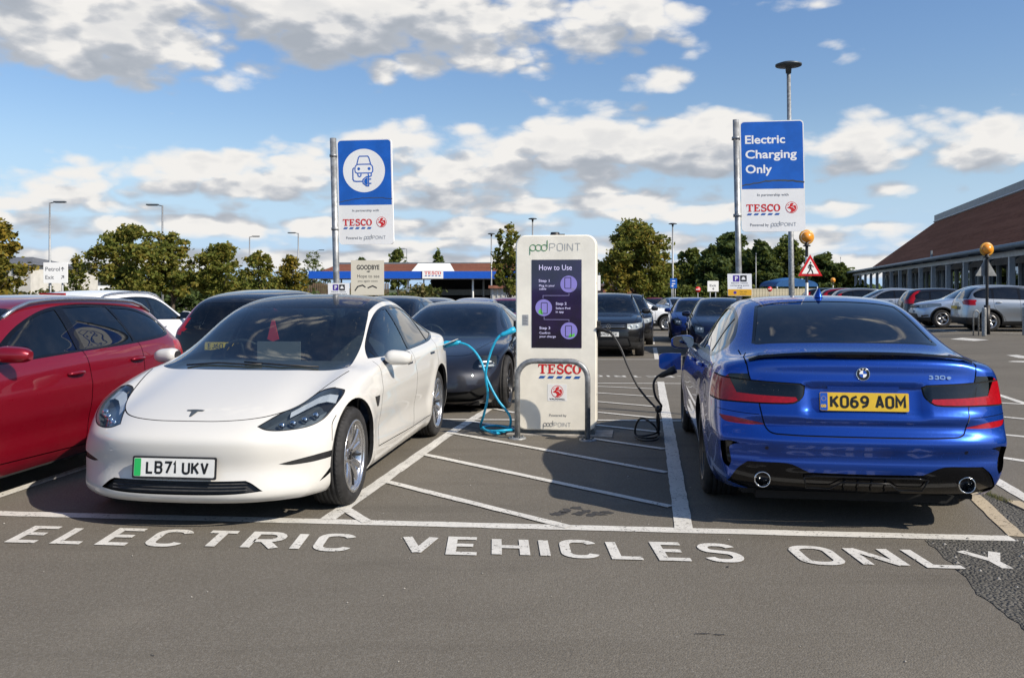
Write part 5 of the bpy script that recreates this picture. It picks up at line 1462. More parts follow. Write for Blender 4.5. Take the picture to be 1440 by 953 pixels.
        hb.build('lamp_bowl', [M['dark_steel'], M['lamp_silver'], M['chrome'], M['screen_black']], root)
    # grille fins
    mb = MB()
    for k in range(3):
        z = .252 + k * .019
        for i in range(12):
            y0, y1 = -.44 + i * .0735, -.44 + (i + 1) * .0735
            p0, _ = S.on('front', y0, z); p1, _ = S.on('front', y1, z)
            mb.add([(p0.x - hx + .012, y0, z), (p1.x - hx + .012, y1, z), (p1.x - hx + .022, y1, z + .005), (p0.x - hx + .022, y0, z + .005)], [(0, 3, 2, 1)])
    mb.build('grille_fins', [M['grey_plastic']], root)
    # plate, badge
    p, n = S.on('front', 0, .385); o = Vector((p.x - hx - .020, 0, .395)); fr = frame2(o, (0, -1, 0), (.10, 0, 1))
    plate(root, fr, 'LB71 UKV', frame=.012, band='plate_green', hw=.0072)
    mb = MB(); fr = surf_frame(S, 'top', .27, 0, off=.003)
    polyf(mb, [(-.062, .030), (-.03, .036), (0, .038), (.03, .036), (.062, .030), (.050, .018), (.022, .016), (.008, -.050), (0, -.058), (-.008, -.050), (-.022, .016), (-.050, .018)], fr, .001, 0)
    for a_ in mb.v: pass
    mb.build('bonnet_badge', [M['dark_steel']], root)
    # mirrors, handles, wipers, camera on the wing
    for sg in (-1, 1):
        mirror_shell(root, S, 1.74, .895, sg, 'white_paint', (.19, .20, .135), .0)
        side_handle(root, S, 2.47, .845, sg, 'screen_black', .18, 'flush'); side_handle(root, S, 3.42, .865, sg, 'screen_black', .18, 'flush')
        p, n = S.on('side', 1.33, .66, sg); t = Vector((1, 0, 0)); t = (t - n * t.dot(n)).normalized(); up = Vector((0, 0, 1)); up = (up - n * up.dot(n)).normalized(); p = p - Vector((hx, 0, 0))
        mb = MB(); mb.prism(smooth_poly([(-.055, .032, 1), (.055, .030, 1), (.035, -.02), (.0, -.045)], 4), lambda u, v, w: p + t * u + up * v + n * (w - .001), .008); mb.build('wing_camera', [M['black_plastic']], root, recalc=True)
    wiper(root, S, [(1.17, .50), (1.16, .25), (1.12, 0), (1.13, -.1)]); wiper(root, S, [(1.17, .05), (1.13, -.25), (1.17, -.52)])
    # red lanyard hanging behind the windscreen
    tg_ = MB(); tg_.prism([(-.05, .0), (-.012, .16), (.012, .16), (.05, .0), (0, -.02)], lambda u, v, w: (2.02 - hx + w, .17 + u, 1.07 + v), .01); tg_.build('hanging_tag', [M['helper_red']], root)
    # open flap of the charging port
    p, n = S.on('side', 4.02, .86, -1); q = Vector((p.x - hx, p.y, p.z))
    fb = MB(); fb.prism(smooth_poly([(-.07, -.045), (.07, -.045), (.09, .05), (-.09, .05)], 4), lambda u, v, w: q + Vector((u, -.07 - v * 1.2 , .07 + v * .5 + w)), .008); fb.build('port_flap', [M['white_paint']], root, recalc=True)
    return root, S
WS, WSS = white_saloon()
place(WS, WSS, front=(-2.08, 5.46), ang=radians(83.3))
# ---- blue plug-in saloon, seen from behind
def sym(h, n=6):
    a = smooth_poly(h, n, closed=False); return a + [(u, -v) for u, v in reversed(a[1:-1])]
def symv(h, n=6):
    """outline symmetric about the centre line in the front or rear view"""
    a = smooth_poly(h, n, closed=False); return a + [(-u, v) for u, v in reversed(a[1:-1])]
def blue_saloon():
    P = dict(L=4.709, W=1.827, H=1.442, fo=.785, wb=2.851, R=.335, rw=.245, rr=.240, Ra=.372, style='multi', wm=('dark_alloy', 'dark_alloy'), floor=.15, track=.016,
        dw=[.10, .045, .010, 0, .014, .050],
        st=[(.10, .78, .20, .62, .70, .48, .30), (.35, .87, .17, .76, .80, .56, .22), (.75, .905, .16, .86, .885, .62, .15), (1.15, .913, .16, .91, .945, .66, .12), (1.50, .913, .16, .93, .985, .70, .12),
            (1.85, .913, .16, .935, 1.15, .67, .10), (2.2, .913, .16, .94, 1.31, .65, .07), (2.5, .913, .16, .945, 1.405, .63, .03), (2.9, .913, .16, .955, 1.442, .62, 0), (3.3, .913, .16, .965, 1.425, .615, -.02),
            (3.65, .913, .165, .98, 1.35, .61, -.04), (3.95, .912, .17, .99, 1.235, .615, -.07), (4.2, .908, .19, .995, 1.125, .62, -.09), (4.38, .900, .21, .99, 1.085, .655, -.11), (4.60, .865, .23, .985, 1.08, .68, -.17)],
        xn=[.14, .05, .0, .0, .04, .10], xt=[4.56, 4.66, 4.705, 4.655, 4.60, 4.61], pt=3.4)
    def warp(c):
        sculpt(c, P, door=.020, arch=.014); ay = abs(c.y)
        if c.x > 4.3:
            k = sstep(4.35, 4.5, c.x)
            c.x -= .034 * k * sstep(.715, .735, c.z) * (1 - sstep(.885, .92, c.z)) * (1 - sstep(.32, .37, ay))
            c.x += k * (.020 * bell(c.z, .712, .022) * (1 - sstep(.6, .8, ay)) - .020 * bell(c.z, .655, .03) * (1 - sstep(.55, .7, ay)) + .026 * bell(c.z, .565, .045) - .016 * bell(c.z, .47, .035))
            c.x -= .016 * k * bell(c.z, .97, .06) * (1 - sstep(.6, .75, ay))
    P['warp'] = warp
    root, S = body_base(P, 'plug_in_saloon', 'blue saloon seen from behind, yellow number plate, black cable plugged into its front wing', 'car')
    S.cut('windscreen', 'top', sym([(1.35, 0), (1.38, .35), (1.5, .66), (1.60, .68, 1), (2.0, .62), (2.38, .555, 1), (2.30, .3), (2.27, 0)]))
    rwin = [(3.42, 0), (3.43, .32), (3.46, .50, 1), (3.75, .545), (4.08, .60, 1), (4.15, .54), (4.20, .3), (4.215, 0)]
    S.cut('window_trim', 'top', sym(rwin))
    S.cut('rear_window', 'top', sym([(3.445, 0), (3.455, .32), (3.485, .482, 1), (3.76, .523), (4.06, .577, 1), (4.12, .52), (4.17, .3), (4.185, 0)]), only=['window_trim'])
    dlo = [(1.78, .965, 1), (2.05, 1.13), (2.35, 1.265), (2.7, 1.345), (3.1, 1.350), (3.5, 1.285), (3.80, 1.165), (3.92, 1.08, 1), (3.80, 1.015), (3.3, .995), (2.4, .975)]
    S.both('window_trim', smooth_poly(dlo, 6))
    for nm, q in (('door_glass_front', [(1.90, .985, 1), (2.1, 1.13), (2.38, 1.25), (2.66, 1.318, 1), (2.66, 1.0, 1)]), ('door_glass_rear', [(2.75, 1.005, 1), (2.75, 1.325, 1), (3.1, 1.330), (3.42, 1.285, 1), (3.42, 1.025, 1)]), ('quarter_glass', [(3.46, 1.028, 1), (3.46, 1.275, 1), (3.7, 1.185), (3.85, 1.085, 1), (3.75, 1.04)])):
        S.both(nm, smooth_poly(q, 6), only=['window_trim|R', 'window_trim|L'])
    S.both('door_front', smooth_poly([(1.62, .93, 1), (1.50, .60), (1.48, .30, 1), (2.68, .27, 1), (2.72, .6), (2.71, .98, 1)], 5), only=['body'])
    S.both('door_rear', smooth_poly([(2.715, .98, 1), (2.725, .6), (2.685, .27, 1), (3.25, .27, 1), (3.40, .5), (3.60, .76), (3.68, 1.0, 1)], 5), only=['body'])
    for ln in ([(1.62, .95, 1), (1.50, .60), (1.48, .30, 1), (2.68, .27, 1), (2.72, .60), (2.71, .98)], [(2.685, .27, 1), (3.25, .27, 1), (3.40, .5), (3.60, .76), (3.68, 1.02)]): S.lines('side', ln, w=.007)
    S.both('sill', [(1.20, .0), (1.20, .225), (3.25, .225), (3.25, .0)], only=['body'])
    # boot lid, its shut lines and the bumper joint
    lid = [(0, 1.12), (.5, 1.12), (.69, 1.08, 1), (.672, .95), (.625, .82), (.60, .69), (.56, .615), (.45, .602, 1), (0, .600)]
    S.cut('boot_lid', 'rear', symv(lid), only=['body'], xr=(4.1, 5))
    S.cut('boot_lid', 'top', sym([(4.22, 0), (4.21, .3), (4.16, .55), (4.14, .64, 1), (4.4, .68), (4.62, .69, 1), (4.7, 0)]), only=['body'], xr=(4.1, 5), zr=(.98, 2))
    S.lines('rear', [(.69, 1.08), (.672, .95), (.625, .82), (.60, .69), (.56, .615), (.45, .602), (.2, .600), (0, .600)], w=.008, xr=(4.1, 5))
    S.lines('top', [(4.22, .655), (4.36, .683), (4.62, .69)], w=.008, zr=(1.02, 2))
    S.line('rear', [(-.86, .735), (-.75, .722), (-.62, .716)], w=.004, xr=(4.1, 5)); S.line('rear', [(.62, .716), (.75, .722), (.86, .735)], w=.004, xr=(4.1, 5))
    # crease shadows come from real ledges: the lamps
    lamp = [(.345, .893, 1), (.37, .906, 1), (.60, .916), (.80, .932), (.885, .945, 1), (.95, .90, 1), (.95, .80, 1), (.82, .786), (.46, .786), (.385, .806, 1), (.355, .84)]
    S.pair('tail_lamp', 'rear', smooth_poly(lamp, 5), only=['body', 'boot_lid', 'gap'], xr=(4.1, 5))
    S.both('tail_lamp_side', smooth_poly([(4.47, .90), (4.50, .958, 1), (4.8, .98, 1), (4.8, .775, 1), (4.50, .80)], 4), only=['body'], xr=(4.2, 4.8))
    redl = [(.95, .98, 1), (.800, .955, 1), (.775, .90), (.748, .842, 1), (.60, .832), (.40, .826, 1), (.39, .805, 1), (.46, .784), (.82, .779), (.95, .79, 1)]
    S.pair('lamp_red', 'rear', smooth_poly(redl, 5), only=['tail_lamp|R', 'tail_lamp|L', 'tail_lamp_side|R', 'tail_lamp_side|L'], xr=(4.1, 5))
    le = [q[:2] for q in smooth_poly(lamp, 4)]
    S.line('rear', le, w=.009, name='lamp_edge|R', xr=(4.1, 5), closed=True, n=1); S.line('rear', [(-a, b) for a, b in le], w=.009, name='lamp_edge|L', xr=(4.1, 5), closed=True, n=1)
    S.pair('reflector', 'rear', smooth_poly([(.855, .700, 1), (.72, .685), (.565, .655, 1), (.70, .652), (.82, .662)], 4), only=['body'], xr=(4.1, 5))
    diff = [(0, .372), (.33, .374, 1), (.43, .420), (.50, .428, 1), (.69, .424, 1), (.75, .37), (.80, .275, 1), (.70, .24), (.4, .15), (0, .15)]
    S.cut('diffuser', 'rear', symv(diff, 5), only=['body'], xr=(4.0, 5))
    S.pair('air_slot', 'rear', smooth_poly([(.735, .535, 1), (.80, .548), (.850, .538, 1), (.842, .46), (.83, .40), (.80, .372, 1), (.785, .42), (.797, .50), (.775, .524)], 4), only=['body'], xr=(4.0, 5))
    S.cut('sensor|R', 'rear', circle(.58, .515, .012, 12), only=['body']); S.cut('sensor|L', 'rear', circle(-.58, .515, .012, 12), only=['body'])
    # front end
    S.pair('headlight', 'front', smooth_poly([(.40, .66, 1), (.6, .66), (.83, .70, 1), (.85, .80, 1), (.62, .77)], 4), only=['body'], xr=(0, .8))
    S.pair('grille', 'front', smooth_poly([(.05, .55, 1), (.30, .55), (.36, .70, 1), (.05, .72, 1)], 4), only=['body'], xr=(0, .8))
    finish(S, root, {'windscreen': ('windscreen', 'tinted_glass'), 'rear_window': ('rear_window', 'dark_glass', .003), 'window_trim': ('window_trim', 'gloss_black'),
        'door_glass_front': ('window_glass', 'tinted_glass', .004), 'door_glass_rear': ('window_glass', 'dark_glass', .004), 'quarter_glass': ('window_glass', 'dark_glass', .004),
        'door_front': ('door', 'blue_paint'), 'door_rear': ('door', 'blue_paint'), 'sill': ('sill', 'gloss_black'), 'gap': ('panel_gap', 'gap_black', .006), 'boot_lid': ('boot_lid', 'blue_paint'),
        'tail_lamp': ('tail_light', 'smoked_lens', .002), 'tail_lamp_side': ('tail_light', 'smoked_lens', .002), 'lamp_edge': ('lamp_seal', 'gap_black', .004), 'lamp_red': ('tail_light_band', 'red_lens', .000), 'reflector': ('reflector', 'red_lens', .003), 'diffuser': ('diffuser', 'gloss_black', .010),
        'air_slot': ('air_slot', 'gloss_black', .025), 'sensor': ('parking_sensor', 'navy_paint'), 'headlight': ('headlight', 'lens_glass'), 'grille': ('grille', 'gloss_black', .02)}, 'blue_paint')
    hx = S.hx; cabin(root, S, P, 1.80, .96, (2.45, 3.12), 1)
    def R3(y, z, dd):
        p, n = S.on('rear', y, z); return Vector((p.x - hx, p.y, p.z)) - n * dd
    for sg in (-1, 1):
        lb = MB()      # lamp bowls: clear chambers with a pale lower strip behind the smoked lens
        ring = smooth_poly(lamp, 5); ring = [q for q in ring if q[0] < .80]
        pts = [(.40, .80), (.40, .895), (.50, .905), (.50, .80), (.62, .915), (.62, .80), (.74, .93), (.74, .80), (.80, .935), (.80, .80)]
        vs = [R3(sg * y, z, .04) for y, z in pts]
        lb.add(vs, [(0, 1, 2, 3), (3, 2, 4, 5), (5, 4, 6, 7), (7, 6, 8, 9)], 0)
        st1 = [R3(sg * y, z, .02) for y, z in ((.46, .855), (.62, .862), (.77, .872), (.77, .888), (.62, .879), (.46, .871))]
        lb.add(st1, [(0, 1, 4, 5), (1, 2, 3, 4)], 1)
        for k in range(9): q = R3(sg * (.47 + k * .032), .862 + k * .001, .024); lb.lathe([(.001, .004), (.008, .0), (.009, -.01)], 8, 2, 'x', tuple(q))
        lb.build('lamp_bowl', [M['gap_black'], M['grey_plastic'], M['chrome']], root)
        ex = MB(); q = R3(sg * .60, .315, 0); x = q.x - .125
        ex.lathe([(.043, .0), (.043, .13), (.044, .138), (.048, .138), (.051, .13), (.051, -.05)], 36, 0, 'x', (x, sg * .60, .312)); ex.lathe([(.0001, .01), (.044, .01)], 24, 1, 'x', (x, sg * .60, .312))
        ex.build('exhaust_tip', [M['chrome'], M['gap_black']], root)
        mirror_shell(root, S, 1.96, .955, sg, 'blue_paint', (.20, .20, .14), .02)
        side_handle(root, S, 2.55, .89, sg, 'blue_paint', .20); side_handle(root, S, 3.42, .92, sg, 'blue_paint', .20)
    # diffuser frame and fins
    mb = MB()
    mb.tube([R3(y, z, -.006) for y, z in ((-.36, .345), (-.30, .355), (.30, .355), (.36, .345))], .006, 6)
    mb.tube([R3(y, z, -.008) for y, z in ((-.36, .345), (-.34, .275), (-.20, .275), (-.14, .32), (.14, .32), (.20, .275), (.34, .275), (.36, .345))], .0055, 6)
    for y in (-.12, -.04, .04, .12): mb.tube([R3(y, .33, .0), R3(y, .262, .0)], .006, 6)
    mb.tube([R3(y, z, .02) for y, z in ((-.42, .262), (0, .258), (.42, .262))], .012, 6)
    mb.build('diffuser_frame', [M['gloss_black']], root)
    # lip spoiler
    mb = MB(); n = 24; vs = []
    for i in range(n + 1):
        y = -.668 + 1.336 * i / n; a = abs(y) / .668; x = 4.585 - .10 * a ** 2.2
        p, nn = S.on('top', x - .10, y); q, nn2 = S.on('top', x + .005, y)
        zt = 1.104 - .042 * a ** 2.5
        if i in (0, n): zt -= .015
        base = (p.z if p else 1.07); bz = (q.z if q else 1.05)
        vs += [(x - .11 - hx, y, base + .002), (x - .03 - hx, y, zt - .002), (x + .022 - hx, y, zt + .004), (x + .026 - hx, y, zt - .012), (x - .005 - hx, y, min(bz, zt - .02) - .012)]
    mb.add(vs, [(i * 5 + k, (i + 1) * 5 + k, (i + 1) * 5 + k + 1, i * 5 + k + 1) for i in range(n) for k in range(4)], 0, False)
    mb.build('lip_spoiler', [M['gloss_black']], root, recalc=True)
    # shark fin
    mb = MB(); p, n_ = S.on('top', 3.20, 0)
    vs = []
    for i, (u, h, w) in enumerate(((-.10, .0, .004), (-.05, .022, .018), (.0, .045, .024), (.05, .066, .022), (.085, .070, .014), (.095, .0, .030))):
        z0 = p.z - .006
        vs += [(p.x - hx + u, -w - .012, z0), (p.x - hx + u, -w * .3, z0 + h), (p.x - hx + u, w * .3, z0 + h), (p.x - hx + u, w + .012, z0)]
    mb.add(vs, [(i * 4 + k, (i + 1) * 4 + k, (i + 1) * 4 + k + 1, i * 4 + k + 1) for i in range(5) for k in range(3)], 0, True)
    mb.build('roof_aerial', [M['blue_paint']], root, recalc=True)
    # roundel, model script, plate
    fr = surf_frame(S, 'rear', -.0, .972, off=.004); mb = MB()
    mb.lathe([(.0001, 0), (.041, 0), (.041, .004), (.0375, .005), (.0365, .002)], 36, 2, 'z'); mb.v = [tuple(fr(a, b, c)) for a, b, c in mb.v]
    for k in range(4):
        a0 = k * 90; pts = [(0, 0)] + arc(0, 0, .022, .022, a0, a0 + 90, 8); polyf(mb, pts, fr, .0040, 1 if k % 2 else 3)
    rg = arc(0, 0, .0375, .0375, 0, 360, 32)[:-1]; ri = arc(0, 0, .0225, .0225, 0, 360, 32)[:-1]
    mb.add([fr(u, v, .0042) for u, v in rg + ri], [(i, (i + 1) % 32, 32 + (i + 1) % 32, 32 + i) for i in range(32)], 0)
    for ch, an in (('B', 125), ('M', 90), ('W', 55)):
        ca, sa = cos(radians(an)), sin(radians(an)); f4 = lambda u, v, w=0.0, ca=ca, sa=sa: fr(ca * .030 + u * sa - v * -ca, sa * .030 - u * ca + v * sa, .0048)
        wd, sts = SF[ch]; put_strokes(mb, [[((a - wd / 2) * .010, (b - .5) * .010) for a, b in st] for st in sts], f4, .0009, 0, 1)
    mb.build('bonnet_roundel', [M['plate_black'], M['flat_white'], M['chrome'], M['plate_blue']], root).name = 'boot_roundel'
    mb = MB(); fr = surf_frame(S, 'rear', .385, .942, off=.004)
    stroke_word(mb, '330', fr, .026, .0032, 0, width=.098, gap=.22); stroke_word(mb, 'e', fr, .034, .003, .112, width=.022)
    mb.build('model_script', [M['chrome']], root)
    p, n_ = S.on('rear', 0, .80); o = Vector((p.x - hx + .016, 0, .805)); fr = frame2(o, (0, 1, 0), (-.10, 0, 1))
    plate(root, fr, 'KO69 AOM', face='plate_yellow', band='plate_blue', hw=.0075)
    mb = MB(); f2 = lambda u, v, w=0.0: fr(u, v, w + .0035); stroke_word(mb, 'GB', lambda u, v, w=0.0: f2(-.252 + u, -.036 + v, w), .018, .0022, 0, width=.026)
    for k in range(12): disc(mb, (-.237 + .013 * cos(k * pi / 6), .018 + .013 * sin(k * pi / 6)), .0018, f2, .0003, 0, 6)
    mb.build('plate_band', [M['plate_yellow']], root)
    mb = MB(); p, n_ = S.on('rear', 0, .885); mb.box((p.x - hx - .002, 0, .885), (.022, .42, .022)); mb.build('handle_strip', [M['blue_paint']], root)
    # open charging flap on the left front wing
    p, n_ = S.on('side', 1.02, .74, -1); q = Vector((p.x - hx, p.y, p.z)); fb = MB()
    fb.prism(smooth_poly([(.02, -.085, 1), (.22, -.08), (.245, 0), (.22, .08), (.02, .085, 1)], 4), lambda u, v, w: q + Vector((-.08 + w, -u, v)), .014); fb.build('port_flap', [M['blue_paint']], root, recalc=True)
    pk = MB(); pk.lathe([(.0001, -.012), (.062, -.012), (.066, .012), (.05, .016)], 20, 0, 'y', (q.x + .02, q.y + .004, q.z)); pk.build('charging_socket', [M['black_plastic']], root)
    return root, S
BS, BSS = blue_saloon()
place(BS, BSS, rear=(2.14, 5.36), ang=radians(-98.0))
# ---- red estate
def red_estate():
    P = dict(L=4.535, W=1.816, H=1.445, fo=.88, wb=2.636, R=.32, rw=.225, rr=.225, Ra=.36, style='five', wm=('alloy', 'dark_alloy'), floor=.16, crown=.07,
        dw=[.09, .04, .012, .0, .014, .048],
        st=[(.10, .76, .20, .62, .68, .46, .32), (.36, .86, .18, .76, .80, .55, .22), (.75, .895, .17, .86, .89, .62, .15), (1.10, .905, .17, .90, .945, .66, .12), (1.30, .908, .17, .92, .985, .70, .12),
            (1.65, .908, .17, .925, 1.16, .67, .10), (2.0, .908, .17, .93, 1.325, .62, .07), (2.3, .908, .17, .94, 1.42, .59, .03), (2.7, .908, .17, .955, 1.45, .58, 0), (3.2, .908, .17, .975, 1.445, .575, -.02),
            (3.65, .905, .17, .995, 1.43, .57, -.04), (4.0, .895, .18, 1.005, 1.40, .565, -.06), (4.20, .88, .2, .995, 1.31, .565, -.09), (4.34, .86, .22, .98, 1.17, .59, -.12), (4.44, .82, .24, .95, 1.02, .60, -.16)],
        xn=[.14, .05, .0, .0, .04, .10], xt=[4.44, 4.52, 4.535, 4.49, 4.46, 4.44], pt=3.4)
    root, S = body_base(P, 'estate_car', 'dark red estate car parked beside the white electric saloon, silver roof rails', 'car')
    S.cut('windscreen', 'top', sym([(1.17, 0), (1.20, .35), (1.32, .66), (1.42, .675, 1), (1.8, .62), (2.2, .555, 1), (2.1, .3), (2.07, 0)]))
    S.cut('rear_window', 'rear', symv([(0, 1.35), (.42, 1.34), (.50, 1.30, 1), (.60, 1.06), (.60, 1.03, 1), (0, 1.02)]), only=['body'], xr=(4, 5))
    dlo = [(1.62, .955, 1), (1.85, 1.10), (2.15, 1.24), (2.5, 1.335), (2.9, 1.365), (3.35, 1.355), (3.75, 1.315), (4.02, 1.22), (4.12, 1.10, 1), (3.98, 1.045), (3.4, 1.01), (2.5, .985)]
    S.both('window_trim', smooth_poly(dlo, 6))
    for nm, q in (('door_glass_front', [(1.80, .98, 1), (1.93, 1.11), (2.2, 1.235), (2.45, 1.305), (2.60, 1.325, 1), (2.60, 1.005, 1)]), ('door_glass_rear', [(2.70, 1.01, 1), (2.70, 1.335, 1), (3.0, 1.342), (3.32, 1.332, 1), (3.40, 1.10), (3.40, 1.03, 1)]), ('quarter_glass', [(3.45, 1.035, 1), (3.37, 1.325, 1), (3.72, 1.295), (3.97, 1.21), (4.07, 1.11, 1), (3.93, 1.065)])):
        S.both(nm, smooth_poly(q, 6), only=['window_trim|R', 'window_trim|L'])
    S.both('door_front', smooth_poly([(1.46, .94, 1), (1.40, .60), (1.42, .28, 1), (2.62, .25, 1), (2.65, .6), (2.65, .99, 1)], 5), only=['body'])
    S.both('door_rear', smooth_poly([(2.655, .99, 1), (2.655, .6), (2.625, .25, 1), (3.10, .25, 1), (3.20, .45), (3.42, .70), (3.46, 1.02, 1)], 5), only=['body'])
    for ln in ([(1.46, .95, 1), (1.40, .60), (1.42, .28, 1), (2.62, .25, 1), (2.655, .60), (2.655, 1.0)], [(2.625, .25, 1), (3.10, .25, 1), (3.20, .45), (3.42, .70), (3.46, 1.02)]): S.lines('side', ln, w=.008)
    S.pair('headlight', 'front', smooth_poly([(.42, .64, 1), (.6, .63), (.82, .68, 1), (.84, .79, 1), (.62, .75)], 4), only=['body'], xr=(0, .8))
    S.pair('tail_light', 'rear', smooth_poly([(.45, .86, 1), (.9, .84, 1), (.9, 1.0, 1), (.45, .99, 1)], 4), only=['body'], xr=(4, 5))
    finish(S, root, {'windscreen': ('windscreen', 'clear_glass'), 'rear_window': ('rear_window', 'dark_glass', .003), 'window_trim': ('window_trim', 'gloss_black'), 'door_glass_front': ('window_glass', 'tinted_glass', .004),
        'door_glass_rear': ('window_glass', 'dark_glass', .004), 'quarter_glass': ('window_glass', 'dark_glass', .004), 'door_front': ('door', 'red_paint'), 'door_rear': ('door', 'red_paint'), 'gap': ('panel_gap', 'gap_black', .006),
        'headlight': ('headlight', 'lens_glass'), 'tail_light': ('tail_light', 'red_lens')}, 'red_paint')
    hx = S.hx; cabin(root, S, P, 1.62, .96, (2.42, 3.25), 1)
    for sg in (-1, 1):
        mb = MB(); pts = []
        for k in range(15):
            x = 2.05 + k * 2.02 / 14; p, n = S.on('top', x, sg * .575)
            h = .040 * min(1, min(k, 14 - k) / 1.5); pts.append((x - hx, sg * .575, p.z + h))
        mb.tube(pts, .016, 8, 0); mb.build('roof_rail', [M['bright_alloy']], root)
        mirror_shell(root, S, 1.66, .985, sg, 'red_paint', (.20, .23, .135), .055)
        side_handle(root, S, 2.46, .83, sg, 'red_paint', .20); side_handle(root, S, 3.34, .875, sg, 'red_paint', .20)
        # pressed line along the doors
    return root, S
RS, RSS = red_estate()
place(RS, RSS, rear=(-4.40, 9.72), ang=radians(87.6) + pi) if False else place(RS, RSS, front=(-4.64, 4.66), ang=radians(82.3))
# ---- the other kinds: one builder fed with a profile and outlines
def kind_car(K, name, label, paintm, group=None, plates=(), detail=2, extras=None, rails=None):
    root, S = body_base(K, name, label, 'car', group, detail=detail)
    f = K['feat']; T = {'gap': ('panel_gap', 'gap_black', .004), 'window_trim': ('window_trim', 'gloss_black'), 'cladding': ('cladding', 'black_plastic')}
    S.cut('windscreen', 'top', sym(f['ws'], 4)); T['windscreen'] = ('windscreen', f.get('wsg', 'clear_glass'))
    if 'rw_rear' in f: S.cut('rear_window', 'rear', symv(f['rw_rear'], 4), only=['body'], xr=(K['L'] * .6, 9))
    if 'rw_top' in f: S.cut('rear_window', 'top', sym(f['rw_top'], 4), only=['body'])
    T['rear_window'] = ('rear_window', f.get('rwg', 'dark_glass'), .002)
    S.both('window_trim', smooth_poly(f['dlo'], 4))
    for i, q in enumerate(f['glz']): S.both('glass%d' % i, smooth_poly(q, 4), only=['window_trim|R', 'window_trim|L']); T['glass%d' % i] = ('window_glass', 'tinted_glass' if i == 0 else 'dark_glass', .003)
    for i, q in enumerate(f.get('doors', [])): S.both('door%d' % i, smooth_poly(q, 3), only=['body', 'cladding|R', 'cladding|L']) if False else None
    for ln in f['lines']: S.lines('side', ln, w=.009, n=3)
    if 'hood' in f: S.lines('top', f['hood'], w=.010, n=3)
    for nm, view, q, mt, ins in f['bits']:
        if view == 'side': S.both(nm, smooth_poly(q, 3), only=['body', 'cladding|R', 'cladding|L', 'gap'])
        elif view in ('frontc', 'rearc'): S.cut(nm, view[:-1], symv(q, 3), only=['body', 'cladding|F', 'cladding|B', 'cladding|R', 'cladding|L'], xr=(0, 1.0) if view[0] == 'f' else (K['L'] - 1.0, 9))
        else: S.pair(nm, view, smooth_poly(q, 3), only=['body', 'cladding|F', 'cladding|B', 'cladding|R', 'cladding|L', 'gap'], xr=(0, 1.0) if view == 'front' else (K['L'] - 1.0, 9))
        T[nm] = (nm, mt, ins)
    finish(S, root, T, paintm)
    cabin(root, S, K, f['dash'][0], f['dash'][1], f['rows'], 1)
    hx = S.hx
    for sg in (-1, 1):
        mirror_shell(root, S, f['mir'][0], f['mir'][1], sg, K.get('mirm', paintm), (.20, .22, .17), .05)
        for (x, z) in f['handles']: side_handle(root, S, x, z, sg, K.get('hm', paintm), .19)
        if rails:
            x0, x1, yy = f['rail']; mb = MB(); pts = []
            for k in range(11):
                x = lerp(x0, x1, k / 10); p, n = S.on('top', x, sg * yy); pts.append((x - hx, sg * yy, p.z + .045 * min(1, min(k, 10 - k) / 1.2)))
            mb.tube(pts, .017, 8, 0); mb.build('roof_rail', [M[rails]], root)
        for (y, z, r) in f.get('lampdisc', []):
            p, n = S.on('front', sg * y, z); mb = MB(); mb.lathe([(.001, .0), (r * .8, -.004), (r, .01)], 16, 0, 'x', (p.x - hx + .015, sg * y, z)); mb.build('headlight_reflector', [M['chrome']], root)
    if 'slats' in f:
        y0, y1, zs = f['slats']; mb = MB()
        for z in zs:
            pts = []
            for i in range(9):
                y = lerp(-y0, y0, i / 8); p, n = S.on('front', y, z); pts.append((p.x - hx - .006, y, z))
            mb.tube(pts, .008, 6)
        mb.build('grille_bar', [M['chrome']], root)
    for (end, text, z) in plates:
        p, n = S.on('front' if end == 'f' else 'rear', 0, z)
        o = Vector((p.x - hx + (-.018 if end == 'f' else .018), 0, z))
        fr = frame2(o, (0, -1 if end == 'f' else 1, 0), (.08 if end == 'f' else -.08, 0, 1))
        plate(root, fr, text, face='plate_white' if end == 'f' else 'plate_yellow', hw=.006)
    if extras: extras(root, S)
    return root, S
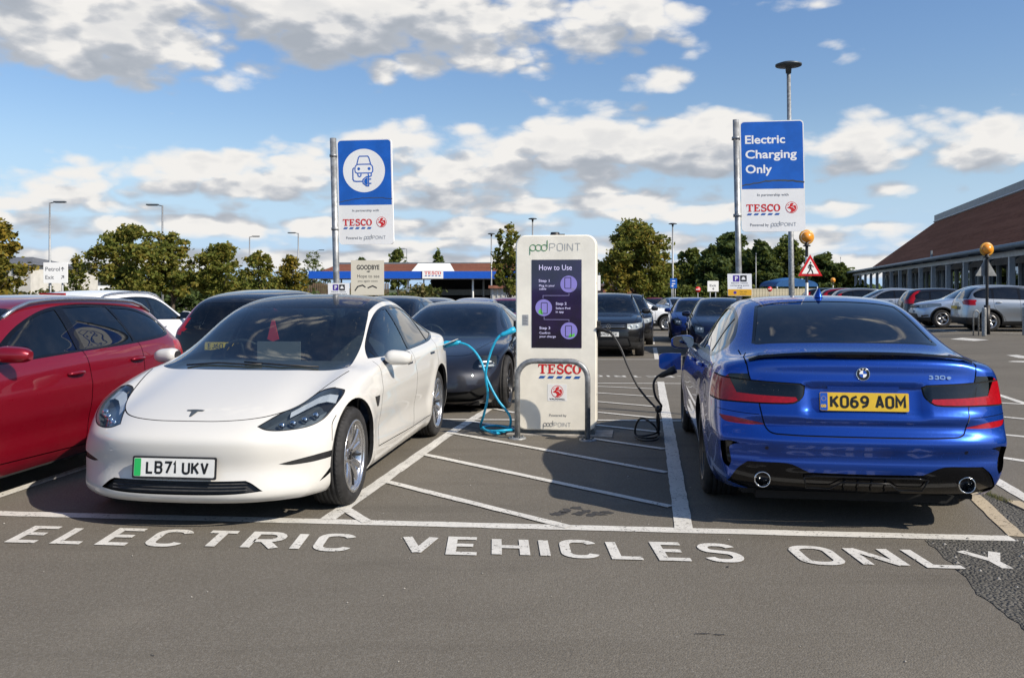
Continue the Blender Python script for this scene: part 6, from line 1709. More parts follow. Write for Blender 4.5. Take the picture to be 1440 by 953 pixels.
SUV = dict(L=4.49, W=1.84, H=1.63, fo=.86, wb=2.68, R=.345, rw=.225, rr=.225, Ra=.395, style='five', wm=('alloy', 'dark_alloy'), floor=.2, clad=.045, cladz=.36, crown=.075, mirm=None,
    dw=[.07, .02, .006, 0, .012, .05],
    st=[(.08, .78, .24, .76, .86, .52, .26), (.30, .88, .22, .90, .95, .60, .18), (.70, .912, .21, .98, 1.02, .66, .13), (1.05, .92, .21, 1.01, 1.065, .70, .11), (1.25, .92, .21, 1.03, 1.11, .73, .11),
        (1.6, .92, .21, 1.035, 1.32, .69, .09), (1.9, .92, .21, 1.04, 1.48, .65, .07), (2.2, .92, .21, 1.05, 1.585, .62, .03), (2.6, .92, .21, 1.06, 1.62, .61, 0), (3.1, .92, .21, 1.07, 1.62, .61, -.02),
        (3.6, .918, .21, 1.085, 1.60, .60, -.03), (3.95, .91, .22, 1.09, 1.56, .60, -.05), (4.16, .90, .23, 1.08, 1.44, .61, -.07), (4.28, .885, .25, 1.06, 1.26, .64, -.09), (4.38, .86, .26, 1.02, 1.10, .66, -.12)],
    xn=[.10, .03, .0, .0, .02, .08], xt=[4.40, 4.47, 4.49, 4.45, 4.42, 4.38], pn=3.2, pt=3.8,
    feat=dict(ws=[(1.17, 0), (1.20, .4), (1.30, .69), (1.40, .70, 1), (1.75, .64), (2.06, .585, 1), (2.0, .3), (1.98, 0)], wsg='clear_glass',
        rw_rear=[(0, 1.52), (.45, 1.51), (.54, 1.46, 1), (.66, 1.17), (.65, 1.13, 1), (0, 1.12)],
        dlo=[(1.56, 1.065, 1), (1.75, 1.22), (2.0, 1.37), (2.3, 1.475), (2.7, 1.51), (3.2, 1.505), (3.7, 1.455), (3.98, 1.33), (4.02, 1.22, 1), (3.9, 1.15), (3.2, 1.115), (2.4, 1.09)],
        glz=[[(1.74, 1.10, 1), (1.85, 1.24), (2.1, 1.39), (2.35, 1.455), (2.52, 1.475, 1), (2.52, 1.11, 1)], [(2.60, 1.115, 1), (2.60, 1.48, 1), (2.9, 1.49), (3.35, 1.47, 1), (3.38, 1.14, 1)], [(3.45, 1.145, 1), (3.43, 1.46, 1), (3.7, 1.42), (3.93, 1.31), (3.95, 1.22, 1), (3.8, 1.165)]],
        lines=[[(1.38, 1.02, 1), (1.34, .7), (1.36, .36, 1), (2.53, .34, 1), (2.56, .7), (2.56, 1.10)], [(2.53, .34, 1), (3.02, .34, 1), (3.12, .55), (3.38, .80), (3.42, 1.12)]],
        hood=[(.16, .0), (.19, .45), (.28, .62), (.6, .70), (1.20, .76)],
        bits=[('headlight', 'front', [(.45, .755, 1), (.62, .725), (.80, .755), (.90, .80, 1), (.90, .90), (.86, .910, 1), (.62, .885), (.46, .870, 1)], 'lens_glass', 0.0),
              ('grille', 'frontc', [(0, .855), (.46, .855, 1), (.46, .76, 1), (.42, .735), (0, .73)], 'gap_black', .02),
              ('lower_grille', 'frontc', [(0, .52), (.42, .52), (.50, .50, 1), (.56, .32), (.50, .29, 1), (0, .28)], 'black_plastic', .02),
              ('fog_light', 'front', [(.66, .46, 1), (.83, .49, 1), (.84, .44, 1), (.68, .40, 1)], 'lens_glass', .004),
              ('tail_light', 'rear', [(.48, .90, 1), (.62, .89), (.95, .91, 1), (.95, 1.05, 1), (.62, 1.03), (.48, .99, 1)], 'red_lens', 0.0),
              ('tail_light', 'side', [(4.12, 1.00), (4.25, 1.05), (4.36, 1.06, 1), (4.36, .90, 1), (4.25, .93)], 'red_lens', 0.0)],
        dash=(1.52, 1.10), rows=(2.38, 3.2), mir=(1.66, 1.10), handles=[(2.38, .97), (3.25, 1.0)], rail=(1.95, 3.95, .60), slats=(.44, 0, (.785, .825))))
SUV['mirm'] = None
def suv(**k):
    d = dict(SUV); d.pop('mirm'); d.update(k); return d
HATCH = dict(L=4.36, W=1.81, H=1.49, fo=.86, wb=2.64, R=.318, rw=.205, rr=.205, Ra=.360, style='five', wm=('alloy', 'dark_alloy'), floor=.17, crown=.08,
    dw=[.09, .03, .008, 0, .012, .045],
    st=[(.10, .76, .2, .68, .74, .48, .30), (.34, .86, .18, .80, .86, .57, .20), (.70, .895, .17, .88, .93, .64, .14), (1.0, .905, .17, .93, .99, .69, .12), (1.15, .905, .17, .94, 1.03, .71, .12),
        (1.5, .905, .17, .945, 1.21, .67, .10), (1.85, .905, .17, .95, 1.38, .62, .07), (2.15, .905, .17, .955, 1.46, .59, .03), (2.55, .905, .17, .965, 1.49, .585, 0), (3.0, .905, .17, .98, 1.48, .58, -.02),
        (3.45, .903, .17, .995, 1.445, .575, -.03), (3.80, .895, .18, 1.005, 1.39, .58, -.06), (4.02, .885, .2, .99, 1.28, .59, -.08), (4.15, .87, .22, .97, 1.12, .62, -.10), (4.25, .83, .24, .94, 1.0, .62, -.14)],
    xn=[.13, .04, .0, .0, .03, .10], xt=[4.26, 4.34, 4.36, 4.32, 4.29, 4.25], pn=2.9, pt=3.4,
    feat=dict(ws=[(1.05, 0), (1.08, .4), (1.20, .67), (1.30, .685, 1), (1.65, .62), (2.0, .555, 1), (1.93, .3), (1.9, 0)],
        rw_rear=[(0, 1.39), (.44, 1.38), (.52, 1.33, 1), (.64, 1.06), (.62, 1.02, 1), (0, 1.01)],
        dlo=[(1.46, .985, 1), (1.7, 1.14), (1.95, 1.28), (2.25, 1.37), (2.6, 1.395), (3.1, 1.38), (3.55, 1.31), (3.82, 1.19), (3.86, 1.11, 1), (3.7, 1.05), (3.0, 1.02), (2.2, .995)],
        glz=[[(1.64, 1.01, 1), (1.78, 1.15), (2.05, 1.29), (2.25, 1.345), (2.42, 1.365, 1), (2.42, 1.02, 1)], [(2.50, 1.022, 1), (2.50, 1.368, 1), (2.8, 1.37), (3.25, 1.335, 1), (3.25, 1.045, 1)], [(3.30, 1.05, 1), (3.30, 1.325, 1), (3.55, 1.275), (3.77, 1.18), (3.79, 1.11, 1)]],
        lines=[[(1.30, .94, 1), (1.27, .65), (1.30, .28, 1), (2.43, .26, 1), (2.46, .65), (2.46, 1.01)], [(2.43, .26, 1), (2.98, .26, 1), (3.06, .45), (3.28, .72), (3.30, 1.03)]],
        hood=[(.20, .0), (.23, .42), (.34, .58), (.6, .64), (1.08, .72)],
        bits=[('headlight', 'front', [(.50, .66, 1), (.64, .64), (.80, .68), (.86, .76, 1), (.84, .84), (.76, .83), (.60, .78)], 'lens_glass', 0.0),
              ('grille', 'frontc', [(0, .68), (.36, .68), (.42, .66, 1), (.38, .60), (0, .59)], 'black_plastic', .015),
              ('lower_grille', 'frontc', [(0, .44), (.48, .43), (.54, .40, 1), (.50, .28), (0, .26)], 'black_plastic', .02),
              ('tail_light', 'rear', [(.60, .90, 1), (.66, .84), (.95, .86, 1), (.95, 1.20, 1), (.66, 1.22, 1)], 'red_lens', 0.0),
              ('tail_light', 'side', [(4.02, 1.22, 1), (4.10, 1.02), (4.10, .86, 1), (4.23, .86, 1), (4.19, 1.22, 1)], 'red_lens', 0.0)],
        dash=(1.45, 1.0), rows=(2.28, 3.1), mir=(1.52, 1.02), handles=[(2.28, .90), (3.10, .93)], rail=(1.9, 3.75, .575)))
def derive(K, feat=None, bits=None, **k):
    d = dict(K); d.pop('mirm', None); d.update(k); f = dict(K['feat']); f.update(feat or {})
    if bits: f['bits'] = [b for b in f['bits'] if b[0] not in {q[0] for q in bits}] + list(bits)
    d['feat'] = f; return d
def scale_len(K, x_cut, dx):
    """stretch the tail: everything behind x_cut moves back by dx"""
    mv = lambda x: x + dx * sstep(x_cut, K['L'] - .3, x)
    d = dict(K); d.pop('mirm', None); d['L'] = K['L'] + dx; d['st'] = [(mv(s_[0]),) + tuple(s_[1:]) for s_ in K['st']]; d['xt'] = [x + dx for x in K['xt']]
    f = dict(K['feat']); f['dlo'] = [(mv(p[0]),) + tuple(p[1:]) for p in f['dlo']]; f['glz'] = [[(mv(p[0]),) + tuple(p[1:]) for p in g_] for g_ in f['glz']]
    f['bits'] = [(a, v, [(mv(p[0]),) + tuple(p[1:]) for p in q] if v == 'side' else q, m_, i_) for a, v, q, m_, i_ in f['bits']]; d['feat'] = f; return d
SPORT = dict(L=4.96, W=1.966, H=1.38, fo=.93, wb=2.90, R=.355, rw=.265, rr=.265, Ra=.395, style='twin', wm=('dark_alloy', 'brake_steel'), floor=.13, crown=.08, track=.012,
    dw=[.10, .05, .015, 0, .012, .04],
    st=[(.16, .84, .15, .60, .645, .46, .36), (.42, .93, .14, .75, .735, .56, .26), (.80, .968, .13, .835, .80, .62, .18), (1.15, .975, .13, .86, .865, .68, .14), (1.42, .965, .13, .87, .93, .73, .14),
        (1.8, .955, .13, .875, 1.10, .69, .12), (2.2, .955, .13, .88, 1.26, .63, .09), (2.55, .955, .13, .89, 1.35, .59, .04), (2.95, .96, .13, .90, 1.38, .575, 0), (3.4, .97, .13, .92, 1.355, .565, -.02),
        (3.8, .98, .14, .94, 1.27, .56, -.03), (4.15, .983, .15, .95, 1.16, .57, -.06), (4.45, .965, .17, .95, 1.06, .60, -.10), (4.66, .93, .2, .94, 1.0, .62, -.15), (4.82, .85, .24, .90, .97, .60, -.26)],
    xn=[.16, .05, .0, .02, .07, .16], xt=[4.80, 4.92, 4.96, 4.92, 4.86, 4.82],
    feat=dict(ws=[(1.25, 0), (1.28, .4), (1.42, .70), (1.52, .715, 1), (1.95, .635), (2.40, .56, 1), (2.3, .3), (2.27, 0)], rw_top=[(3.6, 0), (3.6, .48, 1), (4.3, .47, 1), (4.36, 0)],
        dlo=[(1.72, .915, 1), (2.0, 1.07), (2.35, 1.21), (2.7, 1.285), (3.1, 1.295), (3.5, 1.24), (3.9, 1.11), (4.02, 1.03, 1), (3.6, .96), (2.6, .93)],
        glz=[[(1.9, .94, 1), (2.1, 1.07), (2.4, 1.19), (2.75, 1.265, 1), (2.75, .95, 1)], [(2.85, .955, 1), (2.85, 1.272, 1), (3.15, 1.27), (3.5, 1.215), (3.88, 1.08), (3.92, 1.03, 1), (3.5, .975)]],
        lines=[[(1.62, .88, 1), (1.55, .6), (1.55, .28, 1), (2.8, .25, 1), (2.82, .6), (2.80, .93)], [(2.8, .25, 1), (3.35, .26, 1), (3.5, .5), (3.72, .75), (3.75, .96)]],
        hood=[(.40, .0), (.42, .30), (.52, .52), (.8, .60), (1.35, .74)],
        bits=[('headlight', 'front', smooth_poly([(.60, .63), (.63, .575), (.80, .575), (.87, .62), (.885, .70), (.83, .725), (.66, .70)], 3), 'lens_glass', .0),
              ('apron_blade', 'front', [(.60, .33, 1), (.74, .38), (.80, .46, 1), (.79, .30), (.70, .26)], 'gap_black', .01),
              ('lower_grille', 'frontc', [(0, .32), (.60, .32), (.72, .36, 1), (.74, .24), (.62, .19, 1), (0, .18)], 'gap_black', .03),
              ('tail_light', 'rearc', [(0, .83), (.9, .83, 1), (.9, .86, 1), (0, .86)], 'red_lens', 0)],
        dash=(1.75, .90), rows=(2.65, 3.5), mir=(1.90, .90), handles=[(2.6, .80), (3.5, .84)], lampdisc=[]))
def lamp_quad(root, S):
    hx = S.hx
    for sg in (-1, 1):
        mb = MB()
        for z in (.618, .668):
            pts = []
            for i in range(5):
                y = .67 + i * .042; p, n = S.on('front', sg * y, z); pts.append(Vector((p.x - hx, p.y, p.z)) - n * .022)
            mb.tube(pts, .017, 8, 0)
        p, n = S.on('front', sg * .76, .645); mb.box((p.x - hx + .07, sg * .76, .645), (.02, .20, .16), 1)
        mb.build('lamp_bowl', [M['lamp_silver'], M['dark_steel']], root)
o, S_ = kind_car(SPORT, 'sports_saloon', 'dark grey low sports saloon behind the white electric saloon, blue cable hanging before it', 'dark_grey_paint', detail=3, extras=lamp_quad)
place(o, S_, front=(-1.12, 10.75), ang=radians(82.0))
# black SUV facing the camera beyond the charger
def vw_badge(root, S):
    p, n = S.on('front', 0, .80); mb = MB(); fr = frame2((p.x - S.hx - .018, 0, .80), (0, -1, 0), (0, 0, 1))
    rg = arc(0, 0, .062, .062, 0, 360, 24)[:-1]; ri = arc(0, 0, .054, .054, 0, 360, 24)[:-1]
    mb.add([fr(u, v, .002) for u, v in rg + ri], [(i, (i + 1) % 24, 24 + (i + 1) % 24, 24 + i) for i in range(24)], 0)
    put_strokes(mb, [[(-.03, .044), (0, .008), (.03, .044)], [(-.050, .018), (-.024, -.046), (0, .0), (.024, -.046), (.050, .018)]], fr, .005, .003, 0)
    mb.build('grille_badge', [M['chrome']], root)
def lampset(y0, y1, z, nm='lamp_bowl', h=.09):
    def f(root, S):
        for sg in (-1, 1):
            mb = MB(); a = []; b = []
            for i in range(6):
                y = lerp(y0, y1, i / 5); p, n = S.on('front', sg * y, z + .02 * i / 5); q = Vector((p.x - S.hx, p.y, p.z)) - n * .045
                a.append(q - Vector((0, 0, h / 2))); b.append(q + Vector((0, 0, h / 2)))
            mb.add(a + b, [(i, i + 1, 7 + i, 6 + i) for i in range(5)], 0)
            for i, t in enumerate((.25, .6)):
                y = lerp(y0, y1, t); p, n = S.on('front', sg * y, z + .01); q = Vector((p.x - S.hx, p.y, p.z)) - n * .03; mb.lathe([(.001, -.014), (.028, -.016), (.036, .006)], 14, 1, 'x', tuple(q))
            mb.build(nm, [M['lamp_silver'], M['flat_white']], root)
    return f
def both_ex(*fs):
    def f(root, S):
        for q in fs: q(root, S)
    return f
o, S_ = kind_car(derive(SUV), 'black_suv', 'black SUV facing the camera beyond the charger, white front plate, dark roof rails', 'black_paint', plates=[('f', 'VM19 JGV', .605)], rails='dark_steel', extras=both_ex(vw_badge, lampset(.48, .90, .81, h=.15)))
X_, Y_ = 2.42, 22.3; place(o, S_, front=(X_, Y_), ang=radians(82.5)); DSUV = o
o2 = copy_tree(o); o2['label'] = 'second black SUV half hidden right behind the first black SUV'; 
for ch in list(o2.children):
    if ch.name.startswith('number_plate'): bpy.data.objects.remove(ch)
o2.location = (X_ + 1.38, Y_ + 7.6, gz(X_ + 1.3, Y_ + 7.6)); o2.name = 'black_suv'
# ---- more cars: first of each kind is built, the rest are copies with their own paint
def repaint(o, frm, to):
    for ch in [o] + list(o.children_recursive):
        if ch.type == 'MESH' and frm in [m.name for m in ch.data.materials if m]:
            for sl in ch.material_slots:
                if sl.material and sl.material.name == frm: sl.link = 'OBJECT'; sl.material = M[to]
def another(src, name, label, X, Y, ang, frm=None, to=None, group=None, keep=None, sc=1.0):
    """copy of a thing with its own label; small parts are left off where they cannot be seen"""
    r = src.copy(); C.objects.link(r); r.name = name; r['label'] = label
    if group: r['group'] = group
    elif 'group' in r: del r['group']
    for ch in list(src.children):
        b = ch.name.split('.')[0]
        if b in ('number_plate', 'panel_gap', 'steering_wheel', 'seat', 'arch_lining', 'grille_badge') and keep != 'all' and not (keep and b in keep): continue
        copy_tree(ch, r)
    r.location = (X, Y, gz(X, Y)); r.rotation_euler.z = ang; r.scale = (sc,) * 3
    if frm: repaint(r, frm, to)
    return r
# black people carrier, tail towards us, behind the red estate
MPV = derive(HATCH, H=1.585, st=[q if i < 6 else q[:5] + (q[5] + .065 * sstep(5, 8, i),) + q[6:] for i, q in enumerate(HATCH['st'])], bits=[('tail_light', 'rear', [(.69, .93, 1), (.67, 1.08), (.57, 1.42, 1), (.70, 1.46, 1), (.85, 1.10), (.97, .93, 1)], 'red_lens', 0.0), ('tail_light', 'side', [(4.06, 1.16), (4.10, .98, 1), (4.21, .98, 1), (4.19, 1.16, 1)], 'red_lens', 0.0)])
MPV['feat']['rwg'] = 'tinted_glass'
mpv, S_ = kind_car(MPV, 'people_carrier', 'black people carrier with upright red tail lights, behind the white electric saloon', 'black_paint', plates=[('r', 'EJ60 CEO', .78)])
place(mpv, S_, rear=(-4.12, 12.6), ang=radians(-97.5))
# white off-roader with silver rails
wsuv, S_ = kind_car(scale_len(derive(SUV, L=4.49, clad=None), 3.3, .15) if False else derive(SUV, clad=None), 'white_suv', 'white SUV with silver roof rails behind the red estate car', 'bright_white_paint', rails='bright_alloy')
place(wsuv, S_, rear=(-7.55, 14.3), ang=radians(-98.0)); wsuv.location.z -= .03
mb = MB(); mb.box((2.0, 0, 1.565), (.05, .44, .035)); mb.build('brake_light', [M['red_lens']], wsuv)
# silver crossover with its tail to us on the right, black sleeve posts before it
def qq_bits(): return [('tail_light', 'rear', [(.42, 1.02, 1), (.60, .93), (.95, .90, 1), (.95, 1.08, 1), (.62, 1.10)], 'red_lens', 0.0), ('tail_light', 'side', [(3.98, 1.09, 1), (4.2, .95), (4.6, .90, 1), (4.6, 1.10, 1)], 'red_lens', 0.0)]
qq, S_ = kind_car(derive(SUV, H=1.59, L=4.39, style='five', bits=qq_bits()), 'silver_crossover', 'silver crossover side on at the right edge, black beacon post before it', 'silver_paint', rails='silver_paint', plates=[('r', 'DK16 XBT', .80)] if False else ())
place(qq, S_, rear=(15.75, 31.6), ang=radians(171))
mb = MB(); mb.box((2.23, 0, .82), (.03, .52, .11)); mb.build('number_plate', [M['plate_yellow']], qq)
# silver blue SUV, nose to the left
tg = another(DSUV, 'pale_blue_suv', 'pale silver-blue SUV facing left between the silver crossover and the black SUV', 17.75, 34.2, radians(-9), 'black_paint', 'pale_silver_paint', keep='all')
for ch in list(tg.children):
    if ch.name.startswith('number_plate'): bpy.data.objects.remove(ch)
mb = MB(); mb.box((-2.27, 0, .60), (.03, .52, .11)); mb.build('number_plate', [M['plate_white']], tg)
# black off-roader with tall lamps beside the rear window
crv, S_ = kind_car(derive(SUV, H=1.62, clad=.02, bits=[('tail_light', 'rear', [(.68, .96, 1), (.95, .94, 1), (.90, 1.2), (.74, 1.52, 1), (.575, 1.52, 1), (.675, 1.2)], 'red_lens', 0.0), ('tail_light', 'side', [(4.05, 1.56, 1), (4.2, 1.2), (4.12, .95, 1), (4.6, .94, 1), (4.6, 1.56, 1)], 'red_lens', 0.0)]),
                   'black_offroader', 'black SUV seen from its tail corner, tall red lamps beside the rear window', 'grey_paint')
place(crv, S_, rear=(17.05, 39.2), ang=radians(171)); crv.location.z = -.12
repaint(crv, 'grey_paint', 'dark_grey_paint')
# white crossover side on beyond the black SUV
c4, S_ = kind_car(derive(SUV, H=1.53, L=4.36, style='multi', clad=.05), 'white_crossover', 'white crossover with black wheel arches, side on beyond the black SUV', 'bright_white_paint', rails=None)
c4.location = (5.75, 41.0, gz(5.75, 41.0)); c4.rotation_euler.z = radians(172)
# blue hatchbacks nose to us by the blue saloon
bh, S_ = kind_car(derive(HATCH, bits=[('headlight', 'front', smooth_poly([(.50, .68), (.58, .60), (.72, .60), (.80, .68), (.80, .78), (.70, .84), (.58, .81)], 3), 'lens_glass', 0.0)], lampdisc=[], H=1.50),
                  'blue_hatchback', 'dark blue hatchback with oval headlights, nose to us beyond the blue saloon', 'navy_paint', extras=lampset(.54, .76, .71, h=.14))
place(bh, S_, front=(5.42, 22.6), ang=radians(80))
r = another(bh, 'blue_hatchback', 'brighter blue hatchback standing just behind the dark blue hatchback', 6.45, 31.4, radians(81), 'navy_paint', 'royal_blue_paint', keep='all'); r['group'] = ''
del r['group']
HB = bh
# rows of which hardly more than roofs are seen
far = [
 ('hatchback', 'black hatchback roof just behind the dark grey sports saloon', -2.45, 17.6, 82, 'black_paint', 'black'), 
 ('hatchback', 'blue car roof peeping over the dark grey sports saloon', -1.1, 29.5, 262, 'royal_blue_paint', ''),
 ('hatchback', 'silver-grey car roof left of the charging pillar', -2.3, 24.0, 82, 'grey_paint', ''),
 ('hatchback', 'red car roof close to the left edge of the charging pillar', -.15, 30.6, 82, 'red_paint', ''),
 ('hatchback', 'grey car roof between the sign post and the low hedge', -5.6, 27.5, 262, 'silver_paint', ''),
 ('hatchback', 'dark car roof behind the black people carrier', -6.4, 33.0, 262, 'navy_paint', ''),
 ('hatchback', 'pale silver car roof behind the white electric saloon', -4.4, 20.6, 82, 'silver_paint', ''),
 ('hatchback', 'grey hatchback in the row before the supermarket, left of the black SUV', 19.2, 47.5, 171, 'grey_paint', ''),
 ('hatchback', 'silver hatchback half hidden left of the black SUV', 18.1, 43.2, -9, 'silver_paint', ''),
 ('hatchback', 'black car farthest left in the row before the supermarket', 22.4, 62.0, 171, 'black_paint', ''),
 ('hatchback', 'white car in the row before the supermarket beside the blue roof', 20.8, 54.5, -9, 'bright_white_paint', ''),
 ('hatchback', 'red car in the row before the supermarket', 22.0, 57.5, 171, 'red_paint', ''),
 ('hatchback', 'light blue car beyond the white crossover', 10.6, 57.0, 100, 'pale_silver_paint', ''),
 ('hatchback', 'small red car beyond the white crossover', 9.6, 60.0, 80, 'red_paint', ''),
 ('hatchback', 'navy car far along the row by the supermarket canopy', 25.2, 70.0, 171, 'navy_paint', ''),
 ('hatchback', 'pale car at the far end of the supermarket row', 26.5, 76.0, -9, 'silver_paint', ''),
]
for (nm, lab, X, Y, a, pt, _) in far: another(HB, nm, lab, X, Y, radians(a), 'navy_paint', pt)
# ------------------------------------------------------------------ vegetation
def crown_mesh(name, blobs, n, leaf_, seed, mat, gap=.35):
    """many small leaf clusters scattered through a set of ellipsoids (cx,cy,cz,rx,ry,rz)"""
    r = np.random.RandomState(seed); vol = np.array([b[3] * b[4] * b[5] for b in blobs]) ** .72; pk = r.choice(len(blobs), n * 2, p=vol / vol.sum())
    b = np.array(blobs)[pk]
    u = r.normal(size=(n * 2, 3)); u /= np.linalg.norm(u, axis=1)[:, None]; rad = r.uniform(.25, 1.10, (n * 2, 1)) ** .6
    # clumping: keep points near a set of twig centres
    p = b[:, :3] + u * rad * b[:, 3:]
    k = max(30, n // 46); tw = p[r.choice(len(p), k)]
    j = r.randint(0, k, n * 2); size = np.mean([q[3] for q in blobs]) * .23
    p2 = tw[j] + r.normal(size=(n * 2, 3)) * size * np.array([1, 1, .6]); keep = r.rand(n * 2) < (1 - gap * .3); n = int(n * 1.0)
    p = np.where(r.rand(n * 2, 1) < .25, p, p2)[keep][:n]; n = len(p)
    t = r.normal(size=(n, 3)); t[:, 2] *= .6; t /= np.linalg.norm(t, axis=1)[:, None]; w = r.normal(size=(n, 3)); w = np.cross(t, w); w /= np.linalg.norm(w, axis=1)[:, None]
    s_ = leaf_ * r.uniform(.6, 1.35, (n, 1)); a = p - t * s_; c = p + t * s_; d = p + w * s_ * .6; e = p - w * s_ * .6
    V = np.stack([a, d, c, e], 1).reshape(-1, 3)
    me = bpy.data.meshes.new(name); me.vertices.add(4 * n); me.vertices.foreach_set('co', V.astype(np.float32).ravel())
    me.loops.add(4 * n); me.loops.foreach_set('vertex_index', np.arange(4 * n, dtype=np.int32)); me.polygons.add(n)
    me.polygons.foreach_set('loop_start', np.arange(0, 4 * n, 4, dtype=np.int32)); me.polygons.foreach_set('loop_total', np.full(n, 4, np.int32)); me.materials.append(M[mat]); me.update(calc_edges=True)
    return me
def tree(label, X, Y, h, w, mat, seed, trunk_h=None, n=5200, leaf_=.13, group='trees round the car park', shape='round', base=None, name='tree'):
    z0 = gz(X, Y) if base is None else base; r = random.Random(seed); root = empty(name, (X, Y, z0), 0, label, 'tree', group)
    th = trunk_h if trunk_h is not None else h * .22
    blobs = []; ch = h - th
    nb = 20 if shape != 'dome' else 14
    for i in range(nb):
        t = (i + .5) / nb; prof = {'round': sin(pi * min(1, .16 + t * .88)) ** .7, 'dome': (1 - t ** 2) ** .5, 'column': .8, 'spread': sin(pi * min(1, .05 + t * .8)) ** .6, 'droop': sin(pi * min(1, .22 + t * .74)) ** .8}[shape]
        a = i * 2.4 + r.uniform(-.4, .4); rr = w / 2 * prof * .62
        rr *= r.uniform(.75, 1.35); q_ = w * .155 * r.uniform(.6, 1.3); blobs.append((rr * cos(a), rr * sin(a), th + ch * (.10 + .82 * t) + r.uniform(-.04, .04) * ch, q_, q_, ch * .11 * r.uniform(.7, 1.4)))
    blobs.append((0, 0, th + ch * .42, w * .18, w * .18, ch * .26)); blobs.append((r.uniform(-.1, .1) * w, 0, th + ch * .84, w * .13, w * .13, ch * .15))
    for k in range(5): a = r.uniform(0, 6.3); blobs.append((w * .46 * cos(a), w * .4 * sin(a), th + ch * r.uniform(.25, .6), w * .09, w * .09, ch * .07))
    me = crown_mesh('crown', blobs, n, leaf_, seed, mat); o = bpy.data.objects.new('crown', me); C.objects.link(o); o.parent = root
    mb = MB(); tr = w * .022 + .06
    mb.tube([(0, 0, -.2), (r.uniform(-.05, .05), 0, th * .6), (r.uniform(-.1, .1), r.uniform(-.1, .1), th + ch * .3), (0, 0, th + ch * .72)], tr, 8, 0, rs=[tr * 1.25, tr, tr * .7, tr * .2])
    for b in blobs[::2]:
        z1 = max(th * .7, b[2] - ch * .30); mb.tube([(0, 0, z1), (b[0] * .5, b[1] * .5, (z1 + b[2]) / 2 + .1), (b[0], b[1], b[2])], tr * .4, 6, 0, rs=[tr * .5, tr * .3, tr * .08])
    mb.build('trunk', [M['bark']], root); return root
def px_tree(label, px, ytop, Y, wpx, mat, seed, **k):
    X = at(px, Y); z0 = k.pop('base', None); z0 = gz(X, Y) if z0 is None else z0; return tree(label, X, Y, 1.5 + (405 - ytop) * Y / 1250 - z0, wpx * Y / 1250, mat, seed, base=z0, **k)
px_tree('autumn tree cut off by the left edge of the photo', -12, 308, 46, 105, 'leaf_yellowing', 1, n=7560, trunk_h=1.0)
px_tree('small bushy tree just right of the Petrol Exit sign', 108, 358, 62, 34, 'leaf_autumn', 2, n=2376, trunk_h=.8)
px_tree('wide brown-green tree, the biggest on the left, beneath the curved cloud', 180, 314, 56, 118, 'leaf_autumn', 3, n=10260, shape='spread', trunk_h=1.3)
px_tree('brown-green tree joined to the right of the biggest left tree', 243, 328, 58, 74, 'leaf_autumn', 4, n=5616, trunk_h=1.4)
px_tree('round tree above the black people carrier', 310, 338, 60, 90, 'leaf_autumn', 5, n=7560, trunk_h=1.2)
px_tree('lower tree right of the round tree above the people carrier', 363, 354, 66, 62, 'leaf_autumn', 6, n=4536, trunk_h=1.0)
px_tree('yellowing tree left of the petrol station canopy', 408, 362, 70, 56, 'leaf_yellowing', 7, n=4104, trunk_h=.8)
px_tree('green tree touching the end of the petrol station canopy', 440, 354, 132, 50, 'leaf_green', 8, n=4320, trunk_h=1.0)
px_tree('small round tree behind the petrol station roof, left one', 560, 349, 150, 40, 'leaf_green', 9, n=2700, leaf_=.35)
px_tree('small tree behind the petrol station roof by its white gable', 616, 352, 150, 26, 'leaf_green', 10, n=1836, leaf_=.35)
px_tree('treetop just showing above the GOODBYE sign', 508, 360, 150, 24, 'leaf_dark', 11, n=1620, leaf_=.35)
px_tree('layered feathery tree just left of the charging pillar', 716, 320, 62, 48, 'leaf_autumn', 12, n=4968, shape='spread', trunk_h=1.5)
px_tree('big brown-green tree right of the charging pillar', 895, 305, 72, 112, 'leaf_autumn', 13, n=16200, trunk_h=1.6, leaf_=.15)
px_tree('yellowing lower tree at the foot of the big brown-green tree', 868, 362, 70, 46, 'leaf_yellowing', 14, n=2808, trunk_h=.6)
px_tree('thin-crowned green tree right of the lamp beside the big tree', 972, 350, 100, 62, 'leaf_green', 15, n=5940, leaf_=.26, trunk_h=.6)
px_tree('tall dark green tree left of the Electric Charging Only sign', 1028, 326, 105, 84, 'leaf_dark', 16, n=12825, leaf_=.28, trunk_h=.4)
px_tree('dark green bushy tree behind the sign post', 1068, 342, 100, 66, 'leaf_dark', 17, n=8775, leaf_=.28, trunk_h=.4)
px_tree('dark shrubby tree left of the tall dark tree', 1000, 348, 96, 50, 'leaf_dark', 31, n=6075, leaf_=.28, trunk_h=.3)
px_tree('drooping willow-like tree behind the pedestrian warning triangle', 1106, 332, 110, 58, 'leaf_green', 18, n=6480, leaf_=.26, trunk_h=.8, shape='droop')
px_tree('dome shaped dark tree right of the pedestrian warning triangle', 1160, 357, 120, 54, 'leaf_dark', 19, n=8100, leaf_=.30, shape='dome', trunk_h=.3)
px_tree('bushes at the corner where the supermarket canopy begins', 1186, 376, 150, 66, 'leaf_green', 20, n=3240, leaf_=.40, shape='dome', trunk_h=.2)
px_tree('low dark tree left of the tall lamp behind the left trees', 285, 383, 95, 80, 'leaf_dark', 32, n=4050, leaf_=.3, shape='dome', trunk_h=.2)
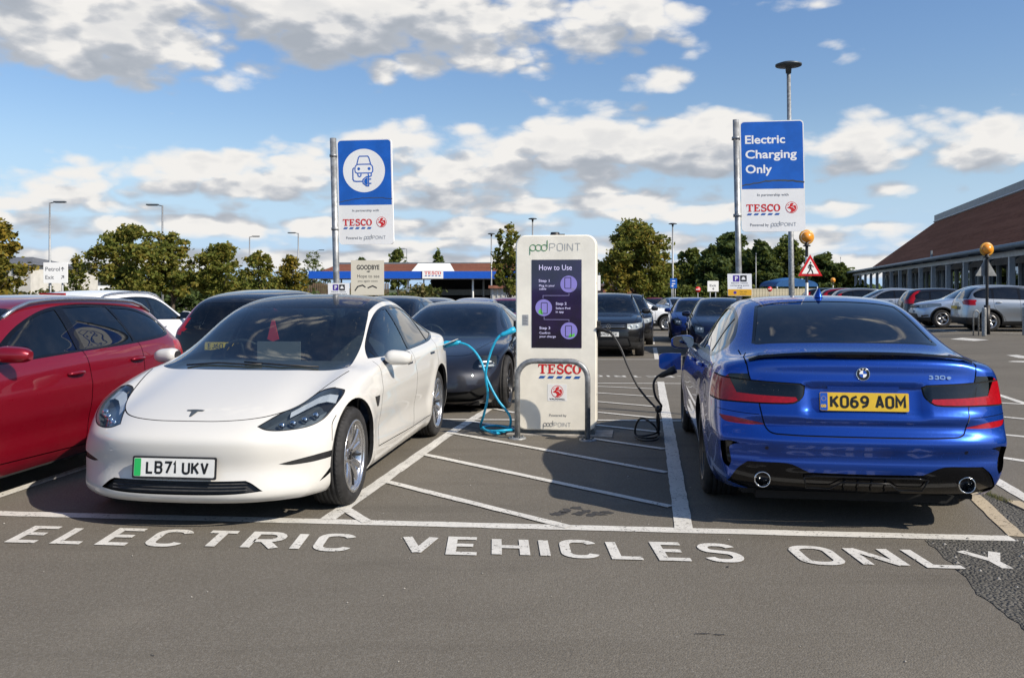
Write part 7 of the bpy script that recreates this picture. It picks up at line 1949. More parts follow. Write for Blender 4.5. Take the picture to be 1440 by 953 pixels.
def hedge(label, x0, x1, ytop, Y, depth, mat, seed, n=5200, leaf_=.13, kind='bushes'):
    X0, X1 = at(x0, Y), at(x1, Y); z0 = gz((X0 + X1) / 2, Y); h = 1.5 + (405 - ytop) * Y / 1250 - z0; r = random.Random(seed); bl = []
    k = max(4, int((X1 - X0) / 1.2))
    for i in range(k): x = lerp(X0, X1, (i + .5) / k) - (X0 + X1) / 2; hh = h * r.uniform(.72, 1.0) if kind == 'bushes' else h; bl.append((x, 0, hh * .5, (X1 - X0) / k * .8, depth / 2, hh * .52))
    me = crown_mesh('hedge', bl, n, leaf_, seed, mat); o = bpy.data.objects.new('hedge', me); C.objects.link(o); o.location = ((X0 + X1) / 2, Y, z0)
    tag(o, label, 'hedge'); return o
hedge('rough hedge below the GOODBYE sign and before the petrol station', 488, 612, 402, 46, 2.2, 'leaf_hedge', 41, 7000)
hedge('clipped green hedge behind the white crossover', 905, 1062, 402, 92, 2.0, 'leaf_green', 42, 7000, .2, 'clip')
hedge('hedge below the left trees', 225, 450, 398, 76, 2.0, 'leaf_dark', 43, 7000, .2)
hedge('low hedge at the left edge below the pale building', -60, 130, 402, 60, 2.0, 'leaf_hedge', 44, 5000, .16)
hedge('hedge between the brick houses and the charging pillar', 835, 905, 408, 88, 2, 'leaf_dark', 45, 3000, .2)
hedge('dark planting between the blue tent and the supermarket', 1062, 1215, 399, 125, 2.5, 'leaf_dark', 46, 5000, .25)
# distant wood closing the horizon all round
def far_wood():
    V = []; F = []; r = np.random.RandomState(8)
    n = 15000; a = r.uniform(-1.05, 1.05, n); R_ = r.uniform(260, 330, n); z = r.rand(n) ** 1.3 * (6 + 3.0 * np.sin(a * 9) + 2 * np.sin(a * 23 + 1)) - 2.0
    p = np.stack([np.sin(a) * R_, np.cos(a) * R_, z], 1); t = r.normal(size=(n, 3)); t /= np.linalg.norm(t, axis=1)[:, None]; w = np.cross(t, r.normal(size=(n, 3))); w /= np.linalg.norm(w, axis=1)[:, None]
    s_ = r.uniform(.7, 1.6, (n, 1)); Vx = np.stack([p - t * s_, p + w * s_ * .8, p + t * s_, p - w * s_ * .8], 1).reshape(-1, 3)
    me = bpy.data.meshes.new('distant_wood'); me.vertices.add(4 * n); me.vertices.foreach_set('co', Vx.astype(np.float32).ravel()); me.loops.add(4 * n); me.loops.foreach_set('vertex_index', np.arange(4 * n, dtype=np.int32)); me.polygons.add(n)
    me.polygons.foreach_set('loop_start', np.arange(0, 4 * n, 4, dtype=np.int32)); me.polygons.foreach_set('loop_total', np.full(n, 4, np.int32)); me.materials.append(M['leaf_dark']); me.update(calc_edges=True)
    o = bpy.data.objects.new('distant_wood', me); C.objects.link(o); tag(o, kind='stuff')
far_wood()
# ------------------------------------------------------------------ lamps
def street_lamp(label, px, ytop, Y, kind='arm', side=1, th=.08, disc_r=.33, tilt=0.0):
    X = at(px, Y); z0 = gz(X, Y); H = 1.5 + (405 - ytop) * Y / 1250 - z0; root = empty('street_lamp', (X, Y, z0), 0, label, 'lamp post', 'lamp posts of the car park')
    mb = MB(); mb.tube([(0, 0, 0), (-tilt * .25, 0, H * .25), (-tilt, 0, H)], th, 12, 0, rs=[th * 1.35, th * 1.1, th * .72]); mb.build('pole', [M['pole_steel']], root)
    mb = MB()
    if kind == 'arm':
        mb.tube([(0, 0, H - .05), (side * .35, 0, H + .03)], .035, 8); mb.box((side * .75, 0, H + .05), (.85, .30, .10)); mb.box((side * .75, 0, H - .01), (.7, .24, .03))
    else:
        mb.lathe([(.0001, .05), (disc_r * .6, .045), (disc_r, .0), (disc_r * .98, -.04), (disc_r * .45, -.065), (.075, -.085), (.065, -.22), (.0001, -.22)], 36, 0, 'z', (-tilt, 0, H + .02))
    mb.build('lamp_head', [M['dark_steel']], root); return root
street_lamp('tall round-headed lamp post behind the Electric Charging Only sign', 1114.5, 92, 22, 'disc', th=.065, disc_r=.32, tilt=.10)
street_lamp('tall lamp post above the Petrol Exit sign', 70, 285, 66, 'arm', 1)
street_lamp('lamp post rising behind the biggest left tree', 228.5, 289, 66, 'arm', -1)
street_lamp('lamp post behind the round tree above the people carrier', 351, 333, 105, 'arm', 1, th=.09)
street_lamp('lamp post above the yellowing tree', 419.5, 328, 100, 'arm', -1, th=.09)
street_lamp('small far lamp post left of the car symbol sign', 446, 352, 150, 'arm', 1, th=.10)
street_lamp('lamp post with flat head left of the charging pillar', 691, 329, 72, 'disc', th=.06, disc_r=.30)
street_lamp('lamp post whose flat head shows above the charging pillar', 749, 308, 66, 'disc', th=.07, disc_r=.32)
street_lamp('lamp post with flat head right of the big brown-green tree', 946, 315, 68, 'disc', th=.075, disc_r=.32)
street_lamp('far lamp post before the dark trees, left of the sign post', 987, 370, 120, 'disc', th=.08, disc_r=.35)
street_lamp('slim pole between the sign post and the warning triangle', 1063, 356, 90, 'disc', th=.05, disc_r=.05)
street_lamp('far lamp behind the petrol station roof', 572, 350, 160, 'arm', -1, th=.09)
street_lamp('far thin mast right of the dome shaped tree', 1182, 362, 160, 'disc', th=.06, disc_r=.06)
# ------------------------------------------------------------------ direction signs
def board(name, label, x0, y0, x1, y1, Y, lines, legs=(.25, .75), cat='sign', mats=None, th=.04, leg_to=None, back=False):
    X0, X1 = at(x0, Y), at(x1, Y); z1, z0 = 1.5 + (405 - y0) * Y / 1250, 1.5 + (405 - y1) * Y / 1250; Xm = (X0 + X1) / 2; g0 = gz(Xm, Y); root = empty(name, (Xm, Y, g0), 0, label, cat)
    fr = lambda u, v, w=0.0: Vector((X0 - Xm + u, -w, v - g0 + z0)); W, H = X1 - X0, z1 - z0
    mb = MB(); mb.prism(rrect(0, 0, W, H, .02), lambda u, v, w: fr(u, v, -.03 + w), .03, 0)
    f1 = lambda u, v, w=0.0: fr(u, v, .001 + w); s = 1250 / Y
    for q in lines:
        if q[0] == 't': _, s_, x, y, cap, wd, off = q; font_word(mb, s_, f1, cap / s, (x - x0) / s, (y1 - y) / s, width=wd / s if wd else None, offset=off, w0=.001, mi=1)
        elif q[0] == 'st': _, pts, hw = q[:3]; put_strokes(mb, [[((a - x0) / s, (y1 - b) / s) for a, b in pts]], f1, hw / s, .001, q[3] if len(q) > 3 else 1)
        elif q[0] == 'p': _, pts, mi = q; polyf(mb, [((a - x0) / s, (y1 - b) / s) for a, b in pts], f1, .0008, mi)
    mb.build('panel', mats or [M['flat_white'], M['print_grey'], M['print_black'], M['print_red']], root)
    for l in legs: mb = MB(); mb.tube([(X0 - Xm + W * l, .075, 0), (X0 - Xm + W * l, .075, z1 - g0 - .05)], .035, 8); mb.build('post', [M['pole_steel']], root)
    return root
board('direction_sign', 'white Petrol and Exit direction sign above the white SUV', 61, 369, 95, 398, 32, [('t', 'Petrol', 63.8, 381, 5.6, 20.5, .01), ('t', 'Exit', 63.8, 392.5, 5.4, 12, .01), ('st', [(88, 381), (88, 376)], .5), ('st', [(85.8, 378.5), (88, 376), (90.2, 378.5)], .5), ('st', [(86, 392), (89.8, 388)], .5), ('st', [(86.5, 388), (89.8, 388), (89.8, 391.4)], .5)])
board('farewell_sign', 'cream board reading GOODBYE Hope to see you again soon', 493.5, 366, 540, 415, 44, [('t', 'GOODBYE', 501.5, 379, 6.3, 32, .03), ('t', 'Hope to see', 502.5, 390.5, 4.6, 31, .0), ('t', 'you again soon', 503, 396.5, 3.0, 28, .0), ('p', [(515, 382), (517, 381), (521, 381), (519, 383)], 2),
    ('st', [(499, 409), (503, 403), (510, 401), (514, 404)], .9, 2), ('st', [(517, 405), (524, 402), (530, 405)], .9, 2)], mats=[M['sign_cream'], M['print_black'], M['print_black'], M['print_red']] if 'sign_cream' in M else [pmat('sign_cream', (.62, .58, .48), .5), M['print_black'], M['print_black'], M['print_red']])
board('direction_sign', 'white Exit sign with an upward arrow before the dark trees', 995, 395, 1010.5, 410, 58, [('t', 'Exit', 998, 403, 3.2, 9, .02), ('st', [(1003, 408), (1003, 405)], .4), ('st', [(1001.5, 406.4), (1003, 405), (1004.5, 406.4)], .4)])
board('direction_sign', 'Exit sign half hidden behind the right edge of the charging pillar', 822, 387, 844.5, 408.5, 36, [('t', 'Exit', 826, 397.5, 5.2, 14, .02)])
board('parking_sign', 'small blue sign on the lamp post right of the big tree', 942.5, 391.5, 952, 405, 66, [('st', [(945, 395), (949.5, 395)], .6), ('st', [(945, 399), (949.5, 399)], .6), ('p', [(944.5, 401), (947, 401), (947, 403), (944.5, 403)], 1)], mats=[M['sign_blue'], M['flat_white'], M['flat_white'], M['flat_white']])
def no_entry(label, px, py, Y, r):
    X = at(px, Y); z = 1.5 + (405 - py) * Y / 1250; g0 = gz(X, Y); root = empty('no_entry_sign', (X, Y, g0), 0, label, 'sign'); fr = lambda u, v, w=0.0: Vector((u, -w, z - g0 + v))
    mb = MB(); mb.lathe([(.0001, 0), (r, 0), (r, .02), (.0001, .02)], 24, 0, 'y', (0, 0, z - g0)); polyf(mb, [(-r * .7, -r * .14), (r * .7, -r * .14), (r * .7, r * .14), (-r * .7, r * .14)], fr, .006, 1); mb.build('disc', [M['sign_red'], M['flat_white']], root)
    mb = MB(); mb.tube([(0, .05, 0), (0, .05, z - g0)], .03, 8); mb.build('post', [M['pole_steel']], root)
no_entry('red no entry disc before the hedge, left of the Exit sign', 981.5, 407, 60, .19); no_entry('red no entry disc between the sign post and the blue tent', 1082.5, 406.5, 80, .22)
# ------------------------------------------------------------------ crossing beacons
def beacon(label, px, py, Y, rpx, front=True, sleeve=False, tri=None, ground=True):
    X = at(px, Y); s = 1250 / Y; zc = 1.5 + (405 - py) / s; g0 = gz(X, Y); root = empty('crossing_beacon', (X, Y, g0), 0, label, 'beacon'); R = rpx / s
    mb = MB(); mb.lathe([(R * cos(a) if abs(cos(a)) > 1e-3 else .0001, R * sin(a)) for a in [(-pi / 2 + pi * i / 14) for i in range(15)]], 24, 0, 'z', (0, 0, zc - g0)); mb.build('globe', [M['amber_globe']], root)
    mb = MB(); mb.lathe([(R * 1.06, -.02), (R * 1.38, -.02), (R * 1.38, .02), (R * 1.06, .02), (R * 1.06, -.02)], 32, 0, 'y', (0, .02, zc - g0)); mb.build('halo_ring', [M['amber_rim']], root)
    mb = MB(); mb.lathe([(.10, 0), (.12, .03), (.07, .05), (.05, .12)], 14, 0, 'z', (0, 0, zc - g0 - R - .12)); mb.build('lamp_base', [M['print_black']], root)
    top = zc - g0 - R - .05; n = 8; mb = MB()
    for i in range(n): mb.tube([(0, 0, top * i / n), (0, 0, top * (i + 1) / n)], .045, 12, (1 if (n - i) % 2 == 0 else 0) if not sleeve else 0, caps=False)
    mb.build('banded_pole', [M['print_black'], M['flat_white']], root)
    if sleeve: mb = MB(); mb.tube([(0, 0, 0), (0, 0, .95)], .095, 16); mb.build('sleeve', [M['print_black']], root)
    if tri:
        (ax, ay), (bx, by) = tri; hw = (bx - ax) / 2 / s; z1, z0 = 1.5 + (405 - ay) / s - g0, 1.5 + (405 - by) / s - g0; h = z1 - z0; cx_ = ((ax + bx) / 2 - px) / s
        if front:
            fr = lambda u, v, w=0.0: Vector((cx_ + u, -.06 - w, z0 + v)); P = lambda k, dz=0.0: smooth_poly([(-hw * k, h * .5 - h * .5 * k + dz - .0 , ), (hw * k, h * .5 - h * .5 * k + dz), (0, h * .5 + h * .5 * k + dz)], 1)
            tr = lambda k, c: [(-hw * k, c - h * k / 3), (hw * k, c - h * k / 3), (0, c + 2 * h * k / 3)]
            mb = MB(); mb.prism(tr(1.0, h / 3), lambda u, v, w: fr(u, v, w - .02), .02, 0); polyf(mb, tr(.70, h / 3), fr, .003, 1)
            k = h * .62; c0 = h * .06
            L_ = lambda P: [(a * k, c0 + b * k) for a, b in P]
            disc(mb, (.02 * k, c0 + .90 * k), .065 * k, fr, .006, 2, 12)
            put_strokes(mb, [L_([(.0, .80), (.01, .45)])], fr, .085 * k, .0055, 2); put_strokes(mb, [L_([(.0, .48), (.14, .28), (.20, .06)]), L_([(.0, .48), (-.08, .26), (-.22, .08)])], fr, .045 * k, .0058, 2); put_strokes(mb, [L_([(-.03, .78), (-.16, .62), (-.14, .46)]), L_([(.05, .76), (.18, .62), (.26, .56)])], fr, .030 * k, .0061, 2)
            for i in range(7): polyf(mb, L_([(-.42 + i * .13, .0), (-.36 + i * .13, .0), (-.36 + i * .13, .03), (-.42 + i * .13, .03)]), fr, .0055, 2)
            mb.build('warning_triangle', [M['sign_red'], M['flat_white'], M['print_black']], root)
        else:
            mb = MB(); mb.prism([(-hw, 0), (hw, 0), (hw * .9, h * .12), (0, h), (-hw * .9, h * .12)], lambda u, v, w: Vector((cx_ + u, .05 + w, z0 + v)), .02, 0); mb.build('warning_triangle', [M['sign_back']], root, recalc=True)
    return root
beacon('amber globe beacon above the red pedestrian warning triangle', 1134.5, 333.5, 27, 7.6, True, tri=((1121.5, 358), (1155.5, 388)))
beacon('amber globe beacon on a black sleeved pole before the silver crossover', 1388, 350.5, 29, 7.0, False, True, tri=((1373, 362), (1403, 388)))
beacon('far amber beacon at the left end of the supermarket', 1171.5, 394, 85, 2.6); beacon('far amber beacon over the blue tent', 1089.5, 401, 95, 2.2)
def bollards():
    X, Y = at(1372.5, 28.6), 28.6; root = empty('cycle_hoop', (X, Y, gz(X, Y)), 0, 'slim grey hoop beside the sleeved beacon post', 'bollard'); mb = MB()
    mb.tube([(-.085, 0, 0), (-.085, 0, .70)] + [(-.085 * cos(a), 0, .72 + .085 * sin(a)) for a in [i * pi / 8 for i in range(9)]] + [(.085, 0, .70), (.085, 0, 0)], .022, 8); mb.build('rail', [M['pole_steel']], root)
    for px, lab in ((1384.0, 'grey steel bollard between the slim hoop and the sleeved beacon post'), (1441, 'grey steel bollard cut by the right edge of the photo')):
        Y = 28.3; X = at(px, Y); root = empty('bollard', (X, Y, gz(X, Y)), 0, lab, 'bollard'); mb = MB(); mb.lathe([(.0001, .90), (.05, .90), (.068, .88), (.070, .86), (.070, 0)], 18, 0, 'z'); mb.build('post', [M['pole_steel']], root); mb = MB(); mb.lathe([(.072, .84), (.072, .74)], 18, 0, 'z'); mb.build('reflective_band', [M['sign_back']], root)
bollards()
# ------------------------------------------------------------------ petrol station
def uvquad(me, uvs):
    ul = me.uv_layers.new(name='UVMap'); 
    for i, u in enumerate(uvs): ul.data[i].uv = u
def roof_face(name, pts, mat, parent, eaves=None):
    """one flat roof plane with its uv in metres: u along the eaves, v up the slope"""
    P = [Vector(p) for p in pts]; e = (P[1] - P[0]).normalized(); n = (P[1] - P[0]).cross(P[-1] - P[0]).normalized(); s_ = n.cross(e)
    me = bpy.data.meshes.new(name); me.from_pydata([tuple(p) for p in P], [], [tuple(range(len(P)))]); me.materials.append(M[mat]); me.update()
    uvquad(me, [((p - P[0]).dot(e), (p - P[0]).dot(s_)) for p in P]); o = bpy.data.objects.new(name, me); C.objects.link(o); o.parent = parent; return o
def station():
    Y = 112; s = 1250 / Y; X = lambda px: at(px, Y); Z = lambda py: 1.5 + (405 - py) / s; g0 = gz(X(570), Y); root = empty('petrol_station', (0, 0, 0), 0, 'petrol station with blue canopy edge, brown tiled roof and white gable', 'petrol station')
    D = 14
    mb = MB(); mb.box(((X(434) + X(790)) / 2, Y + D / 2, (Z(381.5) + Z(391.5)) / 2), (X(790) - X(434), D, Z(381.5) - Z(391.5))); mb.build('blue_fascia', [M['canopy_blue']], root)
    mb = MB(); mb.box(((X(434) + X(790)) / 2, Y + D / 2, Z(391.5) - .03), (X(790) - X(434) - .4, D - .4, .05)); mb.build('soffit', [M['steel_frame']], root)
    roof_face('tiled_roof', [(X(450), Y + .2, Z(381.4)), (X(775), Y + .2, Z(381.4)), (X(765), Y + 4, Z(368.5)), (X(467), Y + 4, Z(370.5))], 'station_tiles', root)
    mb = MB(); mb.box(((X(467) + X(765)) / 2, Y + 5, Z(369)), (X(765) - X(467), 2, .22)); mb.build('roof_ridge', [M['ridge_grey']], root)
    mb = MB(); mb.prism([(X(578.5), Z(381.3)), (X(639), Z(381.3)), (X(632), Z(370)), (X(587), Z(370))], lambda u, v, w: (u, Y + .35 - w - .1 * 0 + (v - Z(381)) * .8, v), .25, 0)
    for i in range(9): x = lerp(X(584), X(634), i / 8); mb.box((x, Y + .30, Z(376)), (.03, .05, .02), 0)
    mb.build('white_gable', [M['plastic_white']], root, recalc=True)
    fr = frame2((X(594), Y - .12, Z(391.8)), (1, 0, 0), (0, 0, 1)); mb = MB(); W, H = X(623.3) - X(594), Z(379.6) - Z(391.8)
    mb.prism([(0, 0), (W, 0), (W, H), (0, H)], lambda u, v, w: fr(u, v, w - .10), .10, 0); serif_word(mb, lambda u, v, w=0.0: fr(u, v, .004 + w), W * .10, H * .46, H * .38, 1, 2, width=W * .80); mb.build('name_panel', [M['flat_white'], M['print_red'], M['print_blue']], root)
    for i, px in enumerate((480, 574, 596, 665, 680, 742)):
        mb = MB(); y = Y + (1.2 if i % 2 else 9); mb.tube([(at(px, y), y, g0 - .2), (at(px, y), y, Z(391.5))], .13 if i != 2 else .09, 10); mb.build('column', [M['plastic_white'] if i in (1, 3) else M['steel_frame']], root)
    mb = MB(); mb.box((X(660), Y + 12, (Z(407) + Z(416)) / 2), (X(722) - X(606), 1, Z(407) - Z(416))); mb.build('shop_fascia', [M['sign_back']], root)
    mb = MB(); mb.box((X(660), Y + 14, (Z(391) + g0) / 2), (X(735) - X(600), 2, Z(391) - g0)); mb.build('shop_front', [M['dark_inside']], root)
    for i, px in enumerate((566, 590, 654, 672)):
        mb = MB(); mb.box((X(px) + .6, Y + 5, g0 + .75), (.9, .5, 1.5), 0); mb.box((X(px) + .6, Y + 4.72, g0 + 1.15), (.5, .04, .4), 1); mb.build('fuel_pump', [M['dark_inside'], M['plastic_white']], root)
    hut = empty('kiosk', (0, 0, 0), 0, 'small kiosk with red-brown roof left of the charging pillar', 'hut'); Yk = 70; k = 1250 / Yk; Xk = lambda p: at(p, Yk); Zk = lambda p: 1.5 + (405 - p) / k; gk = gz(Xk(705), Yk)
    mb = MB(); mb.box(((Xk(690) + Xk(745)) / 2, Yk + 1.6, (Zk(406) + gk) / 2), (Xk(745) - Xk(690), 3.0, Zk(406) - gk)); mb.build('wall', [M['render_cream']], hut)
    mb = MB(); mb.box(((Xk(687) + Xk(748)) / 2, Yk + 1.6, (Zk(401.5) + Zk(405.5)) / 2), (Xk(748) - Xk(687), 3.8, Zk(401.5) - Zk(405.5))); mb.build('roof', [M['brick']], hut)
    for i in range(4): mb = MB(); mb.box((Xk(693 + i * 6.5), Yk + .08, (Zk(406) + gk) / 2), (.10, .08, Zk(406) - gk)); mb.build('frame_post', [M['steel_frame']], hut)
    # timber screen below the left end of the canopy
    fn = empty('timber_fence', (0, 0, 0), 0, 'brown timber fence of upright boards under the left end of the canopy', 'fence'); Yf = 98; kf = 1250 / Yf
    me0 = None
    for i in range(46):
        px = 415 + i * 2.9; x = at(px, Yf); z0 = gz(x, Yf); zt = 1.5 + (405 - (398 if px > 440 else 401)) / kf
        if me0 is None: mb = MB(); mb.box((0, 0, 1.1), (.17, .03, 2.2)); o = mb.build('board', [M['timber_brown']], fn); me0 = o.data
        else: o = bpy.data.objects.new('board', me0); C.objects.link(o); o.parent = fn
        o.location = (x, Yf + (i % 2) * .02, z0); o.scale.z = (zt - z0) / 2.2 * (.985 + .03 * ((i * 7) % 5) / 5)
    for i in range(3): mb = MB(); mb.box((at(480, Yf), Yf + .06, gz(-19, Yf) + .4 + i * .7), (at(545, Yf) - at(415, Yf), .05, .08)); mb.build('fence_rail', [M['timber_brown']], fn)
station()
# ------------------------------------------------------------------ supermarket
def market():
    root = empty('supermarket', (0, 0, 0), 0, 'long supermarket with big brown tiled roof and steel canopy on the right', 'supermarket')
    d = Vector((.262, .965, 0)); nrm = Vector((.965, -.262, 0)); P0 = Vector((33.6, 58, 0)); up = Vector((0, 0, 1))
    W = lambda t, n, z: P0 + d * t + nrm * n + up * z
    T0, T1 = -62, 85                      # near and far end along the front
    roof_face('tiled_roof', [W(T1, 0, 4.15), W(T0, 0, 4.15), W(T0, 9.4, 11.5), W(T1 - 3.0, 9.4, 11.5)], 'roof_tiles', root)
    roof_face('hip_roof', [W(T1, 30, 4.15), W(T1, 0, 4.15), W(T1 - 3.0, 9.4, 11.5), W(T1 - 3.0, 22, 11.5)], 'roof_tiles', root)
    # ridge box
    mb = MB(); a, b = W(T0, 9.3, 11.4), W(T1 - 2.6, 9.3, 11.4)
    vs = [a, b, b + up * 1.1, a + up * 1.1, a + nrm * 10, b + nrm * 10, b + nrm * 10 + up * 1.1, a + nrm * 10 + up * 1.1]
    mb.add(vs, [(0, 3, 2, 1), (3, 7, 6, 2), (1, 2, 6, 5), (0, 4, 7, 3), (4, 5, 6, 7)]); mb.build('ridge_upstand', [M['ridge_grey']], root, recalc=True)
    mb = MB(); mb.tube([W(T0, 9.24, 11.55), W(T1 - 2.6, 9.24, 11.55)], .10, 6); mb.build('ridge_flashing', [M['steel_frame']], root)
    # canopy: gutter tube, flat soffit, brackets, columns
    C1 = T1 + 32
    mb = MB(); mb.tube([W(T0, -2.2, 4.05), W(C1, -2.2, 4.05)], .16, 10); mb.build('gutter', [M['ridge_grey']], root)
    mb = MB(); a, b = W(T0, -2.2, 4.22), W(C1, -2.2, 4.22); vs = [a, b, b + nrm * 6, a + nrm * 6]; vs += [v - up * .12 for v in vs]
    mb.add(vs, [(0, 3, 2, 1), (4, 5, 6, 7), (0, 1, 5, 4), (1, 2, 6, 5), (3, 7, 6, 2)]); mb.build('canopy_roof', [M['steel_frame']], root, recalc=True)
    mb = MB(); a, b = W(T0, -1.4, 3.86), W(C1, -1.4, 3.86); vs = [a, b, b + nrm * .18, a + nrm * .18]; vs += [v - up * .36 for v in vs]
    mb.add(vs, [(0, 3, 2, 1), (4, 5, 6, 7), (0, 1, 5, 4), (1, 2, 6, 5), (3, 7, 6, 2), (0, 4, 7, 3)]); mb.build('canopy_beam', [M['steel_frame']], root, recalc=True)
    col = None; br = None; ang = atan2(d.y, d.x)
    for k in range(24):
        t = -40 + k * 6.4
        if t > C1 - 1: break
        if col is None:
            mb = MB(); mb.box((0, 0, 1.75), (.34, .34, 3.5)); col = mb.build('column', [M['steel_frame']], root); o = col; me = o.data
            mb = MB(); mb.tube([(0, -.1, -.9), (0, 1.0, .0)], .06, 6); mb.box((0, .9, .03), (.10, 1.4, .16)); br = mb.build('bracket', [M['ridge_grey']], root); mb2 = br.data; q = br
        else:
            o = bpy.data.objects.new('column', me); C.objects.link(o); o.parent = root; q = bpy.data.objects.new('bracket', mb2); C.objects.link(q); q.parent = root
        o.location = W(t, -1.3, 0); o.rotation_euler.z = ang; q.location = W(t, -1.3, 4.0); q.rotation_euler.z = ang + pi
    # glazed front with mullions
    mb = MB(); a, b = W(T0, 2.9, 0), W(T1, 2.9, 0); mb.add([a, b, b + up * 4.1, a + up * 4.1], [(0, 1, 2, 3)]); mb.build('back_wall', [M['dark_inside']], root)
    gl = None; ml = None
    for k in range(40):
        t = -40 + k * 3.2
        if t > T1 - 2: break
        if gl is None:
            mb = MB(); mb.box((0, 0, 1.75), (3.0, .03, 3.3)); g_ = mb.build('shop_window', [M['dark_glass']], root); gl = g_.data
            mb = MB(); mb.box((0, 0, 1.75), (.22, .20, 3.5)); m_ = mb.build('mullion', [M['steel_frame']], root); ml = m_.data
        else:
            g_ = bpy.data.objects.new('shop_window', gl); C.objects.link(g_); g_.parent = root; m_ = bpy.data.objects.new('mullion', ml); C.objects.link(m_); m_.parent = root
        g_.location = W(t + 1.6, 2.6, 0); g_.rotation_euler.z = ang; m_.location = W(t, 2.5, 0); m_.rotation_euler.z = ang
    mb = MB(); a, b = W(T0, 2.35, 3.4), W(T1, 2.35, 3.4); vs = [a, b, b + nrm * .2, a + nrm * .2]; vs += [v + up * .7 for v in vs]; mb.add(vs, [(0, 1, 5, 4), (0, 3, 2, 1), (4, 5, 6, 7), (1, 2, 6, 5)]); mb.build('window_head', [M['steel_frame']], root, recalc=True)
    mb = MB(); a, b = W(T0, 2.3, 0), W(T1, 2.3, 0); vs = [a, b, b + nrm * .3, a + nrm * .3]; vs += [v + up * .5 for v in vs]; mb.add(vs, [(0, 1, 5, 4), (0, 3, 2, 1), (4, 5, 6, 7), (1, 2, 6, 5)]); mb.build('plinth', [M['brick']], root, recalc=True)
    mb = MB(); a, b = W(T1, 2.9, 0), W(T1, 30, 0); mb.add([a, b, b + up * 4.2, a + up * 4.2], [(0, 1, 2, 3)]); mb.build('end_wall', [M['brick']], root)
    # pavement with kerb
    mb = MB(); a, b = W(T0, -3.6, 0), W(C1, -3.6, 0); vs = [a, b, b + nrm * 6.2, a + nrm * 6.2]; vs2 = [v + up * .12 for v in vs]; mb.add([v - up * .3 for v in vs] + vs2, [(4, 5, 6, 7), (0, 1, 5, 4), (1, 2, 6, 5), (3, 7, 6, 2), (0, 4, 7, 3)], 0)
    tag(mb.build('pavement', [M['concrete']], None, recalc=True), kind='structure')
    p = W(10, -2.0, 0); ms = empty('canopy_mast', tuple(p), 0, 'slim steel mast rising through the supermarket canopy', 'mast'); mb = MB(); mb.box((0, 0, 2.6), (.16, .16, 5.2)); mb.build('post', [M['ridge_grey']], ms); 
    ms.location = (at(1310, 88) , 88, 0)
market()
# ------------------------------------------------------------------ small far buildings
def gabled(name, label, x0, x1, yb, Y, eave, ridge, depth, wall, roof, wins=(), cat='house'):
    X0, X1 = at(x0, Y), at(x1, Y); Xm = (X0 + X1) / 2; g0 = gz(Xm, Y); root = empty(name, (Xm, Y, g0), 0, label, cat); s = 1250 / Y; ze = 1.5 + (405 - eave) / s - g0; zr = 1.5 + (405 - ridge) / s - g0; w = (X1 - X0) / 2
    mb = MB(); mb.box((0, depth / 2, ze / 2), (2 * w, depth, ze)); mb.build('wall', [M[wall]], root)
    mb = MB(); o = .4; vs = [(-w - o, -o, ze - .1), (w + o, -o, ze - .1), (w + o, depth + o, ze - .1), (-w - o, depth + o, ze - .1), (-w + depth * .25, depth / 2, zr), (w - depth * .25, depth / 2, zr)]
    mb.add(vs, [(0, 1, 5, 4), (1, 2, 5), (2, 3, 4, 5), (3, 0, 4), (0, 3, 2, 1)]); mb.build('roof', [M[roof]], root, recalc=True)
    for (a, b, ytop, ybot) in wins:
        xa, xb = at(a, Y) - Xm, at(b, Y) - Xm; z1, z0 = 1.5 + (405 - ytop) / s - g0, 1.5 + (405 - ybot) / s - g0
        mb = MB(); mb.box(((xa + xb) / 2, -.02, (z0 + z1) / 2), (xb - xa, .08, z1 - z0)); f = mb.build('window', [M['flat_white']], root)
        mb = MB(); mb.box(((xa + xb) / 2, -.07, (z0 + z1) / 2), ((xb - xa) * .78, .03, (z1 - z0) * .74)); mb.build('pane', [M['dark_glass']], f)
    return root
gabled('pale_building', 'pale rendered building with grey roof behind the left edge tree', -60, 43, 410, 80, 371, 359, 9, 'render_cream', 'slate', [(-8, 7, 377, 386), (17, 25, 378, 386), (30, 37, 378, 386)])
gabled('pale_annexe', 'lower pale building between the left tree and the Petrol Exit sign', 43, 78, 410, 88, 373, 370, 9, 'render_cream', 'slate', [(47, 52, 378, 386), (56, 60, 378, 386)])
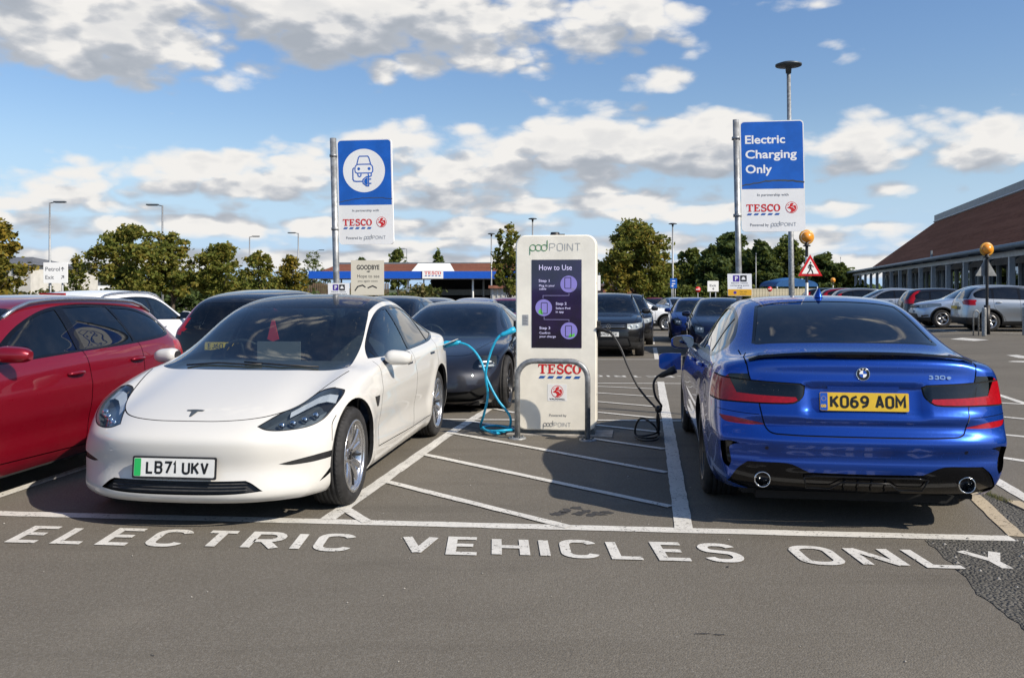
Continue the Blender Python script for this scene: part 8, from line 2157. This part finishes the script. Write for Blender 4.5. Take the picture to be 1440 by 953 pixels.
gabled('brick_house', 'brick houses with white windows behind the big tree', 848, 905, 410, 118, 401, 393, 8, 'brick', 'roof_far', [(866, 871, 403, 408), (872, 878, 403, 408), (884, 888, 403, 408), (893, 898, 403, 408)]) if 'roof_far' in M else (pmat('roof_far', (.12, .08, .065), .85, 0, .2, 1), gabled('brick_house', 'brick house with white windows behind the big tree', 848, 905, 410, 118, 401, 393, 8, 'brick', 'roof_far', [(866, 871, 403, 408), (872, 878, 403, 408), (884, 888, 403, 408), (893, 898, 403, 408)]))
gabled('brick_house', 'second brick house right of the big tree trunk', 916, 948, 410, 118, 401, 394, 8, 'brick', 'roof_far', [(920, 925, 403, 408), (929, 934, 403, 408), (938, 942, 403, 408)])
gabled('garage', 'small white building with blue door far behind the left trees', 112, 132, 410, 120, 397, 390, 8, 'plastic_white', 'slate')
def tent():
    Y = 92; s = 1250 / Y; Z = lambda p: 1.5 + (405 - p) / s; g0 = gz(at(1105, Y), Y); root = empty('blue_tent', (at(1108, Y), Y, g0), 0, 'blue domed awning above a pale fence beyond the blue saloon', 'awning')
    w = (1137 - 1080) / 2 / s; n = 18; vs = []
    for j, y in enumerate((-2, -1, 0, 1, 2)):
        for i in range(n + 1): a = pi * i / n; vs.append((-w * cos(a), y * 1.5, Z(403) - g0 + (Z(390.5) - Z(403)) * sin(a) ** .8 * (1 - .10 * abs(y))))
    mb = MB(); mb.add(vs, [(j * (n + 1) + i, j * (n + 1) + i + 1, (j + 1) * (n + 1) + i + 1, (j + 1) * (n + 1) + i) for j in range(4) for i in range(n)], 0, True)
    mb.add(vs[:n + 1], [tuple(range(n + 1))]); mb.add(vs[-n - 1:], [tuple(range(n + 1))]); mb.build('canopy', [M['blue_tent']], root, recalc=True)
    for sx in (-1, 1):
        for sy in (-3, 3): mb = MB(); mb.tube([(sx * w * .96, sy, 0), (sx * w * .96, sy, Z(403) - g0)], .06, 8); mb.build('leg', [M['steel_frame']], root)
    fn = empty('pale_fence', (0, 0, 0), 0, 'pale boarded fence below the blue domed awning', 'fence'); me = None
    for i in range(26):
        px = 1058 + i * 4; x = at(px, 86)
        if me is None: mb = MB(); mb.box((0, 0, .8), (.25, .03, 1.6)); o = mb.build('board', [M['fence_cream']], fn); me = o.data
        else: o = bpy.data.objects.new('board', me); C.objects.link(o); o.parent = fn
        o.location = (x, 86, gz(x, 86)); o.scale.z = (1.5 - gz(x, 86) - .05) / 1.6
tent()
